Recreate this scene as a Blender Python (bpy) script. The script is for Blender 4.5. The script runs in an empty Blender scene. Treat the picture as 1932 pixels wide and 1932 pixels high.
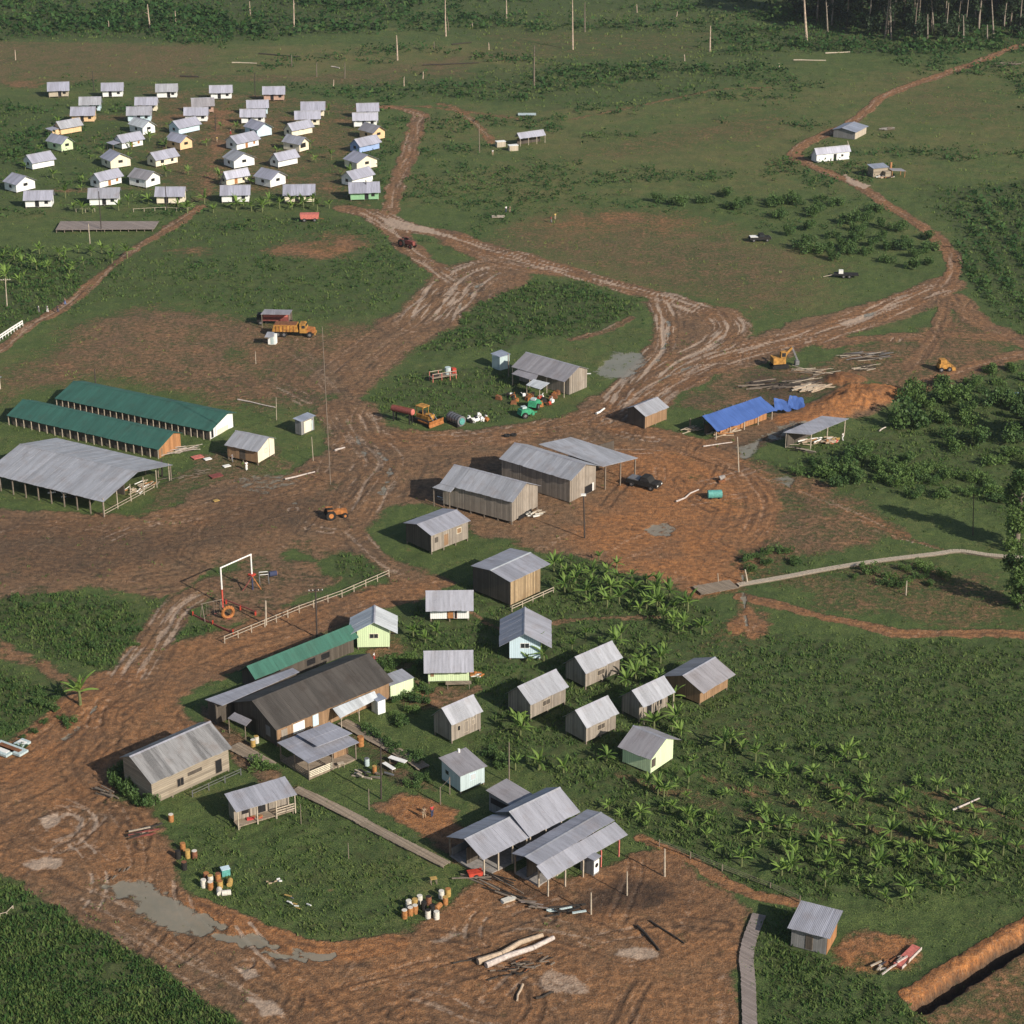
import bpy, math, random
import numpy as np
from mathutils import Vector, Matrix, Quaternion
random.seed(7)
rng = np.random.default_rng(11)
SC = bpy.context.scene
COL = SC.collection
rad = math.radians

# ------------------------------------------------------------------ camera
F, VH, H = 3800.0, -700.0, 136.0
TILT = math.atan((966 - VH) / F)
ct, st = math.cos(TILT), math.sin(TILT)
cam_d = bpy.data.cameras.new('camera')
cam_d.sensor_width = 36.0
cam_d.lens = 36.0 * F / 1932.0
cam_d.clip_start = 1.0
cam_d.clip_end = 20000.0
cam = bpy.data.objects.new('camera', cam_d)
COL.objects.link(cam)
cam.location = (0, 0, H)
cam.rotation_euler = (math.pi / 2 - TILT, 0, 0)
SC.camera = cam

def G(u, v, z=0.0):
    """world point at height z seen at survey coordinate (u, v)"""
    dx = (u - 966); a = -(v - 966)
    d = Vector((dx, F * ct + a * st, -F * st + a * ct))
    k = (z - H) / d.z
    return Vector((d.x * k, d.y * k, z))

def proj(x, y, z=0.0):
    yy = y; zz = z - H
    dep = yy * ct - zz * st
    up = yy * st + zz * ct
    return 966 + F * x / dep, 966 - F * up / dep

CR = dict(a=(0, 200, .41408), b=(700, 200, .41408), c=(1500, 200, .41408), d=(2900, 0, .48654),
          e=(0, 1000, .46584), f=(800, 1050, .41408), g=(1400, 1250, .46584), h=(2250, 1250, .56936),
          i=(600, 1950, .5176), j=(1500, 1900, .41408), k=(1550, 2350, .647), l=(350, 2550, .5176),
          m=(1450, 2900, .5176), n=(0, 2900, .5176), o=(2500, 2900, .69358), p=(2700, 1700, .6211),
          q=(1250, 2600, .33644), r=(0, 2150, .39337), s=(3100, 1300, .4917), t=(1300, 1250, .31056),
          v=(2800, 1300, .36232), w=(0, 1650, .62112), x=(1200, 750, .41408), y=(2900, 650, .48654),
          z=(2000, 650, .5176), A=(0, 0, .7764), B=(1500, 0, .7764), D=(0, 750, .5176),
          E=(900, 2000, .31056), H=(2200, 2500, .5176), u=(0, 0, 1.98758))

def c(k, x, y):
    x0, y0, s = CR[k]
    return (x0 + x * s) / 1.98758, (y0 + y * s) / 1.98758

def g(k, x, y, z=0.0):
    return G(*c(k, x, y), z)

# ------------------------------------------------------------------ object helpers
def tag(o, label=None, cat=None, group=None, kind=None):
    if label: o['label'] = label
    if cat: o['category'] = cat
    if group: o['group'] = group
    if kind: o['kind'] = kind
    return o

def thing(name, label, cat, loc=(0, 0, 0), rz=0.0, group=None):
    o = bpy.data.objects.new(name, None)
    o.empty_display_size = .3
    COL.objects.link(o)
    o.location = loc
    o.rotation_euler = (0, 0, rz)
    return tag(o, label, cat, group)

def children(o):
    return list(o.children)

def copy_tree(o, parent=None):
    n = o.copy()
    COL.objects.link(n)
    if parent is not None:
        n.parent = parent
    for ch in children(o):
        copy_tree(ch, n)
    return n

class MB:
    def __init__(s):
        s.v = []; s.f = []; s.tone = []
    def add(s, vs, fs, tone=.5):
        b = len(s.v)
        s.v += [tuple(p) for p in vs]
        s.f += [tuple(i + b for i in f) for f in fs]
        s.tone += [tone] * len(vs)
        return s
    def box(s, cx, cy, cz, sx, sy, sz, rz=0.0, tone=.5):
        ca, sa = math.cos(rz), math.sin(rz)
        vs = []
        for dz in (-.5, .5):
            for dx, dy in ((-.5, -.5), (.5, -.5), (.5, .5), (-.5, .5)):
                x, y = dx * sx, dy * sy
                vs.append((cx + x * ca - y * sa, cy + x * sa + y * ca, cz + dz * sz))
        s.add(vs, [(3, 2, 1, 0), (4, 5, 6, 7), (0, 1, 5, 4), (1, 2, 6, 5), (2, 3, 7, 6), (3, 0, 4, 7)], tone)
        return s
    def beam(s, p0, p1, w, h=None, tone=.5):
        h = h or w
        p0, p1 = Vector(p0), Vector(p1)
        d = (p1 - p0)
        if d.length < 1e-6: return s
        d.normalize()
        up = Vector((0, 0, 1)) if abs(d.z) < .95 else Vector((0, 1, 0))
        sx = d.cross(up).normalized() * w / 2
        sy = sx.normalized().cross(d).normalized() * h / 2
        vs = []
        for p in (p0, p1):
            vs += [p - sx - sy, p + sx - sy, p + sx + sy, p - sx + sy]
        s.add(vs, [(3, 2, 1, 0), (4, 5, 6, 7), (0, 1, 5, 4), (1, 2, 6, 5), (2, 3, 7, 6), (3, 0, 4, 7)], tone)
        return s
    def cyl(s, p0, p1, r0, r1=None, n=8, cap=True, tone=.5):
        r1 = r0 if r1 is None else r1
        p0, p1 = Vector(p0), Vector(p1)
        d = (p1 - p0).normalized()
        up = Vector((0, 0, 1)) if abs(d.z) < .95 else Vector((0, 1, 0))
        a = d.cross(up).normalized(); b = a.cross(d).normalized()
        vs = []
        for p, r in ((p0, r0), (p1, r1)):
            for i in range(n):
                t = 2 * math.pi * i / n
                vs.append(p + a * (math.cos(t) * r) + b * (math.sin(t) * r))
        fs = [(i, (i + 1) % n, n + (i + 1) % n, n + i) for i in range(n)]
        if cap:
            fs += [tuple(range(n))[::-1], tuple(range(n, 2 * n))]
        s.add(vs, fs, tone)
        return s
    def tube(s, pts, rs, n=6, tone=.5):
        for i in range(len(pts) - 1):
            s.cyl(pts[i], pts[i + 1], rs[i], rs[i + 1], n, cap=(i == 0 or i == len(pts) - 2), tone=tone)
        return s
    def prism(s, prof, axis_from, axis_to, fn, tone=.5):
        """extrude a profile (list of 2-tuples) between two axis values; fn(a, p, q) -> xyz"""
        n = len(prof)
        vs = [fn(axis_from, p, q) for p, q in prof] + [fn(axis_to, p, q) for p, q in prof]
        fs = [tuple(range(n))[::-1], tuple(range(n, 2 * n))]
        fs += [(i, (i + 1) % n, n + (i + 1) % n, n + i) for i in range(n)]
        s.add(vs, fs, tone)
        return s
    def sheet(s, p, th=.05, tone=.5):
        """closed slab from 3/4 corner points (top), thickness downwards"""
        n = len(p)
        vs = [Vector(q) for q in p] + [Vector(q) - Vector((0, 0, th)) for q in p]
        fs = [tuple(range(n)), tuple(range(n, 2 * n))[::-1]]
        fs += [(i, n + i, n + (i + 1) % n, (i + 1) % n) for i in range(n)]
        s.add(vs, fs, tone)
        return s
    def build(s, name, mat, parent=None, smooth=False, loc=None):
        me = bpy.data.meshes.new(name)
        me.from_pydata(s.v, [], s.f)
        at = me.attributes.new('tone', 'FLOAT', 'POINT')
        at.data.foreach_set('value', np.array(s.tone, dtype=np.float32))
        if smooth:
            me.polygons.foreach_set('use_smooth', [True] * len(me.polygons))
        me.materials.append(mat)
        me.update()
        o = bpy.data.objects.new(name, me)
        COL.objects.link(o)
        if parent is not None: o.parent = parent
        if loc is not None: o.location = loc
        return o

def np_mesh(name, V, Fc, mat, tone=None, parent=None, smooth=False):
    """mesh from numpy vertices and an (n,k) face array"""
    me = bpy.data.meshes.new(name)
    V = np.asarray(V, dtype=np.float32); Fc = np.asarray(Fc, dtype=np.int32)
    k = Fc.shape[1]
    me.vertices.add(len(V)); me.vertices.foreach_set('co', V.ravel())
    me.loops.add(Fc.size); me.loops.foreach_set('vertex_index', Fc.ravel())
    me.polygons.add(len(Fc))
    me.polygons.foreach_set('loop_start', np.arange(0, Fc.size, k, dtype=np.int32))
    me.polygons.foreach_set('loop_total', np.full(len(Fc), k, dtype=np.int32))
    if smooth:
        me.polygons.foreach_set('use_smooth', np.ones(len(Fc), dtype=bool))
    if tone is not None:
        at = me.attributes.new('tone', 'FLOAT', 'POINT')
        at.data.foreach_set('value', np.asarray(tone, dtype=np.float32))
    me.materials.append(mat)
    me.update(calc_edges=True)
    me.validate()
    o = bpy.data.objects.new(name, me)
    COL.objects.link(o)
    if parent is not None: o.parent = parent
    return o

# ------------------------------------------------------------------ materials
class NT:
    def __init__(s, name):
        s.m = bpy.data.materials.new(name)
        s.m.use_nodes = True
        s.t = s.m.node_tree
        s.t.nodes.clear()
        s.out = s.n('ShaderNodeOutputMaterial')
        s.b = s.n('ShaderNodeBsdfPrincipled')
        s.l(s.b.outputs[0], s.out.inputs[0])
    def n(s, ty, **kw):
        nd = s.t.nodes.new(ty)
        for k, v in kw.items():
            setattr(nd, k, v)
        return nd
    def l(s, a, b):
        s.t.links.new(a, b)
    def val(s, sock, v):
        if hasattr(v, 'is_linked') or hasattr(v, 'links'):
            s.l(v, sock)
        else:
            sock.default_value = v
    def math(s, op, a, b=0.0, cl=False):
        nd = s.n('ShaderNodeMath', operation=op, use_clamp=cl)
        s.val(nd.inputs[0], a); s.val(nd.inputs[1], b)
        return nd.outputs[0]
    def noise(s, vec, scale, detail=3.0, rough=.55):
        nd = s.n('ShaderNodeTexNoise')
        if vec is not None: s.l(vec, nd.inputs['Vector'])
        nd.inputs['Scale'].default_value = scale
        nd.inputs['Detail'].default_value = detail
        nd.inputs['Roughness'].default_value = rough
        return nd.outputs['Fac']
    def ramp(s, f, lo, hi):
        nd = s.n('ShaderNodeMapRange', clamp=True)
        s.val(nd.inputs['Value'], f)
        nd.inputs['From Min'].default_value = lo
        nd.inputs['From Max'].default_value = hi
        return nd.outputs[0]
    def mix(s, f, a, b, mode='MIX'):
        nd = s.n('ShaderNodeMix', data_type='RGBA', blend_type=mode)
        s.val(nd.inputs[0], f)
        for sock, v in ((nd.inputs[6], a), (nd.inputs[7], b)):
            if isinstance(v, tuple): sock.default_value = (*v[:3], 1)
            else: s.l(v, sock)
        return nd.outputs[2]
    def map(s, scale, coord='Object', vec=None):
        if vec is None:
            vec = s.n('ShaderNodeTexCoord').outputs[coord]
        nd = s.n('ShaderNodeMapping')
        s.l(vec, nd.inputs[0])
        nd.inputs['Scale'].default_value = scale
        return nd.outputs[0]
    def attr(s, name):
        return s.n('ShaderNodeAttribute', attribute_name=name)
    def bump(s, h, strength=.5, dist=.1):
        nd = s.n('ShaderNodeBump')
        nd.inputs['Strength'].default_value = strength
        nd.inputs['Distance'].default_value = dist
        s.l(h, nd.inputs['Height'])
        s.l(nd.outputs[0], s.b.inputs['Normal'])
    def fin(s, col, rough=.85, metal=0.0, spec=.25):
        if isinstance(col, tuple): s.b.inputs['Base Color'].default_value = (*col[:3], 1)
        else: s.l(col, s.b.inputs['Base Color'])
        s.val(s.b.inputs['Roughness'], rough)
        s.b.inputs['Metallic'].default_value = metal
        s.b.inputs['Specular IOR Level'].default_value = spec
        return s.m

def sc3(cc, k):
    return tuple(min(1.0, x * k) for x in cc[:3])

def plain(name, col, rough=.7, metal=0.0, var=.3, scale=3.0, spec=.3):
    t = NT(name)
    v = t.map((1, 1, 1))
    n = t.noise(v, scale, 4)
    cc = t.mix(t.ramp(n, .3, .7), sc3(col, 1 - var), sc3(col, 1 + var * .6))
    return t.fin(cc, rough, metal, spec)

def boards(name, col, width=.22, dirt=.35, rough=.85, horiz=False):
    t = NT(name)
    co = t.n('ShaderNodeTexCoord').outputs['Object']
    sep = t.n('ShaderNodeSeparateXYZ'); t.l(co, sep.inputs[0])
    a = sep.outputs[2] if horiz else t.math('ADD', sep.outputs[0], sep.outputs[1])
    k = t.math('DIVIDE', a, width)
    fr = t.math('FRACT', k)
    gap = t.math('LESS_THAN', fr, .12)
    wn = t.n('ShaderNodeTexWhiteNoise', noise_dimensions='1D')
    t.l(t.math('FLOOR', k), wn.inputs['W'])
    st_ = t.noise(t.map((6, 6, .7) if not horiz else (.7, .7, 6), vec=co), 1.4, 4)
    big = t.noise(co, .55, 3)
    c1 = t.mix(wn.outputs['Value'], sc3(col, 1 - dirt * .55), sc3(col, 1 + dirt * .35))
    c2 = t.mix(t.math('MULTIPLY', t.ramp(st_, .45, .8), dirt), c1, sc3(col, .45))
    c3 = t.mix(t.math('MULTIPLY', t.ramp(big, .5, .75), dirt * .8), c2, sc3((col[0], col[1] * .9, col[2] * .8), .6))
    c4 = t.mix(t.math('MULTIPLY', gap, .55), c3, sc3(col, .25))
    t.bump(t.math('SUBTRACT', st_, gap), .4, .03)
    return t.fin(c4, rough)

def roofing(name, col, rust=.15, rough=.55, metal=.25, wave=.19, cor=.45, stain=.28):
    """corrugated sheets running down the slope (local y), joints every sheet"""
    t = NT(name)
    co = t.n('ShaderNodeTexCoord').outputs['Object']
    tone = t.attr('tone').outputs['Fac']
    sep = t.n('ShaderNodeSeparateXYZ'); t.l(co, sep.inputs[0])
    w = t.math('SINE', t.math('MULTIPLY', sep.outputs[0], 2 * math.pi / wave))
    w01 = t.math('MULTIPLY_ADD', w, .5); w01.node.inputs[2].default_value = .5
    streak = t.noise(t.map((3.2, .35, .35), vec=co), 1.0, 5, .65)
    blot = t.noise(co, .45, 4)
    fine = t.noise(co, 7.0, 3)
    c1 = t.mix(tone, sc3(col, .80), sc3(col, 1.16))
    c2 = t.mix(t.math('MULTIPLY', t.ramp(streak, .46, .78), .7), c1, sc3((col[0], col[1] * .96, col[2] * .9), .5))
    c3 = t.mix(t.math('MULTIPLY', t.ramp(blot, .50, .68), rust), c2, sc3((.24, .17, .13), min(1.0, col[2] * 2.2)))
    c3 = t.mix(t.math('MULTIPLY', t.ramp(t.noise(t.map((1.1, .12, .12), vec=co), .9, 4, .6), .47, .62), stain), c3, sc3(col, .34))
    c4 = t.mix(t.math('MULTIPLY', t.ramp(fine, .35, .7), .25), c3, sc3(col, 1.3))
    c5 = t.mix(t.math('MULTIPLY', w01, .10), c4, sc3(col, .55))
    t.bump(w01, cor, .05)
    return t.fin(c5, rough, metal, .35)

def leafmat(name, c1, c2, rough=.6, obj_var=.3, trans=.0):
    t = NT(name)
    tone = t.attr('tone').outputs['Fac']
    rnd = t.n('ShaderNodeObjectInfo').outputs['Random']
    cc = t.mix(tone, c1, c2)
    cc = t.mix(t.math('MULTIPLY', rnd, obj_var), cc, sc3(c2, 1.5))
    t.fin(cc, rough, 0, .25)
    if trans:
        tr = t.n('ShaderNodeBsdfTranslucent')
        t.l(cc, tr.inputs[0])
        ms = t.n('ShaderNodeMixShader')
        ms.inputs[0].default_value = trans
        t.l(t.b.outputs[0], ms.inputs[1]); t.l(tr.outputs[0], ms.inputs[2])
        t.l(ms.outputs[0], t.out.inputs[0])
    return t.m

M = {}
M['zinc'] = roofing('zinc_roofing', (.385, .395, .445), .3)
M['zinc_pale'] = roofing('pale_zinc_roofing', (.40, .415, .45), .28)
M['zinc_far'] = roofing('zinc_roofing_cottage', (.41, .42, .50), .06, wave=.4)
M['zinc_old'] = roofing('weathered_zinc_roofing', (.31, .31, .31), .45, stain=.85)
M['zinc_brown'] = roofing('dusty_zinc_roofing', (.345, .335, .355), .3)
M['zinc_blue'] = roofing('bluish_zinc_roofing', (.33, .37, .45), .05)
M['tin_white'] = roofing('new_tin_roofing', (.62, .66, .68), .03)
M['tar'] = roofing('dark_tar_roofing', (.070, .064, .058), .5, .8, 0, cor=.4, stain=.5)
M['green_roof'] = roofing('green_canvas_roofing', (.036, .118, .094), .2, .75, 0, cor=.25)
M['green_roof2'] = roofing('bright_green_roofing', (.042, .138, .102), .15, .7, 0, cor=.3)
M['wood'] = boards('grey_board_wall', (.295, .258, .215), .25, .6)
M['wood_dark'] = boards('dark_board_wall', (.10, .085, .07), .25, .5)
M['wood_brown'] = boards('brown_board_wall', (.30, .19, .11), .2, .5)
M['wood_orange'] = boards('orange_board_wall', (.40, .20, .09), .25, .45)
M['wood_tan'] = boards('tan_board_wall', (.31, .265, .205), .3, .5, horiz=True)
M['grey_board'] = boards('blue_grey_board_wall', (.22, .22, .22), .25, .3)
M['slats'] = boards('slatted_brown_wall', (.34, .25, .15), .3, .8)
M['white'] = boards('white_painted_wall', (.80, .82, .80), .3, .12)
M['offwhite'] = boards('cream_painted_wall', (.78, .72, .56), .3, .18)
M['paleblue'] = boards('pale_blue_wall', (.55, .70, .78), .3, .12)
M['blue'] = boards('blue_painted_wall', (.30, .42, .68), .3, .15)
M['peach'] = boards('peach_painted_wall', (.74, .52, .30), .3, .15)
M['pink'] = boards('pinkish_wall', (.48, .32, .25), .3, .2)
M['palegreen'] = boards('pale_green_wall', (.62, .76, .47), .3, .15)
M['green'] = boards('green_painted_wall', (.26, .48, .28), .3, .15)
M['beige'] = boards('beige_wall', (.48, .42, .33), .3, .25)
M['bluegrey'] = boards('pale_blue_grey_wall', (.45, .55, .56), .3, .15)
M['dark'] = plain('dark_opening', (.018, .018, .02), .5)
M['glass'] = plain('dark_window_pane', (.03, .035, .04), .2, spec=.5)
M['doorwood'] = plain('orange_brown_door', (.36, .16, .06))
M['trim'] = plain('white_trim', (.75, .75, .72), var=.1)
M['post'] = plain('weathered_post', (.20, .165, .13), .9)
M['pale_post'] = plain('pale_timber', (.42, .36, .28), .9)
M['dark_post'] = plain('dark_creosote_pole', (.055, .045, .04), .9)
M['plank'] = boards('walkway_planks', (.30, .245, .185), .24, .5)
M['plank_grey'] = boards('grey_deck_planks', (.27, .23, .21), .3, .4)
M['concrete'] = plain('worn_concrete', (.27, .255, .24), .95)
M['log'] = plain('bare_log', (.44, .345, .25), .85, var=.35)
M['log_pale'] = plain('bleached_log', (.50, .44, .40), .85, var=.35)
M['log_dark'] = plain('charred_log', (.045, .038, .032), .95)
M['bark_pale'] = plain('pale_bark', (.46, .36, .28), .9, var=.4, scale=1.2)
M['bark_forest'] = plain('shade_dimmed_bark', (.26, .22, .18), .95, var=.4, scale=1.2)  # bark colour dimmed, the shade inside the wood put into it
M['bark'] = plain('grey_bark', (.17, .14, .11), .95, var=.4, scale=1.2)
M['yellow'] = plain('machine_yellow', (.42, .215, .05), .7, var=.5, scale=1.6)
M['orange'] = plain('rusty_orange_paint', (.38, .15, .045), .7, var=.5, scale=1.6)
M['red'] = plain('red_paint', (.46, .06, .035), .55)
M['dkred'] = plain('faded_maroon_paint', (.20, .06, .05), .7)
M['pinkred'] = plain('faded_red_paint', (.52, .16, .13), .7)
M['greenpaint'] = plain('green_machine_paint', (.05, .30, .16), .5, var=.4)
M['teal'] = plain('teal_paint', (.10, .32, .29), .5)
M['bluetarp'] = roofing('blue_tarpaulin', (.06, .125, .36), 0, .6, 0, wave=3.2, cor=.5)
M['rubber'] = plain('tyre_rubber', (.022, .021, .02), .9)
M['steel'] = plain('dull_steel', (.24, .24, .25), .5, .5)
M['black'] = plain('sooty_black', (.02, .019, .018), .8)
M['rust'] = plain('rust', (.20, .085, .04), .9, var=.5)
M['barrel_white'] = plain('white_drum_paint', (.60, .58, .51), .5, var=.2)
M['barrel_orange'] = plain('orange_drum_paint', (.36, .165, .06), .6, var=.4)
M['barrel_yellow'] = plain('yellow_drum_paint', (.42, .28, .09), .6, var=.3)
M['barrel_rust'] = plain('rusty_drum', (.21, .09, .05), .85, var=.5)
M['skin'] = plain('skin', (.20, .115, .075), .6, var=.1)
M['hair'] = plain('dark_hair', (.02, .016, .013), .8)
for k_, cc_ in dict(cl_white=(.72, .72, .70), cl_red=(.45, .05, .05), cl_blue=(.12, .20, .42), cl_navy=(.04, .05, .10),
                    cl_tan=(.36, .28, .19), cl_yellow=(.55, .40, .12), cl_grey=(.2, .2, .21)).items():
    M[k_] = plain('cloth' + k_[2:], cc_, .85, var=.1)
M['leaf'] = leafmat('bush_leaves', (.034, .085, .023), (.120, .190, .048), trans=.25)
M['leaf_dark'] = leafmat('dark_bush_leaves', (.022, .062, .018), (.082, .140, .038), trans=.2)
M['banana'] = leafmat('banana_leaves', (.042, .11, .022), (.155, .235, .05), .6, .55, .3)
M['banana_stem'] = plain('banana_stem', (.13, .15, .06), .7)
M['forest'] = leafmat('forest_leaves', (.009, .024, .012), (.035, .062, .024), trans=.1)
M['grass'] = leafmat('grass_blades', (.046, .110, .026), (.21, .26, .080), .8, 0, .4)
M['weeds'] = leafmat('weed_leaves', (.030, .080, .020), (.120, .190, .048), .75, 0, .3)
# ------------------------------------------------------------------ numpy noise
def _h(ix, iy, seed):
    n = (ix.astype(np.int64) * 374761393 + iy.astype(np.int64) * 668265263 + seed * 974634777) & 0x7fffffff
    n = ((n ^ (n >> 13)) * 1274126177) & 0x7fffffff
    return ((n ^ (n >> 16)) & 0xffff) / 65535.0
def vnoise(x, y, seed=0):
    ix = np.floor(x); iy = np.floor(y)
    fx = x - ix; fy = y - iy
    fx = fx * fx * (3 - 2 * fx); fy = fy * fy * (3 - 2 * fy)
    a = _h(ix, iy, seed); b = _h(ix + 1, iy, seed); c_ = _h(ix, iy + 1, seed); d = _h(ix + 1, iy + 1, seed)
    return (a * (1 - fx) + b * fx) * (1 - fy) + (c_ * (1 - fx) + d * fx) * fy
def fbm(x, y, seed=0, oct=4):
    s = 0; a = .5; t = 0
    for i in range(oct):
        s = s + a * vnoise(x, y, seed + i * 17); t += a
        x = x * 2.03 + 11.3; y = y * 2.03 + 7.7; a *= .5
    return s / t
def sstep(a, b, x):
    t = np.clip((x - a) / (b - a), 0, 1)
    return t * t * (3 - 2 * t)

def U2(pts, k='u1'):
    """survey polygon -> world xy"""
    out = []
    for p in pts:
        w = G(p[0], p[1]); out.append((w.x, w.y))
    return np.array(out)

def sdf_poly(X, Y, P, pad):
    """signed distance (positive inside) for points within pad of the bounding box"""
    m = (X > P[:, 0].min() - pad) & (X < P[:, 0].max() + pad) & (Y > P[:, 1].min() - pad) & (Y < P[:, 1].max() + pad)
    idx = np.nonzero(m)[0]
    x = X[idx]; y = Y[idx]
    d2 = np.full(len(idx), 1e12); ins = np.zeros(len(idx), bool)
    n = len(P)
    for i in range(n):
        ax, ay = P[i]; bx, by = P[(i + 1) % n]
        ex, ey = bx - ax, by - ay
        t = np.clip(((x - ax) * ex + (y - ay) * ey) / (ex * ex + ey * ey + 1e-9), 0, 1)
        d2 = np.minimum(d2, (x - ax - t * ex) ** 2 + (y - ay - t * ey) ** 2)
        cr = (ay > y) != (by > y)
        xi = ax + (y - ay) / (ey if abs(ey) > 1e-9 else 1e-9) * ex
        ins ^= cr & (x < xi)
    d = np.sqrt(d2)
    return idx, np.where(ins, d, -d)

def catmull(P, n=8):
    P = np.asarray(P, float)
    if len(P) < 3: return P
    Q = np.vstack([2 * P[0] - P[1], P, 2 * P[-1] - P[-2]])
    out = []
    for i in range(1, len(Q) - 2):
        for t in np.linspace(0, 1, n, endpoint=False):
            out.append(.5 * (2 * Q[i] + (Q[i + 1] - Q[i - 1]) * t + (2 * Q[i - 1] - 5 * Q[i] + 4 * Q[i + 1] - Q[i + 2]) * t * t
                             + (-Q[i - 1] + 3 * Q[i] - 3 * Q[i + 1] + Q[i + 2]) * t ** 3))
    out.append(P[-1])
    return np.array(out)

def dist_line(X, Y, P, pad):
    m = (X > P[:, 0].min() - pad) & (X < P[:, 0].max() + pad) & (Y > P[:, 1].min() - pad) & (Y < P[:, 1].max() + pad)
    idx = np.nonzero(m)[0]
    x = X[idx]; y = Y[idx]
    d2 = np.full(len(idx), 1e12); sg = np.zeros(len(idx)); tt = np.zeros(len(idx)); acc = 0.0
    for i in range(len(P) - 1):
        ax, ay = P[i]; bx, by = P[i + 1]
        ex, ey = bx - ax, by - ay
        ll = math.hypot(ex, ey) + 1e-9
        t = np.clip(((x - ax) * ex + (y - ay) * ey) / (ll * ll), 0, 1)
        q = (x - ax - t * ex) ** 2 + (y - ay - t * ey) ** 2
        b = q < d2
        d2 = np.where(b, q, d2)
        sg = np.where(b, np.sign((x - ax) * ey - (y - ay) * ex), sg)
        tt = np.where(b, acc + t * ll, tt)
        acc += ll
    return idx, np.sqrt(d2) * sg, tt

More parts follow.
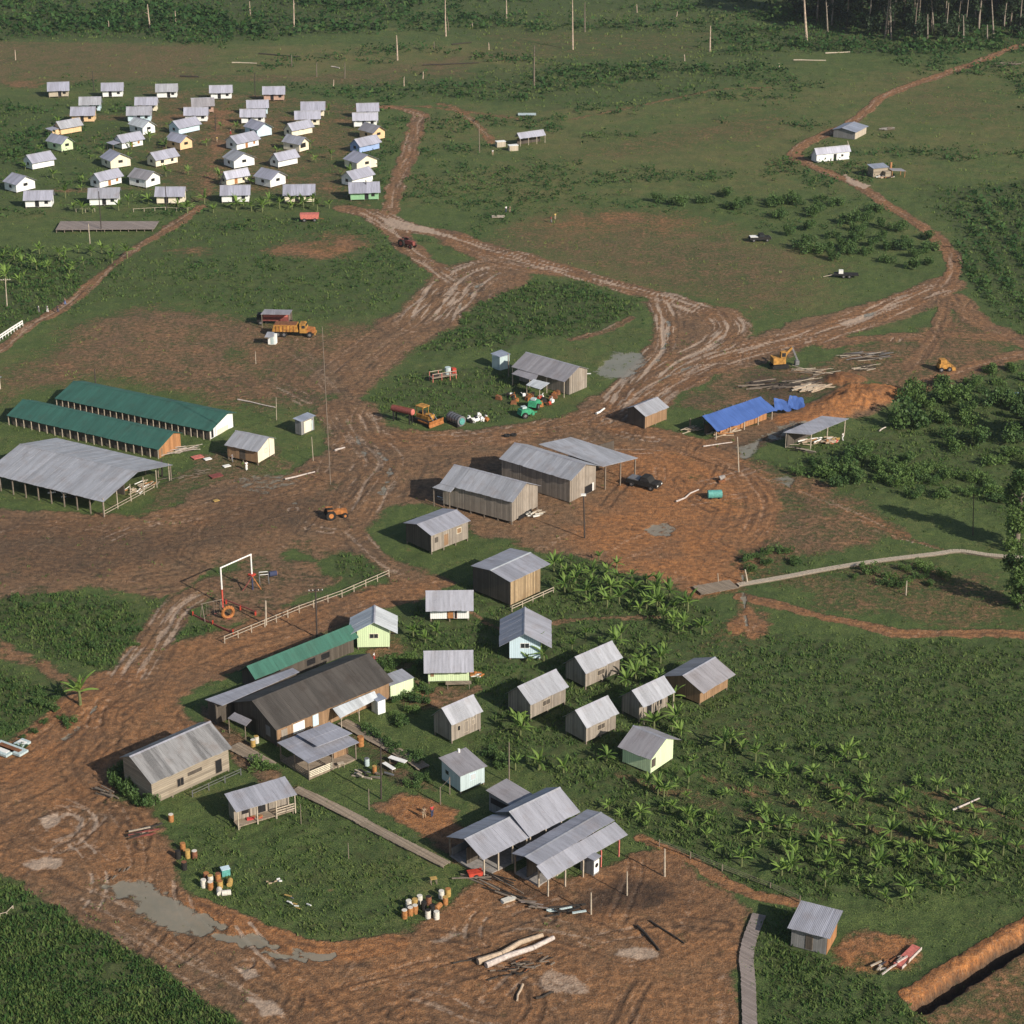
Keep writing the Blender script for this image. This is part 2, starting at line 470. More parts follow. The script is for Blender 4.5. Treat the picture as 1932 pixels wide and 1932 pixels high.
# ------------------------------------------------------------------ ground zones (survey coordinates)
DIRT = [  # polygon, amount, red, feather m
 ([(0,1455),(70,1420),(150,1365),(190,1310),(160,1285),(215,1275),(300,1225),(400,1195),(470,1165),(600,1130),(735,1098),(800,1085),(850,1100),(770,1135),(700,1150),(640,1185),(520,1240),(420,1275),(340,1310),(330,1330),(390,1370),(300,1420),(215,1440),(190,1480),(215,1505),(290,1525),(315,1570),(335,1610),(365,1680),(390,1705),(470,1742),(560,1775),(640,1788),(720,1775),(790,1742),(850,1705),(880,1660),(830,1600),(780,1560),(700,1520),(760,1500),(830,1540),(880,1560),(960,1640),(1050,1660),(1200,1615),(1260,1605),(1300,1640),(1400,1700),(1420,1720),(1400,1830),(1410,1932),(1300,2100),(520,2100),(470,1890),(400,1830),(300,1765),(200,1740),(110,1705),(75,1665),(0,1655),(-200,1640),(-200,1520)], 1.0, .45, 1.2),
 ([(-300,975),(0,960),(120,965),(250,975),(330,950),(420,905),(540,893),(610,850),(640,790),(640,740),(700,690),(760,640),(800,590),(830,560),(850,530),(880,505),(960,505),(1000,535),(930,560),(860,585),(790,640),(745,685),(700,715),(682,750),(690,780),(730,805),(800,812),(950,818),(1060,795),(1120,745),(1200,705),(1240,655),(1240,600),(1215,570),(1300,575),(1390,600),(1400,640),(1560,590),(1700,555),(1780,535),(1800,555),(1700,605),(1560,640),(1450,685),(1320,712),(1230,735),(1170,775),(1150,800),(1200,815),(1300,835),(1380,815),(1500,770),(1580,745),(1650,728),(1710,742),(1660,780),(1560,800),(1480,830),(1400,850),(1395,890),(1440,930),(1430,990),(1390,1060),(1395,1110),(1310,1125),(1240,1095),(1080,1050),(1000,1035),(960,1020),(900,1015),(870,985),(820,955),(760,948),(700,962),(685,1005),(730,1045),(800,1080),(740,1098),(690,1050),(640,1040),(600,1060),(560,1030),(480,1050),(400,1080),(300,1130),(250,1120),(170,1105),(60,1125),(0,1130),(-300,1130)], .95, .2, 1.5),
 ([(-250,760),(0,722),(60,672),(140,615),(215,585),(330,575),(480,605),(580,625),(640,615),(760,600),(760,640),(700,690),(640,740),(630,770),(520,772),(420,762),(300,735),(170,705),(100,735),(30,740),(0,760)], .66, .25, 8),
 ([(880,470),(940,430),(1010,400),(1060,386),(1160,385),(1250,400),(1380,425),(1440,455),(1580,495),(1560,560),(1480,590),(1390,595),(1280,560),(1200,545),(1100,520),(1000,490)], .46, .2, 16),
 ([(490,472),(530,455),(640,438),(685,445),(690,462),(650,487),(560,490)], .85, .6, 6),
 ([(1020,425),(1060,402),(1160,392),(1250,398),(1320,410),(1330,425),(1250,435),(1150,430),(1050,445)], .62, .7, 12),
 ([(320,470),(380,462),(420,470),(380,485),(330,485)], .5, .5, 3),
 ([(380,1090),(470,1050),(600,1060),(640,1100),(540,1140),(470,1170),(440,1190),(370,1180),(400,1130)], .72, .2, 1.5),
 ([(390,140),(600,140),(900,100),(900,150),(700,165),(300,150),(0,165),(-200,165),(-200,78),(0,78),(200,80),(420,85)], .42, .18, 6),
 ([(0,150),(60,150),(90,158),(60,166),(0,166)], .6, .5, 3),
 ([(1330,820),(1420,870),(1500,880),(1600,920),(1720,1000),(1650,1030),(1500,1060),(1400,1080),(1380,1000)], .62, .35, 3),
 ([(1420,1090),(1600,1060),(1760,1060),(1900,1090),(1932,1190),(1760,1185),(1560,1150)], .45, .35, 3),
 ([(1390,1130),(1440,1150),(1460,1190),(1420,1210),(1380,1180)], .85, .7, 1.5),
 ([(1590,1770),(1640,1760),(1720,1775),(1735,1800),(1700,1830),(1620,1840),(1580,1820),(1560,1790)], .8, .95, 1.2),
 ([(730,1510),(790,1500),(860,1530),(850,1570),(800,1580),(740,1540)], .95, .75, .8),
 ([(690,1180),(750,1180),(800,1300),(860,1290),(900,1300),(830,1340),(760,1330),(720,1250)], .6, .3, 1.2),
 ([(380,1330),(480,1400),(560,1490),(500,1500),(440,1440),(380,1380)], .8, .2, 1),
 ([(650,1350),(780,1450),(820,1490),(740,1480),(680,1420),(640,1390)], .5, .3, 1),
 ([(0,1205),(60,1235),(160,1285),(150,1320),(60,1260),(0,1245)], .85, .4, 1.2),
 ([(250,160),(560,175),(700,200),(700,390),(560,375),(300,360),(250,300)], .46, .4, 12),
 ([(390,200),(440,210),(430,300),(400,380),(370,380),(380,280)], .75, .4, 5), ([(130,215),(330,215),(560,222),(690,228),(690,236),(560,232),(130,226)], .6, .4, 3), ([(90,355),(640,350),(640,358),(90,362)], .6, .4, 3),
 ([(1180,850),(1330,840),(1420,900),(1440,960),(1400,1040),(1395,1110),(1310,1122),(1240,1090),(1100,1045),(1060,1000),(1150,930)], .93, .85, 4),
 ([(1180,1230),(1300,1210),(1420,1170),(1440,1220),(1300,1260)], .35, .7, 4),
 ([(60,250),(700,215),(700,300),(250,330)], .3, .3, 10),
 ([(1000,300),(1300,230),(1500,200),(1480,260),(1200,300)], .38, .5, 14),
 ([(1640,120),(1932,180),(1932,260),(1700,220)], .3, .4, 14),
 ([(900,60),(1400,60),(1300,120),(900,110)], .32, .4, 14),
 ([(1300,1350),(1420,1330),(1500,1400),(1420,1450),(1330,1420)], .3, .3, 4),
 ([(1500,1500),(1640,1480),(1800,1540),(1700,1590),(1540,1560)], .35, .3, 4),
 ([(1700,640),(1800,590),(1900,620),(1932,700),(1800,730),(1700,740),(1640,720),(1560,720),(1560,670),(1640,645)], .6, .35, 3),
 ([(1380,690),(1500,690),(1600,700),(1660,720),(1600,745),(1480,760),(1350,780),(1250,770),(1300,740)], .6, .25, 3),
 ([(1740,1865),(1932,1760),(2100,1700),(2100,2000),(1740,1940)], .55, .6, 2),
 ([(370,860),(520,840),(560,880),(480,910),(330,960),(250,970)], .5, .1, 2),
]
LUSH = [
 ([(-300,1660),(0,1660),(75,1670),(110,1708),(200,1745),(300,1770),(400,1835),(470,1895),(520,1932),(480,2100),(-300,2100)], .95, 2),
 ([(320,1560),(420,1545),(560,1495),(700,1545),(800,1590),(790,1660),(800,1720),(720,1768),(640,1782),(560,1765),(470,1735),(390,1700),(365,1660),(335,1605)], .42, 1.5),
 ([(1040,1050),(1250,1100),(1320,1130),(1500,1200),(1932,1230),(2300,1240),(2300,1760),(1900,1700),(1500,1700),(1300,1610),(1180,1560),(1100,1510),(1000,1440),(900,1420),(900,1300),(820,1300),(780,1280),(760,1200),(800,1110),(900,1110),(1000,1130)], .7, 3),
 ([(1320,1180),(1500,1210),(1700,1200),(2300,1230),(2300,1560),(1932,1560),(1700,1400),(1500,1330),(1400,1260)], .6, 4),
 ([(1560,1250),(1932,1250),(2300,1250),(2300,1520),(1932,1520),(1800,1400)], .4, 5),
 ([(0,1110),(110,1105),(180,1130),(250,1140),(290,1190),(260,1250),(180,1275),(100,1245),(30,1215),(-300,1200),(-300,1110)], .9, 2),
 ([(-300,1270),(0,1262),(60,1275),(150,1310),(150,1370),(70,1420),(0,1450),(-300,1450)], .85, 2),
 ([(800,640),(870,560),(960,530),(1080,535),(1180,560),(1210,585),(1130,625),(1000,645),(900,665),(790,670)], .9, 3),
 ([(690,760),(740,720),(800,690),(900,690),(960,700),(1010,740),(950,790),(850,800),(740,790),(700,785)], .75, 2),
 ([(150,500),(300,430),(420,400),(650,410),(760,470),(810,520),(790,570),(700,595),(600,605),(480,590),(330,568),(220,575),(150,570)], .5, 4),
 ([(-300,470),(0,470),(200,490),(250,500),(120,580),(0,640),(-300,650)], .85, 4),
 ([(1740,740),(1800,700),(1932,680),(2300,640),(2300,1010),(1932,1010),(1800,930),(1600,930),(1480,905),(1410,880),(1500,860),(1600,830),(1680,790)], .6, 3),
 ([(1690,800),(1750,730),(1860,740),(1932,760),(2300,760),(2300,900),(1932,890),(1850,870),(1760,850)], .5, 3),
 ([(1740,340),(1800,350),(1932,340),(2300,340),(2300,640),(1932,640),(1880,590),(1830,540),(1810,470)], .8, 4),
 ([(-500,-80),(0,-80),(800,-80),(800,10),(700,60),(420,78),(200,76),(0,74),(-500,74)], .95, 8),
 ([(800,-80),(1450,-80),(1500,80),(1450,130),(1300,190),(1050,205),(900,190),(700,180),(650,160),(750,140),(1000,120),(850,60)], .55, 10),
 ([(1440,-80),(2400,-80),(2400,80),(1880,90),(1700,105),(1550,95),(1460,80)], 1.0, 8),
 ([(1390,1070),(1500,1040),(1640,1070),(1760,1080),(1800,1110),(1650,1120),(1500,1110),(1420,1110)], .5, 3),
 ([(1040,1040),(1140,1045),(1250,1095),(1300,1130),(1230,1180),(1100,1160),(1030,1120)], .7, 2),
 ([(1420,1740),(1500,1720),(1620,1850),(1720,1890),(1740,1960),(1420,2100)], .7, 2),
 ([(180,250),(0,190),(-300,190),(-300,420),(0,400),(60,330)], .5, 6),
 ([(1190,1540),(1260,1570),(1500,1690),(1480,1710),(1300,1625),(1200,1590)], .6, 1.2),
 ([(560,385),(700,350),(700,390),(640,400),(300,385),(300,365)], .6, 3),
 ([(0,190),(700,190),(720,380),(0,400)], .35, 8),
 ([(60,560),(150,520),(200,545),(140,600)], .5, 3),
 ([(620,1035),(690,1050),(735,1085),(650,1110)], .8, 1.5),
 ([(270,1120),(420,1065),(480,1055),(400,1120),(330,1180),(350,1220),(310,1215)], .6, 1.5),
 ([(330,1180),(400,1180),(450,1195),(420,1215),(350,1225)], .8, 1),
]
DRY = [
 ([(-300,75),(0,75),(420,82),(900,80),(1100,110),(1000,150),(700,150),(400,150),(0,160),(-300,160)], .9, 8),
 ([(880,470),(1010,400),(1250,390),(1440,450),(1580,490),(1560,580),(1400,590),(1200,545)], .8, 6),
 ([(750,210),(1100,200),(1500,150),(1932,110),(2300,100),(2300,340),(1932,340),(1700,360),(1500,360),(1200,370),(1000,390),(760,400)], .58, 10),
 ([(880,20),(1440,20),(1400,140),(1000,190),(880,160)], .6, 14),
 ([(-250,760),(0,722),(215,585),(480,605),(760,600),(640,740),(420,762),(100,735)], .6, 4),
]
WET = [
 ([(1118,700),(1132,712),(1182,716),(1218,690),(1214,662),(1160,664)], .75, 1.2),
 ([(235,1655),(290,1665),(330,1690),(370,1725),(400,1752),(380,1766),(300,1745),(250,1722),(240,1700),(180,1672)], .9, 1.2),
 ([(1390,845),(1420,835),(1440,825),(1420,860),(1400,865)], .7, .8),
 ([(1215,1000),(1250,985),(1280,995),(1260,1010),(1230,1010)], .7, .6),
 ([(1455,905),(1480,895),(1500,905),(1490,920)], .6, .6),
 ([(1430,825),(1480,800),(1530,800),(1500,820),(1460,835)], .5, .8),
 ([(430,900),(560,888),(580,910),(500,930),(440,920)], .4, 1.5),
]
TANGLE = [(120,1560,150,80), (300,1480,60,60), (250,1400,120,60), (900,1850,350,70), (1100,1760,200,60), (560,960,200,60), (200,1040,200,60), (680,860,60,90), (900,810,160,30), (1250,930,150,90), (1300,780,120,50), (1050,800,150,30),
          (860,545,60,40), (1280,620,90,50), (1350,690,120,30), (1780,640,120,60), (450,700,200,70), (470,1110,100,50), (330,1760,200,60), (1600,720,80,30)]
WETL = [  # standing water lying in ruts: line, width m, amount
 ([(300,1685),(380,1730),(460,1768),(560,1798),(620,1806)], 1.3, .9), ([(330,1722),(420,1768),(520,1800),(600,1816)], .9, .9),
 ([(640,1800),(690,1786),(725,1775)], 1.0, .8), ([(180,1655),(215,1650),(235,1662)], .7, .6), ([(720,1822),(740,1840)], 1.1, .7),
 ([(100,1535),(120,1548)], 1.6, .5), ([(1180,760),(1250,715),(1330,680)], .7, .6), ([(690,830),(735,880),(720,930)], .9, .6), ([(660,800),(690,860)], .7, .6),
 ([(850,600),(900,540),(940,515)], .8, .5), ([(1255,585),(1262,630),(1240,680)], .9, .6), ([(1590,608),(1650,590)], 1.6, .7), ([(620,930),(560,950)], 1.2, .5), ([(1400,1050),(1402,1100),(1408,1180)], .6, .7), ([(60,1440),(150,1370),(190,1320)], .7, .5),
]
PALE = [
 ([(715,408),(740,412),(790,425),(850,445),(800,440),(740,430)], 1.0, .9),
 ([(75,1545),(110,1530),(120,1540),(110,1560),(85,1570),(78,1560)], .9, .5),
 ([(45,1630),(90,1618),(125,1625),(105,1640),(60,1643)], .8, .6),
 ([(800,1775),(870,1750),(890,1760),(850,1780),(815,1785)], .8, .8),
 ([(435,1820),(460,1825),(490,1840),(460,1850)], .8, .5),
 ([(470,1885),(510,1885),(530,1910),(500,1910)], .7, .5),
 ([(1160,1800),(1200,1790),(1240,1800),(1210,1815)], .6, .5),
 ([(980,1860),(1040,1830),(1090,1850),(1110,1870),(1060,1870)], .5, .6),
 ([(1595,330),(1640,350),(1630,355),(1600,345)], .9, .6),
 ([(1580,610),(1660,585),(1650,598),(1600,615)], .8, .8),
 ([(30,1545),(-5,1560),(-5,1590)], .4, .5),
]
DARK = [
 ([(830,1600),(900,1640),(960,1660),(1060,1680),(1040,1720),(960,1690),(880,1660)], .55, 1.5), ([(640,1400),(740,1430),(760,1480),(680,1470)], .6, 1.5), ([(380,1340),(450,1400),(520,1440),(470,1440),(400,1380)], .4, 1), ([(1380,840),(1440,820),(1500,800),(1520,820),(1430,870)], .5, 1.5),
 ([(1080,1700),(1160,1660),(1240,1660),(1290,1690),(1240,1720),(1150,1720),(1070,1715)], .75, 2),
 ([(0,990),(60,980),(330,1000),(480,930),(640,940),(560,1000),(300,1060),(100,1090),(0,1090)], .35, 4),
 ([(1220,1630),(1300,1650),(1380,1720),(1300,1760),(1200,1720)], .3, 3),
 ([(1420,700),(1520,715),(1570,720),(1500,760),(1420,740)], .5, 3),
]
# roads: centre line, width m, dirt, red, ruts (number of pale rut lines), pale strength
ROADS = [
 ([(2050,70),(1932,85),(1850,115),(1750,150),(1670,180),(1640,205),(1600,235),(1530,265),(1500,290),(1530,312),(1620,350),(1680,390),(1720,415),(1780,460),(1800,490),(1795,520),(1770,550)], 4.0, .95, .6, 2, .5),
 ([(1790,535),(1700,572),(1640,598),(1560,625),(1480,645),(1400,665),(1330,690),(1240,740),(1170,800)], 9, 1, .5, 4, .7),
 ([(1785,560),(1775,610),(1750,655),(1715,700)], 4, .8, .35, 2, .3),
 ([(1800,560),(1850,610),(1932,645),(2050,690)], 6, .85, .4, 2, .35),
 ([(2100,630),(1932,668),(1850,690),(1760,720),(1700,745)], 4.5, .9, .4, 2, .4),
 ([(1932,640),(1800,632),(1640,640),(1560,650)], 5, .8, .4, 2, .3),
 ([(650,392),(690,402),(720,420),(745,440),(765,462),(800,490),(840,515),(870,540)], 6, .95, .4, 2, .7),
 ([(700,400),(760,425),(830,440),(880,455),(980,485),(1060,508),(1100,522),(1230,555),(1350,592)], 6.5, .95, .4, 2, .9),
 ([(860,455),(920,480),(980,500),(1060,512)], 9, .8, .5, 3, .5),
 ([(800,610),(850,550),(890,515),(950,500)], 14, .9, .3, 5, .85),
 ([(640,720),(700,665),(790,605),(860,555),(940,520)], 15, .9, .25, 5, .35),
 ([(650,770),(680,820),(720,870),(690,920),(650,980)], 11, .9, .25, 5, .5),
 ([(680,205),(740,203),(790,215),(785,240),(772,290),(748,345),(735,400)], 5, .8, .4, 2, .5),
 ([(-60,690),(0,658),(60,612),(120,580),(180,530),(240,480),(320,430),(380,390)], 3.2, .8, .4, 1, .5),
 ([(1400,1125),(1480,1145),(1560,1165),(1640,1182),(1700,1195),(1780,1195),(1900,1195),(2000,1210)], 2.4, .95, .7, 1, .2),
 ([(1660,1000),(1740,1025),(1800,1040),(1932,1055),(2050,1065)], 1.2, .6, .3, 1, .9),
 ([(650,985),(690,1030),(740,1075),(790,1090)], 3.2, .9, .2, 2, .5),
 ([(230,1300),(270,1240),(310,1180),(340,1140),(400,1105)], 6, .85, .3, 4, .6),
 ([(0,1450),(80,1400),(140,1350),(190,1310),(220,1290)], 8, 1, .75, 4, .3),
 ([(0,1560),(120,1500),(200,1430),(240,1340)], 10, 1, .5, 4, .2),
 ([(430,1235),(560,1190),(660,1150),(770,1115)], 5, .9, .5, 2, .3),
 ([(1180,810),(1240,820),(1320,850),(1390,890),(1430,940),(1420,990),(1400,1020)], 7, .9, .6, 4, .35),
 ([(1390,880),(1500,920),(1620,970),(1700,1010)], 3, .6, .5, 2, .45),
 ([(1240,560),(1255,600),(1250,650),(1220,690),(1180,730),(1150,770)], 5.5, .9, .35, 2, .95),
 ([(1360,590),(1380,620),(1350,650),(1290,680),(1230,720)], 9, .9, .35, 3, .8),
 ([(1190,600),(1140,625),(1080,640)], 2.5, .7, .3, 1, .6),
 ([(100,1660),(220,1720),(330,1790),(430,1850),(500,1900),(560,1960)], 7, 1, .3, 3, .42),
 ([(370,1710),(470,1752),(560,1785),(640,1795),(740,1780)], 3, 1, .9, 2, .0),
 ([(560,1932),(700,1880),(800,1860),(900,1880)], 8, 1, .5, 3, .25),
 ([(1210,1580),(1300,1620),(1400,1680),(1500,1705)], 2.0, .85, .7, 0, 0),
 ([(830,195),(860,205),(900,235),(930,270)], 3, .6, .6, 1, .5),
 ([(540,655),(600,700),(640,750)], 5, .3, .1, 2, .4),
 ([(500,715),(560,745),(600,770)], 4, .3, .1, 2, .6),
 ([(700,1230),(760,1290),(830,1330),(900,1300)], 2, .8, .3, 0, 0),
 ([(880,1150),(960,1190),(1080,1170),(1240,1165)], 1.2, .7, .3, 0, 0),
 ([(680,205),(780,200),(860,208),(990,225)], 3, .55, .5, 1, .3),
 ([(1080,225),(1300,180),(1350,170),(1450,165)], 2.5, .5, .5, 0, 0),
 ([(0,1000),(150,990),(330,985),(500,940),(620,900)], 8, .5, .3, 4, .35),
 ([(450,760),(300,720),(200,705),(110,700)], 8, .2, .2, 4, .25),
 ([(740,830),(900,825),(1080,800),(1200,760)], 9, .9, .45, 5, .4),
 ([(60,1560),(95,1535),(140,1530),(165,1548),(150,1575),(100,1590),(60,1585)], 2.2, 1, .4, 2, .7),
 ([(40,1575),(90,1600),(160,1590),(190,1555)], 2.5, 1, .4, 2, .5),
 ([(700,1900),(760,1880),(830,1890),(900,1920),(1000,1925)], 3, 1, .5, 2, .5),
 ([(900,1760),(1000,1745),(1100,1760),(1180,1790)], 4, 1, .3, 3, .5),
 ([(480,720),(700,760),(900,770),(1000,700)], 1, .2, .2, 0, 0),
 ([(1165,1460),(1335,1518),(1505,1560)], 1.3, .42, .3, 0, 0),
 ([(1207,1476),(1377,1535),(1547,1577)], 1.3, .42, .3, 0, 0),
 ([(1289,1492),(1459,1552),(1629,1594)], 1.3, .42, .3, 0, 0),
 ([(1331,1466),(1501,1527),(1671,1569)], 1.3, .42, .3, 0, 0),
 ([(1413,1482),(1583,1544),(1753,1586)], 1.3, .42, .3, 0, 0),
 ([(1455,1498),(1625,1561),(1795,1603)], 1.3, .42, .3, 0, 0),
 ([(1537,1472),(1707,1536),(1877,1578)], 1.3, .42, .3, 0, 0),
 ([(1579,1488),(1749,1553),(1919,1595)], 1.3, .42, .3, 0, 0),
 ([(1661,1504),(1831,1570),(2001,1612)], 1.3, .42, .3, 0, 0),
 ([(1703,1478),(1873,1545),(2043,1587)], 1.3, .42, .3, 0, 0),
 ([(1785,1494),(1955,1562),(2125,1604)], 1.3, .42, .3, 0, 0),
]
DITCH = np.array([U2([(1722,1908)])[0], U2([(1790,1866)])[0], U2([(1932,1775)])[0], U2([(2150,1660)])[0]])
MOUNDS = [((1595,722), 4.2, 2.3, 'dark'), ((1632,752), 6, 2.0, 'o'), ((1600,765), 5, 1.6, 'o'), ((1560,778), 5, 1.1, 'o'), ((1505,795), 4.5, .8, 'o'), ((1675,742), 4, 1.1, 'o')]

def zones(X, Y):
    """ground masks for world points"""
    n = len(X)
    nz1 = fbm(X * .16, Y * .16, 3, 4) - .5
    nz2 = fbm(X * .7, Y * .7, 9, 3) - .5
    D = np.zeros(n); R = np.zeros(n); L = np.zeros(n); T = np.zeros(n); Wt = np.zeros(n); K = np.zeros(n); Dr = np.zeros(n); Z = np.zeros(n)
    warp = nz1 * 5.0 + nz2 * 2.2
    def paint(poly, f, sc=1.0):
        P = U2(poly)
        idx, d = sdf_poly(X, Y, P, f * 2 + 4)
        return idx, sstep(-f, f, d + warp[idx] * min(1.6, .25 + f * .35) * sc)
    for poly, amt, f in LUSH:
        i, w = paint(poly, f); L[i] = np.maximum(L[i], w * amt)
    for poly, amt, f in DRY:
        i, w = paint(poly, f); Dr[i] = np.maximum(Dr[i], w * amt)
    for poly, amt, red, f in DIRT:
        i, w = paint(poly, f); w = w * amt
        R[i] = R[i] * (1 - w) + red * w
        D[i] = np.maximum(D[i], w)
    # inside bare ground grass comes back in patches
    keep = sstep(.50, .72, fbm(X * .09, Y * .09, 21, 4) + (L - .5) * .25)
    D = D * (1 - .35 * keep * (D < .99))
    for pts, wd, dirt, red, ruts, pale in ROADS:
        P = catmull(U2(pts))
        idx, d, t = dist_line(X, Y, P, wd * 1.6 + 3)
        dd = np.abs(d) + nz1[idx] * 3.0 * min(1, wd / 5) + nz2[idx] * .9
        w = 1 - sstep(wd * .36, wd * .66, dd)
        D[idx] = np.maximum(D[idx], w * dirt)
        R[idx] = R[idx] * (1 - w * .8) + red * w * .8
        if ruts:
            dl = d + 1.1 * (fbm(t * .05, t * 0 + len(pts), 31, 2) - .5) * min(wd, 6) * .5
            ph = dl / wd * ruts
            tr = np.exp(-((ph - np.round(ph)) * wd / ruts / .42) ** 2)
            seg = sstep(.40, .62, fbm(t * .11, np.round(ph) * 7.3 + t * 0, 41, 3))
            sl = sstep(.53, .68, fbm(d * 1.7 + 40, t * .13, 43, 3))
            ok_ = sstep(0, 5, t) * sstep(0, 5, t.max() - t)
            pal = np.maximum(tr * seg, sl * .8) * pale * w * ok_
            tr = tr * ok_
            T[idx] = np.maximum(T[idx], pal)
            # fainter slips spreading out beside the track
            w2 = 1 - sstep(wd * .7, wd * 1.7, dd)
            s2 = sstep(.60, .72, fbm(d * 1.25 + 13, t * .09 + 5, 47, 3)); s3 = sstep(.60, .72, fbm(d * 1.5 + 71, t * .10 + 9, 49, 3))
            T[idx] = np.maximum(T[idx], s2 * w2 * max(pale, .3) * .4 * sstep(.3, .7, D[idx]))
            K[idx] = np.maximum(K[idx], s3 * w2 * .4 * sstep(.3, .7, D[idx]))
            Z[idx] -= w * tr * (.03 + .09 * seg)
            Z[idx] += ok_ * w * np.exp(-((ph - np.round(ph) - .28) * wd / ruts / .3) ** 2) * .05
    for poly, amt, f in WET:
        i, w = paint(poly, f, .8); Wt[i] = np.maximum(Wt[i], w * amt)
    # tangled wheel tracks criss-crossing the open mud
    rk = random.Random(31)
    for i in range(130):
        (cu, cv, ru, rv) = rk.choice(TANGLE)
        c0 = G(cu + rk.uniform(-ru, ru), cv + rk.uniform(-rv, rv)); a = rk.uniform(0, 6.28); cur = rk.gauss(0, .06)
        P = [(c0.x, c0.y)]
        for j in range(rk.randint(4, 9)):
            P.append((P[-1][0] + math.cos(a) * 2.4, P[-1][1] + math.sin(a) * 2.4)); a += cur * 2.4 + rk.gauss(0, .05)
        idx, d, t = dist_line(X, Y, np.array(P), 2.5)
        if not len(idx): continue
        dd = np.abs(np.abs(d) - .85) + nz2[idx] * .35
        w = (1 - sstep(.12, .42, dd)) * sstep(.35, .8, D[idx]) * sstep(.34, .5, fbm(t * .4, d * 0 + i, 35, 2))
        if i % 3: K[idx] = np.maximum(K[idx], w * rk.uniform(.25, .55))
        else: T[idx] = np.maximum(T[idx], w * rk.uniform(.25, .6))
        Z[idx] -= w * .07
        Z[idx] += (1 - sstep(.1, .35, np.abs(dd - .5))) * .04 * sstep(.5, .9, D[idx])
    for pts, wd, amt in WETL:
        idx, d, t = dist_line(X, Y, catmull(U2(pts)), wd * 2 + 2)
        dd = np.abs(d) + nz2[idx] * wd * 1.3
        Wt[idx] = np.maximum(Wt[idx], (1 - sstep(wd * .3, wd * .75, dd)) * amt * sstep(.32, .5, fbm(t * .35, d * .2, 33, 2)))
    for poly, amt, f in PALE:
        i, w = paint(poly, f, 1.2); T[i] = np.maximum(T[i], w * amt); D[i] = np.maximum(D[i], w)
    for poly, amt, f in DARK:
        i, w = paint(poly, f); K[i] = np.maximum(K[i], w * amt)
    # scattered wheel slips on the open mud
    a1 = sstep(.60, .74, fbm((X + Y) * .10, (X - Y) * .8, 51, 3)) * D
    a2 = sstep(.62, .76, fbm((X * .97 - Y * .25) * .9, (Y + .26 * X) * .09, 57, 3)) * D
    T = np.maximum(T, .30 * a1 * sstep(.4, .6, fbm(X * .05, Y * .05, 61, 2)))
    T = np.maximum(T, .26 * a2 * sstep(.4, .6, fbm(X * .05 + 9, Y * .05, 63, 2)))
    # relief
    Z += D * (nz2 * .22 + (fbm(X * 1.9, Y * 1.9, 71, 3) - .5) * .16) * .8
    Z += (1 - D) * ((fbm(X * .5, Y * .5, 73, 3) - .5) * .35 + L * (fbm(X * .9, Y * .9, 75, 3) - .4) * .5)
    Z -= Wt * .10
    sw = sstep(.25, .5, Wt)
    Z = Z * (1 - sw) - .06 * sw
    # trench
    idx, d, t = dist_line(X, Y, catmull(DITCH), 12)
    dd = d + nz2[idx] * .7
    ends = sstep(0, 1.2, t)
    prof = np.exp(-(dd / 1.05) ** 4)
    Z[idx] -= prof * 2.3 * ends
    bank = np.exp(-((dd + 2.0) / 1.05) ** 2) * ends
    Z[idx] += bank * (.16 + .4 * (nz2[idx] + .5)) + np.exp(-((dd - 2.3) / 1.0) ** 2) * .15 * ends
    D[idx] = np.maximum(D[idx], np.maximum(sstep(.25, .6, bank), (1 - sstep(1.3, 2.0, np.abs(dd))) * ends))
    R[idx] = np.maximum(R[idx], sstep(.2, .6, bank) * 1.0)
    K[idx] = np.maximum(K[idx], prof * ends * .9)  # soil colour darkened along the depth, painting the shade inside the trench
    for (mu, mv), r, h, kd in MOUNDS:
        w_ = G(mu, mv)
        q = np.exp(-(((X - w_.x) / r) ** 2 + ((Y - w_.y) / (r * .9)) ** 2) ** 1.2)
        Z += q * h * (.75 + nz2 * .5)
        D = np.maximum(D, sstep(.15, .5, q)); R = np.maximum(R, sstep(.15, .55, q) * (1.0 if kd == 'o' else .85))
        if kd == 'dark': K = np.maximum(K, q * .35)
        T = T * (1 - sstep(.1, .5, q))
    return np.clip(D, 0, 1), np.clip(R, 0, 1), np.clip(L * (1 - D * .9), 0, 1), np.clip(T, 0, 1), np.clip(Wt, 0, 1), np.clip(K, 0, 1), np.clip(Dr, 0, 1), Z

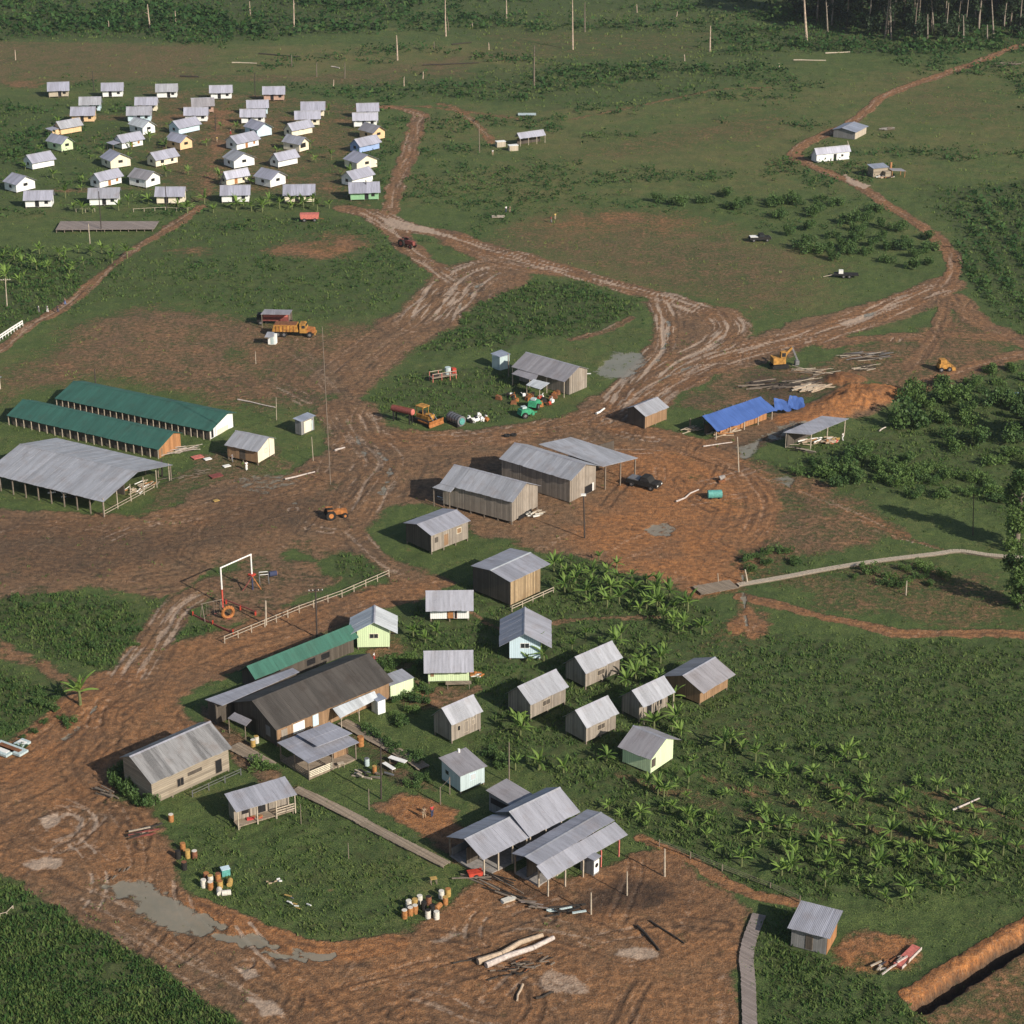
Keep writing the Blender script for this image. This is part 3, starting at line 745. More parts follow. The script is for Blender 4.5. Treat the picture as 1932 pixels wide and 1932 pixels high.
def build_ground():
    vs = np.concatenate([np.arange(2090, -70, -2.5), ])
    ys = [G(966, v).y for v in vs]
    ys = [10.0, 30.0, 50.0] + list(np.arange(62, 140, .9)) + [y for y in ys if y > 140]
    y = ys[-1]; st_ = ys[-1] - ys[-2]
    while y < 3200:
        st_ *= 1.09; y += st_; ys.append(y)
    ys = np.array(ys)
    us = np.arange(-420, 2352, 2.5)
    fr = (us - 966) / F
    ext = np.array([1.3, 1.8, 2.6, 3.6]) * fr[-1]
    fr = np.concatenate([-ext[::-1], fr, ext])
    dep = ys * ct + H * st
    X = (dep[:, None] * fr[None, :]).ravel()
    Y = np.repeat(ys, len(fr))
    D, R, L, T, Wt, K, Dr, Z = zones(X, Y)
    far = sstep(700, 1500, Y)
    Z = Z * (1 - far)
    ny, nx = len(ys), len(fr)
    q = np.arange(ny * nx, dtype=np.int32).reshape(ny, nx)
    Fc = np.stack([q[:-1, :-1], q[:-1, 1:], q[1:, 1:], q[1:, :-1]], -1).reshape(-1, 4)
    o = np_mesh('ground', np.stack([X, Y, Z], -1), Fc, ground_mat(), smooth=True)
    me = o.data
    for nm, ch in (('cover_a', (D, R, L, T)), ('cover_b', (Wt, K, Dr, Dr))):
        at = me.attributes.new(nm, 'FLOAT_COLOR', 'POINT')
        at.data.foreach_set('color', np.stack(ch, -1).astype(np.float32).ravel())
    tag(o, kind='structure')
    return o

def ground_mat():
    t = NT('ground_soil_and_grass')
    pos = t.n('ShaderNodeNewGeometry').outputs['Position']
    flat = t.map((1, 1, 0), vec=pos)
    def split(name):
        a = t.attr(name)
        s = t.n('ShaderNodeSeparateColor'); t.l(a.outputs['Color'], s.inputs[0])
        return s.outputs[0], s.outputs[1], s.outputs[2], a.outputs['Alpha']
    D, R, L, T = split('cover_a')
    Wt, K, Dr, _ = split('cover_b')
    n_l = t.noise(flat, .035, 5, .6)      # wide swells
    n_m = t.noise(flat, .22, 5, .62)
    n_s = t.noise(flat, 1.1, 5, .68)
    n_f = t.noise(flat, 4.2, 4, .7)
    n_x = t.noise(flat, 7.5, 3, .75)
    n_d = t.noise(t.map((.4, .95, 0), vec=flat), 1.0, 5, .65)
    # grass
    g_dark, g_mid, g_dry = (.060, .112, .027), (.170, .232, .060), (.310, .232, .100)
    f1 = t.math('ADD', t.math('MULTIPLY', n_m, .5), t.math('MULTIPLY', n_s, .6))
    gc = t.mix(t.ramp(f1, .46, .66), g_dark, g_mid)
    dryf = t.math('ADD', t.math('MULTIPLY', Dr, .55), t.math('MULTIPLY', t.math('SUBTRACT', n_l, .5), 1.7))
    dryf = t.math('ADD', dryf, t.math('MULTIPLY', t.math('SUBTRACT', n_s, .5), 1.1))
    dryf = t.math('ADD', dryf, t.math('MULTIPLY', t.math('SUBTRACT', t.noise(flat, .13, 6, .72), .5), 2.2))
    gc = t.mix(t.ramp(dryf, .05, .75), gc, g_dry)
    pat = t.math('ADD', t.math('MULTIPLY', t.noise(flat, .07, 6, .75), 1.0), t.math('MULTIPLY', L, .12))
    gc = t.mix(t.math('MULTIPLY', t.ramp(pat, .50, .66), .7), gc, (.036, .085, .022))
    gl = t.mix(t.ramp(f1, .46, .66), (.026, .076, .018), (.086, .152, .038))
    gc = t.mix(t.math('MULTIPLY', L, .85), gc, gl)
    gc = t.mix(t.math('MULTIPLY', t.ramp(n_f, .40, .56), .6), sc3((.030, .050, .018), 1), gc)
    gc = t.mix(t.math('MULTIPLY', t.ramp(n_x, .50, .36), .7), gc, (.022, .036, .014))
    gc = t.mix(t.math('MULTIPLY', t.ramp(n_x, .52, .66), .6), gc, (.27, .30, .10))
    # bare soil peeping through thin grass
    thin = t.math('ADD', t.math('SUBTRACT', t.noise(flat, .5, 5, .7), .64), t.math('MULTIPLY', Dr, .07))
    gc = t.mix(t.math('MULTIPLY', t.ramp(thin, 0, .10), t.math('SUBTRACT', .75, t.math('MULTIPLY', L, .5))), gc, (.165, .100, .056))
    # soil
    s_br = t.mix(t.ramp(n_s, .38, .62), (.100, .071, .042), (.250, .165, .098))
    s_rd = t.mix(t.ramp(n_s, .38, .62), (.255, .102, .036), (.56, .235, .075))
    rf = t.math('ADD', R, t.math('MULTIPLY', t.math('SUBTRACT', n_m, .52), .7), cl=True)
    sc = t.mix(rf, s_br, s_rd)
    sc = t.mix(t.math('MULTIPLY', t.ramp(n_d, .46, .66), .42), sc, (.062, .043, .030))
    sc = t.mix(t.math('MULTIPLY', t.ramp(n_f, .52, .64), .55), sc, (.34, .245, .165))
    sc = t.mix(t.math('MULTIPLY', t.ramp(n_x, .50, .36), .8), sc, (.040, .028, .021))
    sc = t.mix(t.math('MULTIPLY', t.ramp(t.noise(flat, .09, 4), .5, .7), .35), sc, (.10, .078, .058))
    sc = t.mix(K, sc, (.028, .024, .022))
    # cover edge broken up by small noise
    e = t.math('ADD', D, t.math('MULTIPLY', t.math('SUBTRACT', n_s, .5), 1.3))
    e = t.math('ADD', e, t.math('MULTIPLY', t.math('SUBTRACT', n_m, .5), .9))
    e = t.math('ADD', e, t.math('MULTIPLY', t.math('SUBTRACT', n_f, .5), .5))
    cov = t.ramp(e, .28, .70)
    col = t.mix(cov, gc, sc)
    # thin weeds on soil
    wd = t.ramp(t.math('ADD', t.noise(flat, .45, 5, .7), t.math('MULTIPLY', L, .2)), .60, .70)
    col = t.mix(t.math('MULTIPLY', wd, t.math('SUBTRACT', .62, t.math('MULTIPLY', R, .4), cl=True)), col, t.mix(n_s, (.03, .042, .017), (.085, .085, .036)))
    # dried pale clay
    tf = t.math('ADD', T, t.math('MULTIPLY', t.math('SUBTRACT', n_s, .5), .9))
    tf = t.math('ADD', tf, t.math('MULTIPLY', t.math('SUBTRACT', n_f, .5), .35))
    pc = t.mix(n_f, (.34, .245, .18), (.58, .47, .37))
    pc = t.mix(t.math('MULTIPLY', K, .8), pc, (.05, .045, .04))
    col = t.mix(t.math('MULTIPLY', t.ramp(tf, .26, .62), .8), col, pc)
    # puddles
    wf = t.ramp(t.math('ADD', Wt, t.math('MULTIPLY', t.math('SUBTRACT', t.noise(flat, .7, 5, .7), .5), 2.0)), .34, .58)
    col = t.mix(t.math('MULTIPLY', wf, .85), col, t.mix(n_m, (.165, .160, .120), (.27, .255, .205)))
    h = t.math('ADD', t.math('MULTIPLY', n_s, .6), t.math('MULTIPLY', n_f, .5))
    h = t.math('MULTIPLY', h, t.math('SUBTRACT', 1.0, wf))
    h = t.math('MULTIPLY', h, t.math('ADD', .55, t.math('MULTIPLY', cov, 1.1)))
    t.bump(h, .95, .27)
    rough = t.math('SUBTRACT', .95, t.math('MULTIPLY', wf, .83))
    return t.fin(col, rough, 0, .2)

GROUND = build_ground()
# ------------------------------------------------------------------ buildings
def slope(mb, L, y0, z0, y1, z1, rr, sheet=.85, th=.04, jag=.05):
    """one roof slope as separate overlapping sheets, local frame (x along ridge)"""
    n = max(2, int(round(L / sheet)))
    for i in range(n):
        xa, xb = L * i / n, L * (i + 1) / n + .03
        j = rr.uniform(-jag, jag); dz = rr.uniform(0, .014) + (i % 2) * .012
        ty = (y1 - y0); tz = (z1 - z0)
        k = j / math.hypot(ty, tz)
        p = [(xa, y0 - ty * k, z0 - tz * k + dz), (xb, y0 - ty * k, z0 - tz * k + dz), (xb, y1, z1 + dz), (xa, y1, z1 + dz)]
        if y1 < y0: p = p[::-1]
        tn = rr.choice([.2, .4, .5, .55, .6, .8]) + rr.uniform(-.12, .12)
        mb.sheet(p, th, tn)

def frame_from(a, b):
    d = Vector((b.x - a.x, b.y - a.y, 0)); L = d.length; d.normalize()
    return d, Vector((-d.y, d.x, 0)), L, math.atan2(d.y, d.x)

def opening(root, kind, wall, u, z0, w, h, geo, mat='dark', fmat=None):
    """window / door / shutter proud of a wall; geo gives the wall planes"""
    (x0, x1, y0, y1) = geo
    def P(uu, zz, off):
        if wall == 'f': return (x0 + uu * (x1 - x0), y0 - off, zz)
        if wall == 'b': return (x0 + uu * (x1 - x0), y1 + off, zz)
        if wall == 'l': return (x0 - off, y1 + (y0 - y1) * uu, zz)
        return (x1 + off, y0 + (y1 - y0) * uu, zz)
    ln = (x1 - x0) if wall in 'fb' else (y1 - y0)
    du = w / 2 / ln
    def plate(ua, ub, za, zb, off, name, m, par):
        pts = [P(ua, za, off), P(ub, za, off), P(ub, zb, off), P(ua, zb, off)]
        bk = [P(ua, za, -.05), P(ub, za, -.05), P(ub, zb, -.05), P(ua, zb, -.05)]
        mb = MB()
        mb.add(pts + bk, [(0, 1, 2, 3), (7, 6, 5, 4), (0, 4, 5, 1), (1, 5, 6, 2), (2, 6, 7, 3), (3, 7, 4, 0)])
        return mb.build(name, m, par)
    if fmat:
        fr = plate(u - du, u + du, z0, z0 + h, .03, kind, M[fmat], root)
        e = .08 / ln
        if w > 1.0 and kind == 'window':
            plate(u - du + e, u - e * .4, z0 + .08, z0 + h - .08, .055, 'pane', M[mat], fr)
            plate(u + e * .4, u + du - e, z0 + .08, z0 + h - .08, .055, 'pane', M[mat], fr)
        else:
            plate(u - du + e, u + du - e, z0 + .08, z0 + h - .08, .055, 'pane' if kind == 'window' else 'door_leaf', M[mat], fr)
    else:
        plate(u - du, u + du, z0, z0 + h, .04, kind, M[mat], root)

def gable(label, k, A, B, R, He, Hr, wall='wood', roof='zinc', w1=None, w2=None, of=.5, ob=.4, oe=.35, oe2=None, zf=.3,
          stilts=True, win=(), name='cottage', cat='house', group=None, ridge='zinc', panel=None, seed=None, openwalls=False,
          posts=0, Hb=None, cap=True, dens=.85, K=None):
    a = g(k, *A, He); b = g(k, *B, He); r = g(k, *R, Hr)
    ex, ey, L, yaw = frame_from(a, b)
    if K is not None:
        wt = (g(k, *K, He) - a).dot(ey)          # whole roof depth from the sighted rear eave
        lo, hi = He + .15, He + .9 * wt
        for _ in range(40):
            Hr = (lo + hi) / 2
            if (g(k, *R, Hr) - a).dot(ey) > wt / 2: lo = Hr
            else: hi = Hr
        w1 = wt / 2; w2 = wt - w1
    if w1 is None: w1 = max(1.3, (r - a).dot(ey))
    if w2 is None: w2 = w1
    if Hb is None: Hb = Hr - (Hr - He) / w1 * w2
    oe2 = oe if oe2 is None else oe2
    rr = random.Random(seed if seed is not None else int(abs(a.x * 13 + a.y * 7)))
    root = thing(name, label, cat, (a.x, a.y, 0), yaw, group)
    mb = MB()
    slope(mb, L, 0, He, w1, Hr, rr, dens)
    if w2 > .05: slope(mb, L, w1 + w2, Hb, w1, Hr, rr, dens)
    ro = mb.build('roof', M[roof], root)
    if cap and w2 > .05:
        cb = MB()
        s1 = (Hr - He) / w1; s2 = (Hr - Hb) / w2
        cb.prism([(w1 - .22, Hr - .22 * s1 + .045), (w1, Hr + .06), (w1 + .22, Hr - .22 * s2 + .045), (w1, Hr + .01)], -.04, L + .06, lambda x, y, z: (x, y, z))
        cb.build('ridge_cap', M[ridge], ro)
    def zr(y):
        return (He + (Hr - He) * y / w1 if y <= w1 else Hr + (Hb - Hr) * (y - w1) / max(w2, .05)) - .075
    yb = w1 + w2 - ob
    geo = (oe, L - oe2, of, yb)
    if not openwalls:
        pr = [(of, zf), (of, zr(of)), (w1, zr(w1)), (yb, zr(yb)), (yb, zf)]
        if w2 <= .05 or abs(yb - w1) < .1 or yb < w1: pr = [(of, zf), (of, zr(of)), (yb, zr(yb)), (yb, zf)]
        wb = MB().prism(pr[::-1], oe, L - oe2, lambda x, y, z: (x, y, z))
        wb.build('wall', M[wall], root)
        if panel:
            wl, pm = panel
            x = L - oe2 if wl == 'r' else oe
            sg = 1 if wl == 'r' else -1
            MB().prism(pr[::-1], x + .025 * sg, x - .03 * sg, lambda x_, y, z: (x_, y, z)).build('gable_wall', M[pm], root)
    if stilts and zf > .15:
        nx_ = max(2, int((L - oe - oe2) / 2.6) + 1)
        for i in range(nx_):
            for y in (of + .12, yb - .12):
                x = oe + .12 + (L - oe - oe2 - .24) * i / (nx_ - 1)
                MB().box(x, y, (zf - .35) / 2, .18, .18, zf + .35).build('stilt', M['post'], root)
    if posts:
        for i in range(posts):
            x = .25 + (L - .5) * i / (posts - 1)
            MB().box(x, .15, (zr(.15)) / 2 - .15, .13, .13, zr(.15) + .3).build('post', M['pale_post'], root)
    for w in win:
        opening(root, *w[:6], geo, *(w[6:]))
    root['_L'] = L; root['_w'] = w1 + w2
    return root

def local(root, P):
    """world -> local of a root empty (yaw only)"""
    ca, sa = math.cos(-root.rotation_euler.z), math.sin(-root.rotation_euler.z)
    d = Vector(P) - root.location
    return Vector((d.x * ca - d.y * sa, d.x * sa + d.y * ca, d.z))

def slabroof(root, k, pts, zs, mat, name='roof', th=.06):
    """irregular roof plane from corner sightings with heights; local to root"""
    P = [local(root, g(k, x, y, z)) for (x, y), z in zip(pts, zs)]
    a, b, d = P[0], P[1], P[-1]
    nrm = (b - a).cross(d - a)
    if nrm.z < 0: P = P[::-1]
    mb = MB()
    if len(P) == 4:
        # lay the plane as a row of sheets between edge 0-1 and edge 3-2
        n = max(2, int((P[1] - P[0]).length / .9)); rr = random.Random(int(abs(P[0].x * 91)) + n)
        for i in range(n):
            t0, t1 = i / n, (i + 1) / n + .004
            dz = Vector((0, 0, rr.uniform(0, .015) + .012 * (i % 2)))
            mb.sheet([P[0].lerp(P[1], t0) + dz, P[0].lerp(P[1], t1) + dz, P[3].lerp(P[2], t1) + dz, P[3].lerp(P[2], t0) + dz], th, rr.uniform(.2, .8))
    else:
        mb.sheet(P, th)
    return mb.build(name, M[mat], root)

def simple_root(name, label, cat, k, A, B, group=None):
    a = g(k, *A); b = g(k, *B)
    ex, ey, L, yaw = frame_from(a, b)
    return thing(name, label, cat, (a.x, a.y, 0), yaw, group)

# ---- the far settlement: 47 cottages, each sighted separately
FARG = 'cottages of the far settlement'
# type f: front slope to the viewer; A: turned, front lit; B: gable end lit
far = [
 ('a','f',(425,345),(628,338),(440,262),'beige','beige cottage at the left end of the farthest row of the far settlement'),
 ('a','f',(912,345),(1118,340),(922,268),'white','white cottage second from the left in the farthest row, beside a dark pole'),
 ('a','f',(1405,352),(1610,348),(1420,278),'white','white cottage in the middle of the farthest row with a dark doorway'),
 ('b','f',(203,362),(415,358),(215,290),'white','white cottage fourth from the left in the farthest row with shaded porch'),
 ('b','f',(683,375),(892,372),(692,300),'pink','pinkish brown cottage at the right end of the farthest row'),
 ('a','f',(710,472),(915,468),(725,395),'paleblue','pale blue cottage with streaky light roof, leftmost of the second row'),
 ('a','f',(1215,472),(1425,470),(1232,396),'offwhite','cream cottage second from left in the second row, half hidden by a roof'),
 ('b','f',(42,485),(255,478),(52,405),'pink','cottage with pinkish gable, third from left in the second row'),
 ('b','f',(540,500),(745,495),(552,424),'paleblue','pale blue gabled cottage fourth from left in the second row'),
 ('b','f',(1030,518),(1255,515),(1042,438),'offwhite','cream cottage fifth from left in the second row'),
 ('b','f',(1538,530),(1745,525),(1548,452),'white','white cottage at the right end of the second row'),
 ('a','f',(630,568),(860,565),(640,485),'peach','peach cottage leftmost of the third row, in front of the streaky roof'),
 ('a','f',(1140,565),(1375,560),(1152,484),'paleblue','pale blue cottage second from left in the third row'),
 ('a','f',(1660,565),(1885,562),(1672,488),'white','whitish cottage third from left in the third row'),
 ('b','f',(478,580),(712,578),(490,505),'white','white cottage fourth from left in the third row'),
 ('b','f',(975,600),(1215,595),(988,522),'offwhite','yellowish cream cottage fifth from left in the third row'),
 ('b','f',(1500,612),(1735,608),(1510,538),'white','white cottage at the right end of the third row, behind a peach gable'),
 ('a','A',(548,688),(758,650),(500,620),'peach','orange peach cottage with a small annex at its left, far left of the settlement'),
 ('a','B',(1155,640),(1295,678),(1235,578),'white','white gabled cottage whose roof is patched bright white'),
 ('a','A',(1622,685),(1830,640),(1568,612),'paleblue','light blue cottage right of the bright patched roof'),
 ('b','B',(510,660),(640,700),(600,597),'paleblue','sky blue gabled cottage with no window, in the middle of the settlement'),
 ('b','A',(955,705),(1160,665),(898,638),'offwhite','cream walled cottage right of the sky blue gable'),
 ('b','B',(1548,690),(1690,728),(1640,630),'peach','peach gabled cottage in the rightmost column of the settlement'),
 ('a','B',(410,792),(560,828),(490,728),'palegreen','pale green gabled cottage with mottled front at the far left'),
 ('a','A',(1105,815),(1315,775),(1045,745),'white','white cottage with brown door and a flat carport roof at its left'),
 ('a','B',(1490,778),(1635,815),(1565,712),'peach','peach gabled cottage with one dark window, centre left of the settlement'),
 ('b','A',(458,825),(675,775),(412,745),'white','white cottage with a brown door below the sky blue gable'),
 ('b','B',(858,800),(1030,832),(935,735),'offwhite','cream gabled cottage with a dark open porch'),
 ('b','A',(1570,850),(1770,805),(1512,778),'blue','bright blue cottage in the rightmost column'),
 ('a','A',(292,1000),(512,958),(232,922),'white','white cottage with a banana plant in front of its wall, left side'),
 ('a','B',(900,938),(1000,982),(990,862),'offwhite','cream gabled cottage half hidden by plants, left of centre'),
 ('a','A',(1412,975),(1632,930),(1355,900),'offwhite','cream cottage with two dark windows beside dead tree poles'),
 ('b','B',(318,940),(430,980),(420,865),'white','white gabled cottage with one window and a banana plant before it'),
 ('b','A',(832,980),(1028,938),(772,910),'white','white cottage with a plain long wall, right of the white gable'),
 ('b','B',(1412,955),(1545,998),(1518,880),'offwhite','cream gabled cottage below the bright blue one'),
 ('a','B',(20,1160),(150,1195),(110,1078),'white','white gabled cottage at the lower left corner of the far settlement'),
 ('a','A',(905,1165),(1125,1112),(842,1090),'white','white cottage with orange brown door and shaded side, left of a white gable'),
 ('a','B',(1150,1117),(1330,1152),(1238,1040),'white','white gabled cottage with a wide dark window, right of the orange brown door'),
 ('b','A',(360,1145),(578,1105),(305,1080),'offwhite','cream cottage with brown door in the seventh row, centre'),
 ('b','B',(600,1112),(765,1150),(690,1035),'white','white gabled cottage with one dark window, seventh row, right of the cream one'),
 ('b','A',(1505,1150),(1712,1098),(1442,1072),'white','white cottage behind the green one at the lower right corner'),
 ('a','f',(205,1335),(475,1330),(228,1243),'white','white cottage at the left end of the nearest row of the far settlement'),
 ('a','f',(788,1318),(1080,1312),(805,1220),'white','white cottage with deep shaded porch, second in the nearest row'),
 ('a','f',(1395,1300),(1670,1300),(1412,1208),'offwhite','cream cottage third in the nearest row, behind a double dark pole'),
 ('b','f',(298,1290),(575,1285),(310,1195),'white','white cottage fourth in the nearest row, bananas in front'),
 ('b','f',(868,1290),(1165,1285),(880,1188),'offwhite','cream cottage fifth in the nearest row, leaves across its wall'),
 ('b','f',(1468,1270),(1755,1262),(1480,1168),'green','green cottage at the right end of the nearest row'),
]
for n_, (k, ty, A, B, R, wl, lb) in enumerate(far):
    rf = 'tin_white' if 'patched bright' in lb else ('zinc_pale' if 'streaky light' in lb else 'zinc_far')
    if n_ % 5 == 2: rf = ['zinc', 'zinc_brown', 'zinc_pale'][n_ % 3]
    rr = random.Random(n_)
    if ty == 'f':
        near = A[1] > 1200
        gable(lb, k, A, B, R, 2.25, 4.35 if not near else 4.2, wl, rf, w2=2.7, of=.9, ob=.4, oe=.45, zf=.35, group=FARG, seed=n_,
              win=[('door', 'f', rr.uniform(.35, .6), .4, 1.0, 1.9, 'dark'), ('window', 'f', .8, 1.1, .9, .8, 'dark'), ('window', 'r', .5, 1.2, .8, .8, 'dark')] if 'no window' not in lb else [], dens=1.1)
    elif ty == 'A':
        door = ('door', 'f', .45, .4, .9, 1.9, 'doorwood')
        ws = [('window', 'l', .5, 1.2, 1.0, .8, 'dark')]
        if 'door' in lb: ws += [door, ('window', 'f', .8, 1.0, .7, .8, 'dark' if 'cream' in lb else 'doorwood')]
        if 'two dark' in lb: ws += [('window', 'f', .3, 1.0, 1.1, .8, 'dark'), ('window', 'f', .75, 1.0, .8, .7, 'dark')]
        o = gable(lb, k, A, B, R, 2.15, 4.05, wl, rf, w2=2.6, of=.75, ob=.3, oe=.4, zf=.35, group=FARG, seed=n_, win=ws, dens=1.1)
        if 'annex' in lb or 'carport' in lb:
            MB().sheet([(-2.6, .8, 2.0), (.3, .8, 2.25), (.3, 4.2, 2.35), (-2.6, 4.2, 2.1)], .06).build('annex_roof', M['zinc_far'], o)
            if 'annex' in lb: MB().box(-.9, 2.4, .95, 2.4, 2.6, 1.9).build('annex', M[wl], o)
            else:
                for x, y in ((-2.4, 1), (-2.4, 4)): MB().box(x, y, 1, .12, .12, 2).build('post', M['post'], o)
    else:
        ws = [('window', 'r', .5, 1.55, 1.3, .75, 'dark')] if 'no window' not in lb else []
        if 'open porch' in lb: ws = [('porch_opening', 'r', .4, 1.3, 2.2, 1.3, 'dark')]
        ws += [('window', 'f', .5, 1.2, 1.0, .8, 'dark')]
        gable(lb, k, A, B, R, 2.45, 4.25, wl, rf, of=.35, ob=.35, oe=.4, oe2=.75, zf=.35, group=FARG, seed=n_, win=ws, dens=1.1)

# ---- wooden cottages near the banana field
NG = 'wooden cottages of the near settlement'
W3 = lambda u: [('window', 'f', u, 1.35, 1.5, .85, 'wood_dark', 'pale_post')]
gable('grey wooden cottage in the middle of the cluster, with long shuttered opening', 'k', (680,455), (902,350), (600,350), 2.75, 4.55, 'wood', 'zinc_pale', w2=2.5, Hb=2.45, of=.35, oe=.3, zf=.45, group=NG, win=W3(.45))
gable('grey wooden cottage at the upper edge of the cluster, behind young bananas', 'k', (1000,275), (1215,180), (925,180), 2.75, 4.55, 'wood', 'zinc_pale', w2=2.5, Hb=2.45, of=.35, oe=.3, zf=.45, group=NG, win=W3(.45))
gable('grey wooden cottage with many small wall openings, leftmost of the cluster', 'k', (222,572), (405,492), (150,478), 3.1, 4.85, 'wood', 'zinc_pale', w2=2.3, Hb=2.7, of=.3, oe=.2, zf=.45, group=NG, win=[('window', 'f', .25, 1.6, .55, .8, 'dark', 'pale_post'), ('door', 'f', .5, .9, .8, 1.7, 'wood', 'pale_post'), ('window', 'f', .75, 1.6, .55, .8, 'wood', 'pale_post')])
gable('grey wooden cottage with pale roof just above the pale green gabled house', 'k', (1005,590), (1193,503), (930,488), 2.75, 4.55, 'wood', 'zinc_pale', w2=2.5, Hb=2.45, of=.35, oe=.25, zf=.45, group=NG, win=W3(.5))
gable('grey wooden cottage with an open timber porch under its pale roof', 'k', (1335,470), (1520,382), (1257,375), 2.75, 4.45, 'wood', 'zinc_pale', w2=2.5, Hb=2.4, of=1.1, oe=.3, zf=.4, group=NG, posts=3, win=[('door', 'f', .35, .5, .9, 1.8, 'dark'), ('window', 'f', .7, 1.2, .9, .8, 'dark')])
gable('orange brown cottage with dull weathered roof, rightmost of the wooden cottages', 'k', (1680,388), (1868,278), (1572,276), 2.45, 4.1, 'wood_brown', 'zinc_brown', K=(1460, 275), w2=2.7, of=.9, oe=.5, zf=.35, group=NG, win=[('door', 'f', .3, .4, .8, 1.7, 'wood_brown')])
gable('pale green gabled house with brownish roof at the edge of the banana field', 'k', (1183,697), (1375,775), (1290,578), 2.55, 4.2, 'palegreen', 'zinc_brown', K=(1615, 680), w2=3.4, of=.5, ob=1.4, oe=.5, oe2=.3, zf=.3, win=[('porch_opening', 'r', .12, 1.0, .9, 1.2, 'wood_dark')])
# white and green painted houses
gable('white house with brown doorway in front of the tall slatted barn', 'j', (232,947), (665,942), (240,762), 2.35, 4.45, 'white', 'zinc', w2=2.4, of=1.15, oe=.65, zf=.5,
      win=[('door', 'f', .52, .5, 1.0, 1.75, 'doorwood', 'dark'), ('door', 'f', .66, .5, .45, 1.75, 'dark', 'pink')])
gable('pale blue white gabled house with four pane window and half shaded roof', 'j', (905,1020), (895,1268), (1130,930), 2.7, 4.75, 'paleblue', 'zinc', w2=3.9, of=1.5, ob=1.6, oe=.5, oe2=.9, zf=.4,
      win=[('window', 'r', .5, 2.0, 1.35, .85, 'glass', 'white')])
gable('pale green house with long plain wall facing the viewer, wooden ramp at its right', 'j', (215,1508), (665,1500), (222,1308), 2.35, 4.45, 'palegreen', 'zinc', w2=2.4, of=1.1, oe=.6, zf=.45, win=[('window', 'f', .1, 1.2, .5, .9, 'wood_brown')])
gable('lime green gabled house with four pane window at the end of the long green roof', 'i', (1375,708), (1366,835), (1553,635), 2.7, 4.7, 'palegreen', 'tin_white', w2=3.4, of=1.2, ob=1.2, oe=.5, oe2=.7, zf=.35,
      win=[('window', 'r', .52, 1.75, 1.35, .8, 'glass', 'offwhite')])
o = gable('small pale blue house with low dull roof, between boardwalk and dining shed', 'q', (1410,930), (1715,810), (1050,765), 2.75, 3.35, 'bluegrey', 'zinc_brown', w2=.0, of=.25, ob=.35, oe=.25, zf=.3, win=[('window', 'f', .52, 1.35, .95, .95, 'tin_white', 'paleblue'), ('window', 'l', .3, 1.5, .8, .7, 'glass', 'bluegrey')], cap=False)
pw = local(o, g('q', 1400, 650, 3.35)); MB().cyl((pw.x, pw.y, 3.2), (pw.x, pw.y, 3.75), .16, n=10).build('vent', M['trim'], o)
# big weathered left barn
o = gable('large weathered wooden barn with streaked grey tin roof, vines on its left end', 'l', (420,755), (1005,492), (245,560), 3.55, 5.7, 'wood_tan', 'zinc_old', w2=2.4, of=.45, oe=.3, zf=.25,
      win=[('window', 'f', .36, 1.1, 1.1, 1.2, 'dark', 'post'), ('door', 'f', .86, .5, 1.1, 2.0, 'dark', 'post'), ('window', 'f', .55, 2.0, 2.2, .5, 'wood_dark')], name='barn', cat='barn')
# porch shed with laundry
o = gable('low board shed with grey tin roof and cluttered open porch, beside the weathered barn', 'l', (1035,960), (1475,830), (862,850), 2.75, 3.5, 'wood', 'zinc', w2=.0, of=1.7, ob=.3, oe=.35, zf=.5, posts=4, cap=False, name='shed', cat='shed', win=[('door', 'f', .5, .6, 1.0, 1.8, 'dark'), ('window', 'f', .2, 1.1, .9, .8, 'dark')])
L_ = o['_L']
for i in range(3): MB().box(L_ * .82, .2, .75 + i * .35, L_ * .32, .05, .14).build('rail', M['pale_post'], o)
MB().box(L_ / 2, 1.0, .42, L_ - .5, 1.5, .12).build('porch_floor', M['plank'], o)
for i in range(4): MB().box(.5 + i * (L_ - 1) / 3, .35, .15, .14, .14, .7).build('stilt', M['post'], o)
# long dark building
o = gable('long building with dark tar roof, brown front wall and white shutters', 'i', (840,1525), (1690,1168), (640,1322), 2.9, 5.0, 'wood_brown', 'tar', K=(455,1343), of=.45, oe=.4, zf=.2, ridge='tar', name='long_building', cat='building', seed=5,
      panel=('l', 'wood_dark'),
      win=[('shutter_or_shade_gap', 'f', .165, .9, .95, 1.5, 'white'), ('shutter_or_shade_gap', 'f', .215, .9, .95, 1.5, 'white'), ('shutter_or_shade_gap', 'f', .335, .8, .95, 1.7, 'paleblue'), ('door', 'f', .065, .3, 1.0, 2.0, 'wood'), ('window', 'l', .8, 1.0, 1.0, 1.5, 'grey_board'), ('door', 'l', .45, .3, 1.2, 2.0, 'dark')])
L_ = o['_L']
slabroof(o, 'i', [(325,1300), (450,1345), (1010,1100), (960,1072)], [3.05, 3.2, 3.2, 3.05], 'zinc', 'lean_to_roof')
q0 = local(o, g('i', 325, 1300, 3.05)); q1 = local(o, g('i', 960, 1072, 3.05))
MB().box((q0.x + q1.x) / 2, q0.y - 1.1, 1.45, abs(q1.x - q0.x) - .6, 1.9, 2.9).build('lean_to_wall', M['wood_dark'], o)
slabroof(o, 'i', [(1305,1435), (1580,1292), (1552,1240), (1250,1365)], [2.15, 2.15, 2.75, 2.75], 'tin_white', 'awning')
for xx in (1312, 1440, 1575):
    pz = local(o, g('i', xx, 1432 - (xx - 1305) * .52, 2.1)); MB().box(pz.x, pz.y, 1.02, .1, .1, 2.2).build('awning_post', M['pale_post'], o)
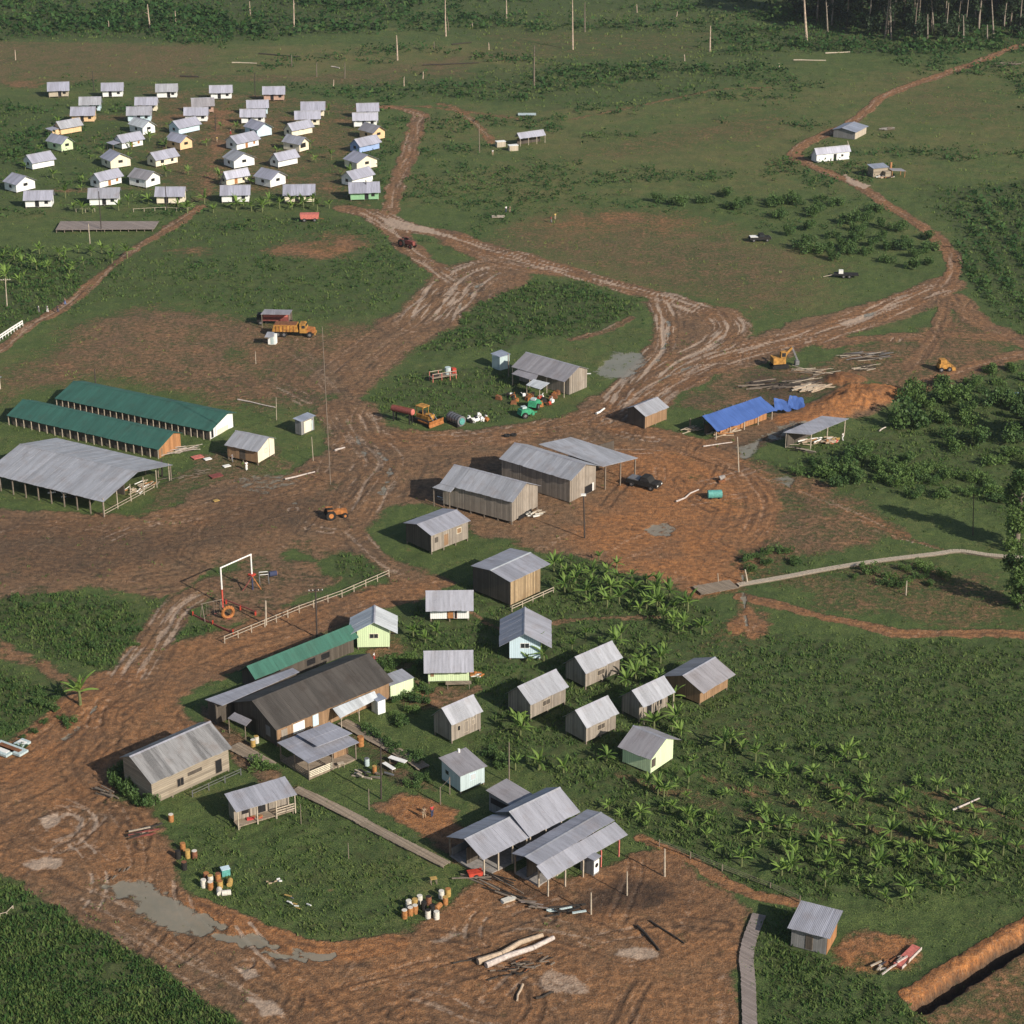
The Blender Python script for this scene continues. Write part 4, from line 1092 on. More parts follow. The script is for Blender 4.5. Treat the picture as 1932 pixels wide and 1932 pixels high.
slabroof(o, 'i', [(490,1435), (622,1493), (664,1448), (540,1392)], [2.3, 2.3, 2.75, 2.75], 'zinc_brown', 'canopy')
for pt in ((497, 1440), (615, 1490)):
    pz = local(o, g('i', *pt, 2.25)); MB().box(pz.x, pz.y, 1.05, .1, .1, 2.4).build('canopy_post', M['post'], o)
o2 = gable('pale green fenced washroom annex at the end of the dark roofed building', 'i', (1668,1205), (1842,1142), (1692,1098), 2.2, 2.35, 'palegreen', 'zinc_pale', w2=.0, of=.1, ob=.1, oe=.1, zf=.15, stilts=False, cap=False, name='annex', cat='outbuilding')
tb = simple_root('shed', 'white walled serving booth standing right of the silver awning', 'shed', 'i', (1580,1415), (1632,1395))
MB().box(.6, .7, 1.05, 1.25, 1.5, 2.1).build('wall', M['white'], tb); MB().sheet([(-.15, -.15, 2.2), (1.4, -.15, 2.2), (1.4, 1.6, 2.3), (-.15, 1.6, 2.3)], .05).build('roof', M['zinc_blue'], tb)
# long green canvas roof
gable('long low shelter with bright green canvas roof beside the rail fence road', 'i', (690,1158), (1440,852), (585,1078), 2.3, 3.7, 'wood_dark', 'green_roof2', w2=2.5, of=.5, oe=.6, zf=0, stilts=False, ridge='green_roof2', name='shelter', cat='shelter', win=[('window', 'f', .7, .8, 1.5, .9, 'dark'), ('window', 'f', .55, .8, 1.5, .9, 'dark')])
# two tier open pavilion
o = simple_root('pavilion', 'open grey pavilion with two tier low roof and white slatted railing', 'pavilion', 'i', (1085,1850), (1225,1800))
slabroof(o, 'i', [(848,1612), (1075,1762), (1442,1610), (1225,1470)], [2.75, 2.75, 2.75, 2.75], 'zinc', 'roof')
slabroof(o, 'i', [(990,1552), (1140,1640), (1392,1545), (1228,1463)], [3.25, 3.25, 3.25, 3.25], 'zinc', 'upper_roof')
cor = [local(o, g('i', x, y, 2.7)) for x, y in ((870,1618), (1075,1748), (1415,1610), (1222,1490))]
cen = sum(cor, Vector()) / 4
for p_ in [cor[0], cor[1], cor[2], cor[3], (cor[0] + cor[1]) / 2, (cor[1] + cor[2]) / 2]:
    MB().box(p_.x, p_.y, 1.25, .15, .15, 2.9).build('post', M['post'], o)
MB().box((cor[2].x + cor[3].x) / 2 * .75 + cen.x * .25, (cor[2].y + cor[3].y) / 2 * .75 + cen.y * .25, 1.3, 2.2, 2.2, 2.6).build('kitchen_box', M['wood_brown'], o)
for ea, eb in ((cor[0], cor[1]), (cor[1], (cor[1] + cor[2]) / 2)):
    for i in range(4):
        p_, q_ = Vector(ea), Vector(eb); p_.z = q_.z = .35 + i * .24
        MB().beam(p_, q_, .05, .12).build('rail', M['offwhite'] if ea is cor[1] else M['post'], o)
MB().sheet([(p_.x, p_.y, .22) for p_ in cor], .3).build('floor', M['plank'], o)

# dining sheds
def openshed(label, k, A, B, R, He, Hr, roof, K=None, w2=None, Hb=None, nposts=5, clutter=0, floor=True, back=False, name='shed', cat='shed', seed=3, pmat='pale_post', halfwall=None, dens=.85, cap=True, ridge='zinc_pale'):
    o = gable(label, k, A, B, R, He, Hr, 'wood', roof, w2=w2, Hb=Hb, openwalls=True, stilts=False, name=name, cat=cat, seed=seed, dens=dens, cap=cap, ridge=ridge, K=K)
    L = o['_L']; w = o['_w']; hb = Hb if Hb is not None else He
    for i in range(nposts):
        x = .35 + (L - .7) * i / (nposts - 1)
        MB().box(x, .3, He / 2 - .1, .17, .17, He + .2).build('post', M[pmat], o)
        MB().box(x, w - .3, hb / 2 - .1, .17, .17, hb + .2).build('post', M['post'], o)
    MB().beam((0.2, .3, He - .14), (L - .2, .3, He - .14), .12, .16).build('eave_beam', M['post'], o)
    if floor: MB().box(L / 2, w / 2, .03, L - .6, w - .6, .3).build('floor', M['concrete'], o)
    if halfwall: MB().box(L / 2, w - .45, .6, L - 1, .1, 1.2).build('half_wall', M[halfwall], o)
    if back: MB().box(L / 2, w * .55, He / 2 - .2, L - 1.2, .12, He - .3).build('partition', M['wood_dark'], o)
    return o
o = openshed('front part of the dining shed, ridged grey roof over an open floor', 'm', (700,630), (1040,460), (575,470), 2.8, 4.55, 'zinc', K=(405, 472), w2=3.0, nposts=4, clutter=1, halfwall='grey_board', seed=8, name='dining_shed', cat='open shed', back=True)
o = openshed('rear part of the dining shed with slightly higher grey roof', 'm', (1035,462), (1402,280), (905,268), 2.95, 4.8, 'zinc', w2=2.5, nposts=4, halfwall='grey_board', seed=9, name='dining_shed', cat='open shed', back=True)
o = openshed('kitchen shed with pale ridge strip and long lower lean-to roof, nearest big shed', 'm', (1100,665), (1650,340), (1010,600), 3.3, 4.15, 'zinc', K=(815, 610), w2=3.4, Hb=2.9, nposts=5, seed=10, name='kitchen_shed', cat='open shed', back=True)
slabroof(o, 'm', [(1165,770), (1745,445), (1650,352), (1085,672)], [2.35, 2.35, 3.2, 3.2], 'zinc', 'lean_to_roof')
for px in ((1165, 772), (1290, 700), (1420, 628), (1550, 556), (1680, 482)):
    pz = local(o, g('m', px[0] + 4, px[1] + 2, 2.3)); MB().box(pz.x, pz.y, 1.05, .16, .16, 2.5).build('post', M['pinkred'] if px[0] > 1500 else M['pale_post'], o)
gable('small board room with streaky pale tin roof behind the dining shed', 'm', (905,236), (1055,150), (685,140), 2.7, 3.1, 'grey_board', 'zinc_brown', w2=.0, of=.3, ob=.3, oe=.3, zf=.15, stilts=False, cap=False, name='outbuilding', cat='shed', win=[('window', 'l', .5, 1.4, 3.2, .8, 'dark')])
o = simple_root('privy', 'small grey shed with a white framed round opening, beside the kitchen shed', 'shed', 'm', (1500,745), (1548,712))
MB().box(.45, 1.0, 1.1, 1.0, 2.0, 2.2).build('wall', M['grey_board'], o); MB().sheet([(-.2, -.2, 2.35), (1.2, -.2, 2.35), (1.2, 2.3, 2.45), (-.2, 2.3, 2.45)], .05).build('roof', M['zinc'], o)
MB().box(.45, -.03, 1.15, .95, .06, 1.7).build('front_panel', M['trim'], o)
MB().cyl((.45, -.05, 1.35), (.45, -.085, 1.35), .3, n=14).build('opening', M['dark'], o)
# bottom right hut
o = gable('grey roofed hut standing alone by the orange ditch at lower right', 'o', (652,835), (882,895), (742,690), 2.7, 3.3, 'grey_board', 'zinc', w2=.0, of=.5, ob=.6, oe=.4, oe2=.4, zf=.1, stilts=False, cap=False, name='hut', cat='hut', panel=('r', 'wood_orange'), win=[('door', 'f', .5, .2, .9, 1.9, 'wood_dark', 'post')])
# tall slatted barn
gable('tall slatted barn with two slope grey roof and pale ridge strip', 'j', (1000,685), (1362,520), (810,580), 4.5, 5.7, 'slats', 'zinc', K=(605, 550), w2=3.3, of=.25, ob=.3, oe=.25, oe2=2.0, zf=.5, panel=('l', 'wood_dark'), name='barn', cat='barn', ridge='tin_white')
# house left of centre
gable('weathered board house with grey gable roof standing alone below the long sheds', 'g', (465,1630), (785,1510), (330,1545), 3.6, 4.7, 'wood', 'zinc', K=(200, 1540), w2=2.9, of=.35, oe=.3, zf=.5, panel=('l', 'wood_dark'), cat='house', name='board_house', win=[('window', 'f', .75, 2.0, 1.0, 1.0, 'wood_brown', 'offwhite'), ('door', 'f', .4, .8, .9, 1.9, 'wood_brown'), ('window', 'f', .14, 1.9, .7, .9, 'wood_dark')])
# long sheds in the middle
o = gable('long board storage shed with pale roof, front left of the pair in the centre', 'g', (535,1208), (1120,1362), (688,1064), 4.2, 5.6, 'wood', 'zinc_pale', K=(1420, 1245), w2=3.8, of=.3, ob=.4, oe=.4, oe2=.3, zf=.5, name='storage_shed', cat='shed', win=[('shutter_or_shade_gap', 'r', .5, .05, 4.0, .75, 'dark')])  # dark plate low on the gable paints the shade of the open gap
slabroof(o, 'g', [(475,1240), (620,1279), (655,1242), (535,1209)], [3.55, 3.55, 4.15, 4.15], 'zinc_pale', 'porch_roof')
for px in ((485,1240), (612,1276)):
    pz = local(o, g('g', *px, 3.5)); MB().box(pz.x, pz.y, 1.7, .14, .14, 3.6).build('post', M['post'], o)
o = gable('large board storage shed with pale roof, rear of the pair in the centre', 'g', (1012,1010), (1590,1188), (1172,890), 4.3, 6.0, 'wood', 'zinc_pale', w2=3.6, of=.3, ob=.3, oe=.35, oe2=.4, zf=.15, name='storage_shed', cat='shed', win=[('door', 'r', .72, .1, 2.3, 1.6, 'dark', 'post'), ('door', 'r', .88, .2, .5, 1.5, 'trim')])
o = simple_root('open_shed', 'open sided shed with broad pale roof joined to the right of the large storage shed', 'open shed', 'g', (1860,1210), (2110,1130))
slabroof(o, 'g', [(1849,1073), (2130,1004), (1590,835), (1330,892)], [4.3, 4.3, 5.3, 5.1], 'zinc_pale', 'roof')
for px in ((1868, 1075), (1990, 1046), (2108, 1015)):
    pz = local(o, g('g', *px, 4.2)); MB().box(pz.x, pz.y, 2.0, .2, .2, 4.3).build('post', M['post'], o)
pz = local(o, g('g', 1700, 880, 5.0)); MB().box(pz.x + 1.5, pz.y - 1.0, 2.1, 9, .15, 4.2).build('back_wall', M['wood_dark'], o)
# workshop
o = gable('workshop with wide patched grey roof and pale board gable, scrap heap at its left', 'g', (1110,270), (1540,392), (1238,152), 3.3, 5.2, 'wood', 'zinc_brown', w2=3.0, of=1.8, ob=.2, oe=.5, oe2=.3, zf=.1, name='workshop', cat='workshop', posts=4)
slabroof(o, 'g', [(1228,415), (1345,452), (1420,400), (1290,368)], [2.5, 2.5, 2.95, 2.95], 'tin_white', 'lean_to_roof')
slabroof(o, 'g', [(1112,325), (1300,385), (1330,330), (1180,278)], [2.8, 2.8, 3.25, 3.25], 'zinc_brown', 'side_roof')
for px in ((1235, 416), (1338, 448), (1120, 326)):
    pz = local(o, g('g', *px, 2.5)); MB().box(pz.x, pz.y, 1.2, .12, .12, 2.5).build('post', M['pale_post'], o)
o = simple_root('outhouse', 'small bluish tin outhouse at the left rear of the workshop', 'outhouse', 'g', (1018,270), (1105,245))
slabroof(o, 'g', [(943,162), (1018,192), (1106,166), (1030,130)], [2.9, 2.9, 3.0, 3.0], 'zinc_blue', 'roof')
p_ = [local(o, g('g', *q_, 2.9)) for q_ in ((955,170), (1018,190), (1096,170))]
MB().prism([(p_[0].x, p_[0].y), (p_[1].x, p_[1].y), (p_[2].x, p_[2].y), (p_[0].x + p_[2].x - p_[1].x, p_[0].y + p_[2].y - p_[1].y)], 0, 2.82, lambda z, x, y: (x, y, z)).build('wall', M['bluegrey'], o)
# left side buildings
gable('cream gabled cabin with pale roof on short stilts, right of the big open shed', 'f', (98,1495), (400,1560), (202,1362), 2.75, 4.3, 'wood_brown', 'zinc_pale', w2=2.2, of=.45, ob=.3, oe=.3, oe2=.3, zf=.5, name='cabin', cat='cabin', panel=('r', 'offwhite'), win=[('door', 'f', .5, .6, 1.2, 1.7, 'wood_dark'), ('window', 'r', .5, 1.6, .9, .8, 'offwhite', 'pale_post')])
o = gable('small square hut with flat blue grey roof and cream front, right of the cream cabin', 'f', (795,1285), (928,1228), (668,1275), 2.9, 3.1, 'grey_board', 'zinc_blue', w2=.0, of=.25, ob=.35, oe=.2, oe2=.3, zf=.15, stilts=False, cap=False, name='hut', cat='hut', win=[('front_board', 'f', .5, .3, 2.0, 2.2, 'offwhite'), ('door', 'f', .82, .3, .5, 1.9, 'bluegrey')])
gable('long open shed with dark green canvas roof and white gable end, rear of the two', 'e', (440,1060), (1692,1328), (545,910), 1.9, 3.6, 'wood_dark', 'green_roof', w2=2.6, of=.6, oe=.5, oe2=.7, zf=0, stilts=False, ridge='green_roof', name='livestock_shed', cat='long shed', panel=('r', 'white'), posts=26, win=[('door', 'r', .12, .1, .7, 1.6, 'dark'), ('lower_wall', 'r', .55, .05, 3.4, 1.0, 'offwhite')])
gable('long shed with dark green canvas roof and orange plank gable, front of the two', 'e', (52,1198), (1275,1475), (155,1062), 1.9, 3.6, 'wood_dark', 'green_roof', w2=2.6, of=.6, oe=.5, oe2=.4, zf=0, stilts=False, ridge='green_roof', name='livestock_shed', cat='long shed', panel=('r', 'wood_orange'), posts=20, win=[('door', 'r', .12, .05, .6, 1.6, 'wood_brown')])
o = openshed('big open sided shed with broad pale grey roof at the left edge', 'e', (-128,1658), (830,1895), (172,1430), 2.9, 5.4, 'zinc_pale', K=(1440, 1607), w2=6.4, nposts=10, floor=False, seed=12, name='open_shed', cat='open shed', pmat='post')
L_, w_ = o['_L'], o['_w']
for i in range(6): MB().box(L_ - .5, .6 + i * (w_ - 1.2) / 5, 1.6, .12, .12, 3.3).build('post', M['pale_post'], o)
for y_ in (.4, .9): MB().beam((L_ - .5, .3, y_), (L_ - .5, w_ * .75, y_), .08).build('rail', M['pale_post'], o)
MB().box(L_ * .45, w_ * .5, 1.2, L_ * .85, .2, 2.2).build('partition', M['wood_dark'], o)
o = simple_root('truck_shelter', 'tall post shelter with small flat tin roof over a maroon truck body', 'shelter', 'f', (440,410), (690,400))
slabroof(o, 'f', [(428,310), (690,314), (716,270), (465,264)], [3.2, 3.2, 3.3, 3.3], 'zinc_brown', 'roof')
for px in ((438, 312), (684, 314), (708, 272), (470, 267)):
    pz = local(o, g('f', *px, 3.15)); MB().box(pz.x, pz.y, 1.5, .14, .14, 3.3).build('post', M['post'], o)
pz = local(o, g('f', 470, 267, 3.1)); pq = local(o, g('f', 708, 272, 3.1)); MB().beam((pz.x, pz.y, 1.9), (pq.x, pq.y, 1.9), .08, 2.2).build('back_wall', M['wood'], o)
o = simple_root('outhouse', 'tiny white outhouse with slanted roof in front of the dump truck', 'outhouse', 'f', (470,582), (548,586))
slabroof(o, 'f', [(463,518), (546,516), (552,472), (490,468)], [2.15, 2.15, 2.5, 2.5], 'zinc_pale', 'roof')
p_ = [local(o, g('f', *q_, 2.1)) for q_ in ((470,522), (543,520))]
MB().box((p_[0].x + p_[1].x) / 2, .75, 1.0, abs(p_[1].x - p_[0].x), 1.4, 2.05).build('wall', M['white'], o)
MB().box((p_[0].x + p_[1].x) / 2 + .1, .03, .95, .65, .04, 1.7).build('door', M['bluegrey'], o)
# right of centre
gable('small wooden store with pale tin roof left of the blue tarpaulin', 'h', (300,550), (455,487), (222,482), 2.6, 3.9, 'wood_brown', 'zinc_pale', w2=2.0, of=.3, oe=.25, zf=.2, panel=('l', 'wood_dark'), name='store_hut', cat='hut')
o = openshed('timber shed roofed with a bright blue tarpaulin', 'h', (765,632), (1150,500), (665,530), 2.2, 3.7, 'bluetarp', w2=2.6, nposts=5, floor=False, seed=14, name='tarp_shed', cat='shed', dens=4, ridge='bluetarp')
MB().box(o['_L'] * .55, 1.2, .7, o['_L'] * .8, .1, 1.4).build('plank_side', M['wood_orange'], o)
MB().box(o['_L'] * .5, o['_w'] * .5, .9, o['_L'] * .9, .12, 2.0).build('partition', M['wood_dark'], o)
def crumple(root, corners, name, mat, nx=22, ny=10, amp=.14, ragged=.25, th=.03, seed=1):
    a, b, c_, d = [Vector(q_) for q_ in corners]; rr = np.random.default_rng(seed); V = []
    for j in range(ny + 1):
        for i in range(nx + 1):
            u_, v_ = i / nx, j / ny
            e = ragged * (vnoise(np.array([u_ * 9.0 + seed]), np.array([seed * 3.1]), 3)[0] - .5) if j == 0 else 0
            p_ = a.lerp(b, u_).lerp(d.lerp(c_, u_), v_ + e * .3)
            p_.z += amp * 2 * (fbm(np.array([u_ * 6.0 + seed]), np.array([v_ * 4.0]), 5, 3)[0] - .5) - .12 * math.sin(u_ * math.pi * 4) ** 2 * (1 - v_)
            V.append(p_)
    n = len(V); q = lambda i, j: j * (nx + 1) + i
    Fs = [(q(i, j), q(i + 1, j), q(i + 1, j + 1), q(i, j + 1)) for j in range(ny) for i in range(nx)]
    mb = MB().add(V + [p_ - Vector((0, 0, th)) for p_ in V], Fs + [tuple(n + k_ for k_ in f[::-1]) for f in Fs])
    return mb.build(name, M[mat], root, smooth=True)
for ch in list(o.children):
    if ch.name.startswith('roof') or ch.name.startswith('ridge_cap'):
        for c2 in list(ch.children): bpy.data.objects.remove(c2)
        bpy.data.objects.remove(ch)
Lt, wt_ = o['_L'], o['_w'] / 2 if o['_w'] > 5.3 else o['_w'] - 2.6
crumple(o, [(-.2, -.4, 2.0), (Lt + .3, -.2, 2.1), (Lt, wt_, 3.7), (0, wt_, 3.75)], 'roof', 'bluetarp', seed=2)
crumple(o, [(Lt, wt_ + 2.2, 2.4), (-.1, wt_ + 2.4, 2.4), (0, wt_ - .05, 3.76), (Lt, wt_ - .05, 3.71)], 'rear_roof', 'zinc_old', seed=3, ragged=.1)
t_ = simple_root('tarpaulin', 'torn loose end of blue tarpaulin sagging over poles right of the tarp shed', 'tarpaulin', 'h', (1160,480), (1340,470))
for nm_, pts_, zs_, sd_ in (('torn_sheet', [(1150,505),(1262,505),(1240,448),(1145,425)], [1.7,.9,1.3,2.7], 4), ('sheet', [(1225,503),(1352,482),(1338,424),(1250,410)], [.8,1.0,1.4,2.1], 5)):
    crumple(t_, [local(t_, g('h', *q_, z_)) for q_, z_ in zip(pts_, zs_)], nm_, 'bluetarp', 10, 8, .3, .5, seed=sd_)
for px, zz in (((1262, 420), 1.95), ((1155, 436), 2.5), ((1338, 470), .95)):
    pz = local(t_, g('h', *px, zz)); MB().box(pz.x, pz.y, zz / 2 - .15, .1, .1, zz + .2).build('pole', M['pale_post'], t_)
o = simple_root('open_shed', 'open shed with plain slate grey roof full of sawn timber, right of the orange earth', 'open shed', 'h', (1250,770), (1600,740))
slabroof(o, 'h', [(1390,667), (1640,562), (1460,544), (1208,652)], [3.0, 3.0, 3.2, 3.2], 'zinc', 'roof')
for px in ((1392, 665), (1615, 572), (1500, 618), (1228, 652), (1455, 550)):
    pz = local(o, g('h', *px, 3.0)); MB().box(pz.x, pz.y, 1.4, .15, .15, 3.1).build('post', M['pale_post'], o)
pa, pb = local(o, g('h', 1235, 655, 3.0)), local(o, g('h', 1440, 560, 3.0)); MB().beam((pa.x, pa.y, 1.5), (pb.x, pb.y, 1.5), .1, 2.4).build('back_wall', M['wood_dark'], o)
# far right homestead
gable('low house with silvery roof and lit side wall, farthest of three by the red track', 'd', (640,1022), (735,972), (490,1006), 2.3, 3.1, 'beige', 'zinc_blue', w2=3.0, Hb=2.3, of=.5, oe=.4, zf=.1, stilts=False, name='farm_house', cat='house', panel=('l', 'grey_board'))
gable('whitewashed hut with dark doorway, nearest the bend of the red track', 'd', (332,1195), (600,1168), (295,1158), 2.3, 3.9, 'white', 'zinc_far', w2=2.2, of=.3, oe=.3, zf=.15, stilts=False, name='hut', cat='hut', win=[('door', 'f', .56, .2, .95, 1.8, 'dark'), ('window', 'f', .78, 1.1, .7, .6, 'dark')])
o = gable('half built block hut with a chimney post and rubble around it', 'd', (770,1300), (895,1288), (760,1278), 2.6, 3.0, 'wood_tan', 'zinc_blue', w2=.0, of=.3, ob=.3, oe=.3, zf=.1, stilts=False, cap=False, name='ruined_hut', cat='hut', w1=3.5)
pz = local(o, g('d', 908, 1250, 3.4)); MB().box(pz.x, pz.y, 1.6, .5, .5, 3.6).build('chimney', M['wood_orange'], o)
MB().box(3.9, -.6, .9, 1.7, 1.7, 1.7).build('block_wall', M['wood_tan'], o); MB().sheet([(5.0, -1.5, 2.0), (9.0, -2.2, 1.7), (9.0, .6, 1.8), (5.0, .9, 2.1)], .08).build('lean_to_roof', M['zinc_brown'], o)
for x_, y_ in ((5.2, -1.3), (8.7, -2), (8.8, .4)): MB().box(x_, y_, .85, .14, .14, 1.9).build('post', M['wood_orange'], o)
# far middle shed and two sheet metal boxes
o = gable('small sagging shed with grey roof alone in the far middle meadow', 'c', (1085,775), (1322,742), (1072,720), 2.2, 3.6, 'wood', 'zinc_far', w2=1.6, of=.8, oe=.3, zf=.2, openwalls=True, posts=4, stilts=False, name='field_shed', cat='shed')
MB().box(o['_L'] / 2, 2.4, .9, o['_L'] - 1, .15, 1.8).build('back_wall', M['wood_dark'], o)
for px, lb in (((898, 850), 'pale tall crate left of the sagging meadow shed'), ((1012, 885), 'pale low crate in front of the sagging meadow shed')):
    o = simple_root('crate', lb, 'crate', 'c', px, (px[0] + 50, px[1] - 4)); MB().box(.6, .6, .75, 2.6, 1.6, 1.5).build('box', M['beige'], o); MB().box(.6, .6, 1.56, 2.8, 1.8, .1).build('lid', M['white'], o)
# left edge roof
gable('little hut cut by the left edge of the view with pale flat roof', 'e', (-90,925), (12,888), (-60,850), 2.6, 2.75, 'beige', 'zinc_blue', w2=.0, of=.3, ob=.3, oe=.2, zf=.2, cap=False, name='hut', cat='hut', w1=3.5)
# raised platform
o = simple_root('platform', 'long raised deck of grey planks on short posts, beside the far settlement', 'platform', 'a', (505,1612), (1392,1605))
slabroof(o, 'a', [(503,1597), (1392,1590), (1437,1520), (548,1520)], [.75, .75, .75, .75], 'plank_grey', 'deck', .12)
for i in range(13):
    pz = local(o, g('a', 510 + i * 72.5, 1597 - i * .6, .7)); MB().box(pz.x, pz.y + .1, .25, .16, .16, .95).build('post', M['post'], o)
# ------------------------------------------------------------------ vegetation
def inpoly(pts, P):
    P = np.array(P, float); x, y = pts[:, 0], pts[:, 1]
    ins = np.zeros(len(x), bool)
    for i in range(len(P)):
        ax, ay = P[i]; bx, by = P[(i + 1) % len(P)]
        cr = (ay > y) != (by > y)
        ins ^= cr & (x < ax + (y - ay) / ((by - ay) or 1e-9) * (bx - ax))
    return ins

BLD = []   # footprints to keep plants out of: (x, y, r)
for o in bpy.data.objects:
    if o.parent is None and '_L' in o:
        L_, w_ = o['_L'], o['_w']; a_ = o.rotation_euler.z
        ca_, sa_ = math.cos(a_), math.sin(a_)
        BLD.append((o.location.x, o.location.y, ca_, sa_, L_, w_))
def clear_of_buildings(X, Y, m=.3):
    ok = np.ones(len(X), bool)
    for (x, y, ca_, sa_, L_, w_) in BLD:
        dx, dy = X - x, Y - y
        lx = dx * ca_ + dy * sa_; ly = -dx * sa_ + dy * ca_
        ok &= ~((lx > -m) & (lx < L_ + m) & (ly > -m) & (ly < w_ + m))
    return ok

def scatter(poly, n, mind, seed):
    """random ground points inside a survey polygon with spacing mind (m), clear of buildings"""
    r_ = np.random.default_rng(seed); P = np.array(poly, float); out = []
    tries = 0
    while len(out) < n and tries < 60:
        tries += 1
        q = np.stack([r_.uniform(P[:, 0].min(), P[:, 0].max(), 200), r_.uniform(P[:, 1].min(), P[:, 1].max(), 200)], -1)
        q = q[inpoly(q, poly)]
        for u, v in q:
            w_ = G(u, v)
            if not clear_of_buildings(np.array([w_.x]), np.array([w_.y]), .6)[0]: continue
            if all((w_.x - a) ** 2 + (w_.y - b) ** 2 > mind * mind for a, b in out):
                out.append((w_.x, w_.y))
                if len(out) >= n: break
    return out

def leaf_quads(C, size, r_, up=.35):
    """one small folded quad per centre; C (n,3), size (n,)"""
    n = len(C)
    N = r_.normal(size=(n, 3)); N[:, 2] = np.abs(N[:, 2]) + up
    N /= np.linalg.norm(N, axis=1)[:, None]
    A = np.cross(N, r_.normal(size=(n, 3))); A /= np.linalg.norm(A, axis=1)[:, None] + 1e-9
    B = np.cross(N, A)
    a = A * (size * .5)[:, None]; b = B * (size * r_.uniform(.25, .5, n))[:, None]
    V = np.stack([C - a, C - b * .9 + a * .1, C + a, C + b * .9 + a * .1], 1).reshape(-1, 3)
    Fq = np.arange(4 * n).reshape(n, 4)
    return V, Fq

def bush_mesh(seed, n=260, lumps=7, flat=.75, leaf=.30):
    r_ = np.random.default_rng(seed)
    cs = r_.normal(size=(lumps, 3)) * np.array([.5, .5, .28]); cs[:, 2] = np.abs(cs[:, 2]) + .35
    rs = r_.uniform(.30, .55, lumps)
    k = r_.integers(0, lumps, n)
    d = r_.normal(size=(n, 3)); d /= np.linalg.norm(d, axis=1)[:, None]
    C = cs[k] + d * (rs[k] * r_.uniform(.55, 1.05, n))[:, None]
    C[:, 2] = np.maximum(C[:, 2] * flat * 1.25, .03)
    V, Fq = leaf_quads(C, r_.uniform(.6, 1.3, n) * leaf, r_)
    tone = np.repeat(np.clip(r_.uniform(0, 1, lumps)[k] * .6 + r_.uniform(0, .4, n), 0, 1), 4)
    return V, Fq, tone

_tmp = []
def proto(name, fn, mat, **kw):
    V, Fq, tone = fn(**kw)
    o = np_mesh(name, V, Fq, M[mat], tone)
    _tmp.append(o)
    return o
def put(pr, x, y, s, rz, label, cat, group, z=0.0, name=None, sz=1.0):
    o = pr.copy(); COL.objects.link(o)
    if name: o.name = name
    o.location = (x, y, z); o.rotation_euler = (0, 0, rz); o.scale = (s, s, s * sz)
    for ch in children(pr):
        cc = ch.copy(); COL.objects.link(cc); cc.parent = o
    return tag(o, label, cat, group)

BUSH = [proto('bush', bush_mesh, 'leaf_dark' if i % 2 else 'leaf', seed=100 + i, n=800, leaf=.19, lumps=9) for i in range(6)]
def bushes(pts, smin, smax, label, group, seed, sz=1.0, dark=None):
    r_ = random.Random(seed)
    for x, y in pts:
        p = r_.choice(BUSH if dark is None else [b for i, b in enumerate(BUSH) if (i % 2 == 1) == dark])
        put(p, x, y, r_.uniform(smin, smax), r_.uniform(0, 6.28), label, 'bush', group, -.1, 'bush', sz * r_.uniform(.85, 1.2))
orch = [g('z', *q_)[:2] for q_ in ((895,205),(1050,235),(1235,210),(1400,170),(1410,250),(1560,215),(1490,262),(1710,240),(1780,205),(1890,220))]
orch += [g('y', *q_)[:2] for q_ in ((40,235),(180,240),(365,220),(350,300),(280,435),(120,475),(260,540),(460,500),(640,525),(690,360),(830,415),(840,510),(1015,530),(1195,510),(580,390),(430,600),(600,625),(720,625),(890,585),(1000,600),(1080,645),(1200,600),(1195,705),(1080,740),(300,620),(460,665),(880,685),(770,300),(480,250),(300,340),(60,345),(540,575),(980,450),(660,440),(760,560),(200,585))]
bushes(orch, 1.5, 2.3, 'round dark green shrub in the orchard plot inside the bend of the red track', 'orchard shrubs', 5, 1.15, True)
bushes(scatter([(1705,760),(1760,725),(1860,745),(1932,750),(2060,750),(2060,900),(1932,895),(1850,875),(1760,845)], 32, 4.2, 41), 1.4, 2.9, 'dark leafy bush in the thicket at the right edge, right of the open timber shed', 'thicket bushes', 6, 1.25)
bushes(scatter([(1730,735),(1840,700),(1932,690),(2060,690),(2060,760),(1900,760),(1800,760)], 22, 3.6, 42), 1.0, 2.0, 'green bush on the bank below the yellow loader', 'bank bushes', 7)
bushes(scatter([(1490,885),(1620,845),(1760,885),(1890,925),(1880,950),(1760,945),(1600,940),(1510,915)], 26, 2.8, 43), 1.2, 2.2, 'leafy bush in the belt of greenery below the open timber shed', 'belt bushes', 8, 1.1)
bushes(scatter([(1395,1050),(1480,1035),(1520,1060),(1400,1085)], 7, 2.0, 44) + scatter([(1600,1085),(1700,1068),(1790,1075),(1780,1110),(1640,1115)], 10, 2.0, 45), .8, 1.6, 'low dark bush along the plank path at centre right', 'path bushes', 9)
bushes(scatter([(835,640),(880,575),(960,540),(1080,545),(1170,568),(1190,600),(1080,630),(950,650)], 24, 4, 45), .6, 1.1, 'low bush in the green triangle between the muddy tracks', 'triangle bushes', 10, .7)
bushes(scatter([(10,1125),(200,1140),(270,1190),(250,1240),(180,1265),(60,1215)], 24, 2.2, 46), .5, 1.1, 'rank green bush on the verge left of the playground', 'verge bushes', 11, .8)
bushes(scatter([(0,1275),(110,1315),(140,1365),(60,1405),(0,1430)], 18, 1.8, 47), .5, 1.1, 'dark bush at the left edge below the footpath', 'left edge bushes', 12, .9, True)
bushes([g('l', *q_)[:2] for q_ in ((150,760),(220,790),(290,830),(360,880),(200,700),(270,740),(340,800),(420,930))], .9, 1.4, 'vine covered bush against the left end of the weathered barn', 'barn vines', 13, 1.5, True)
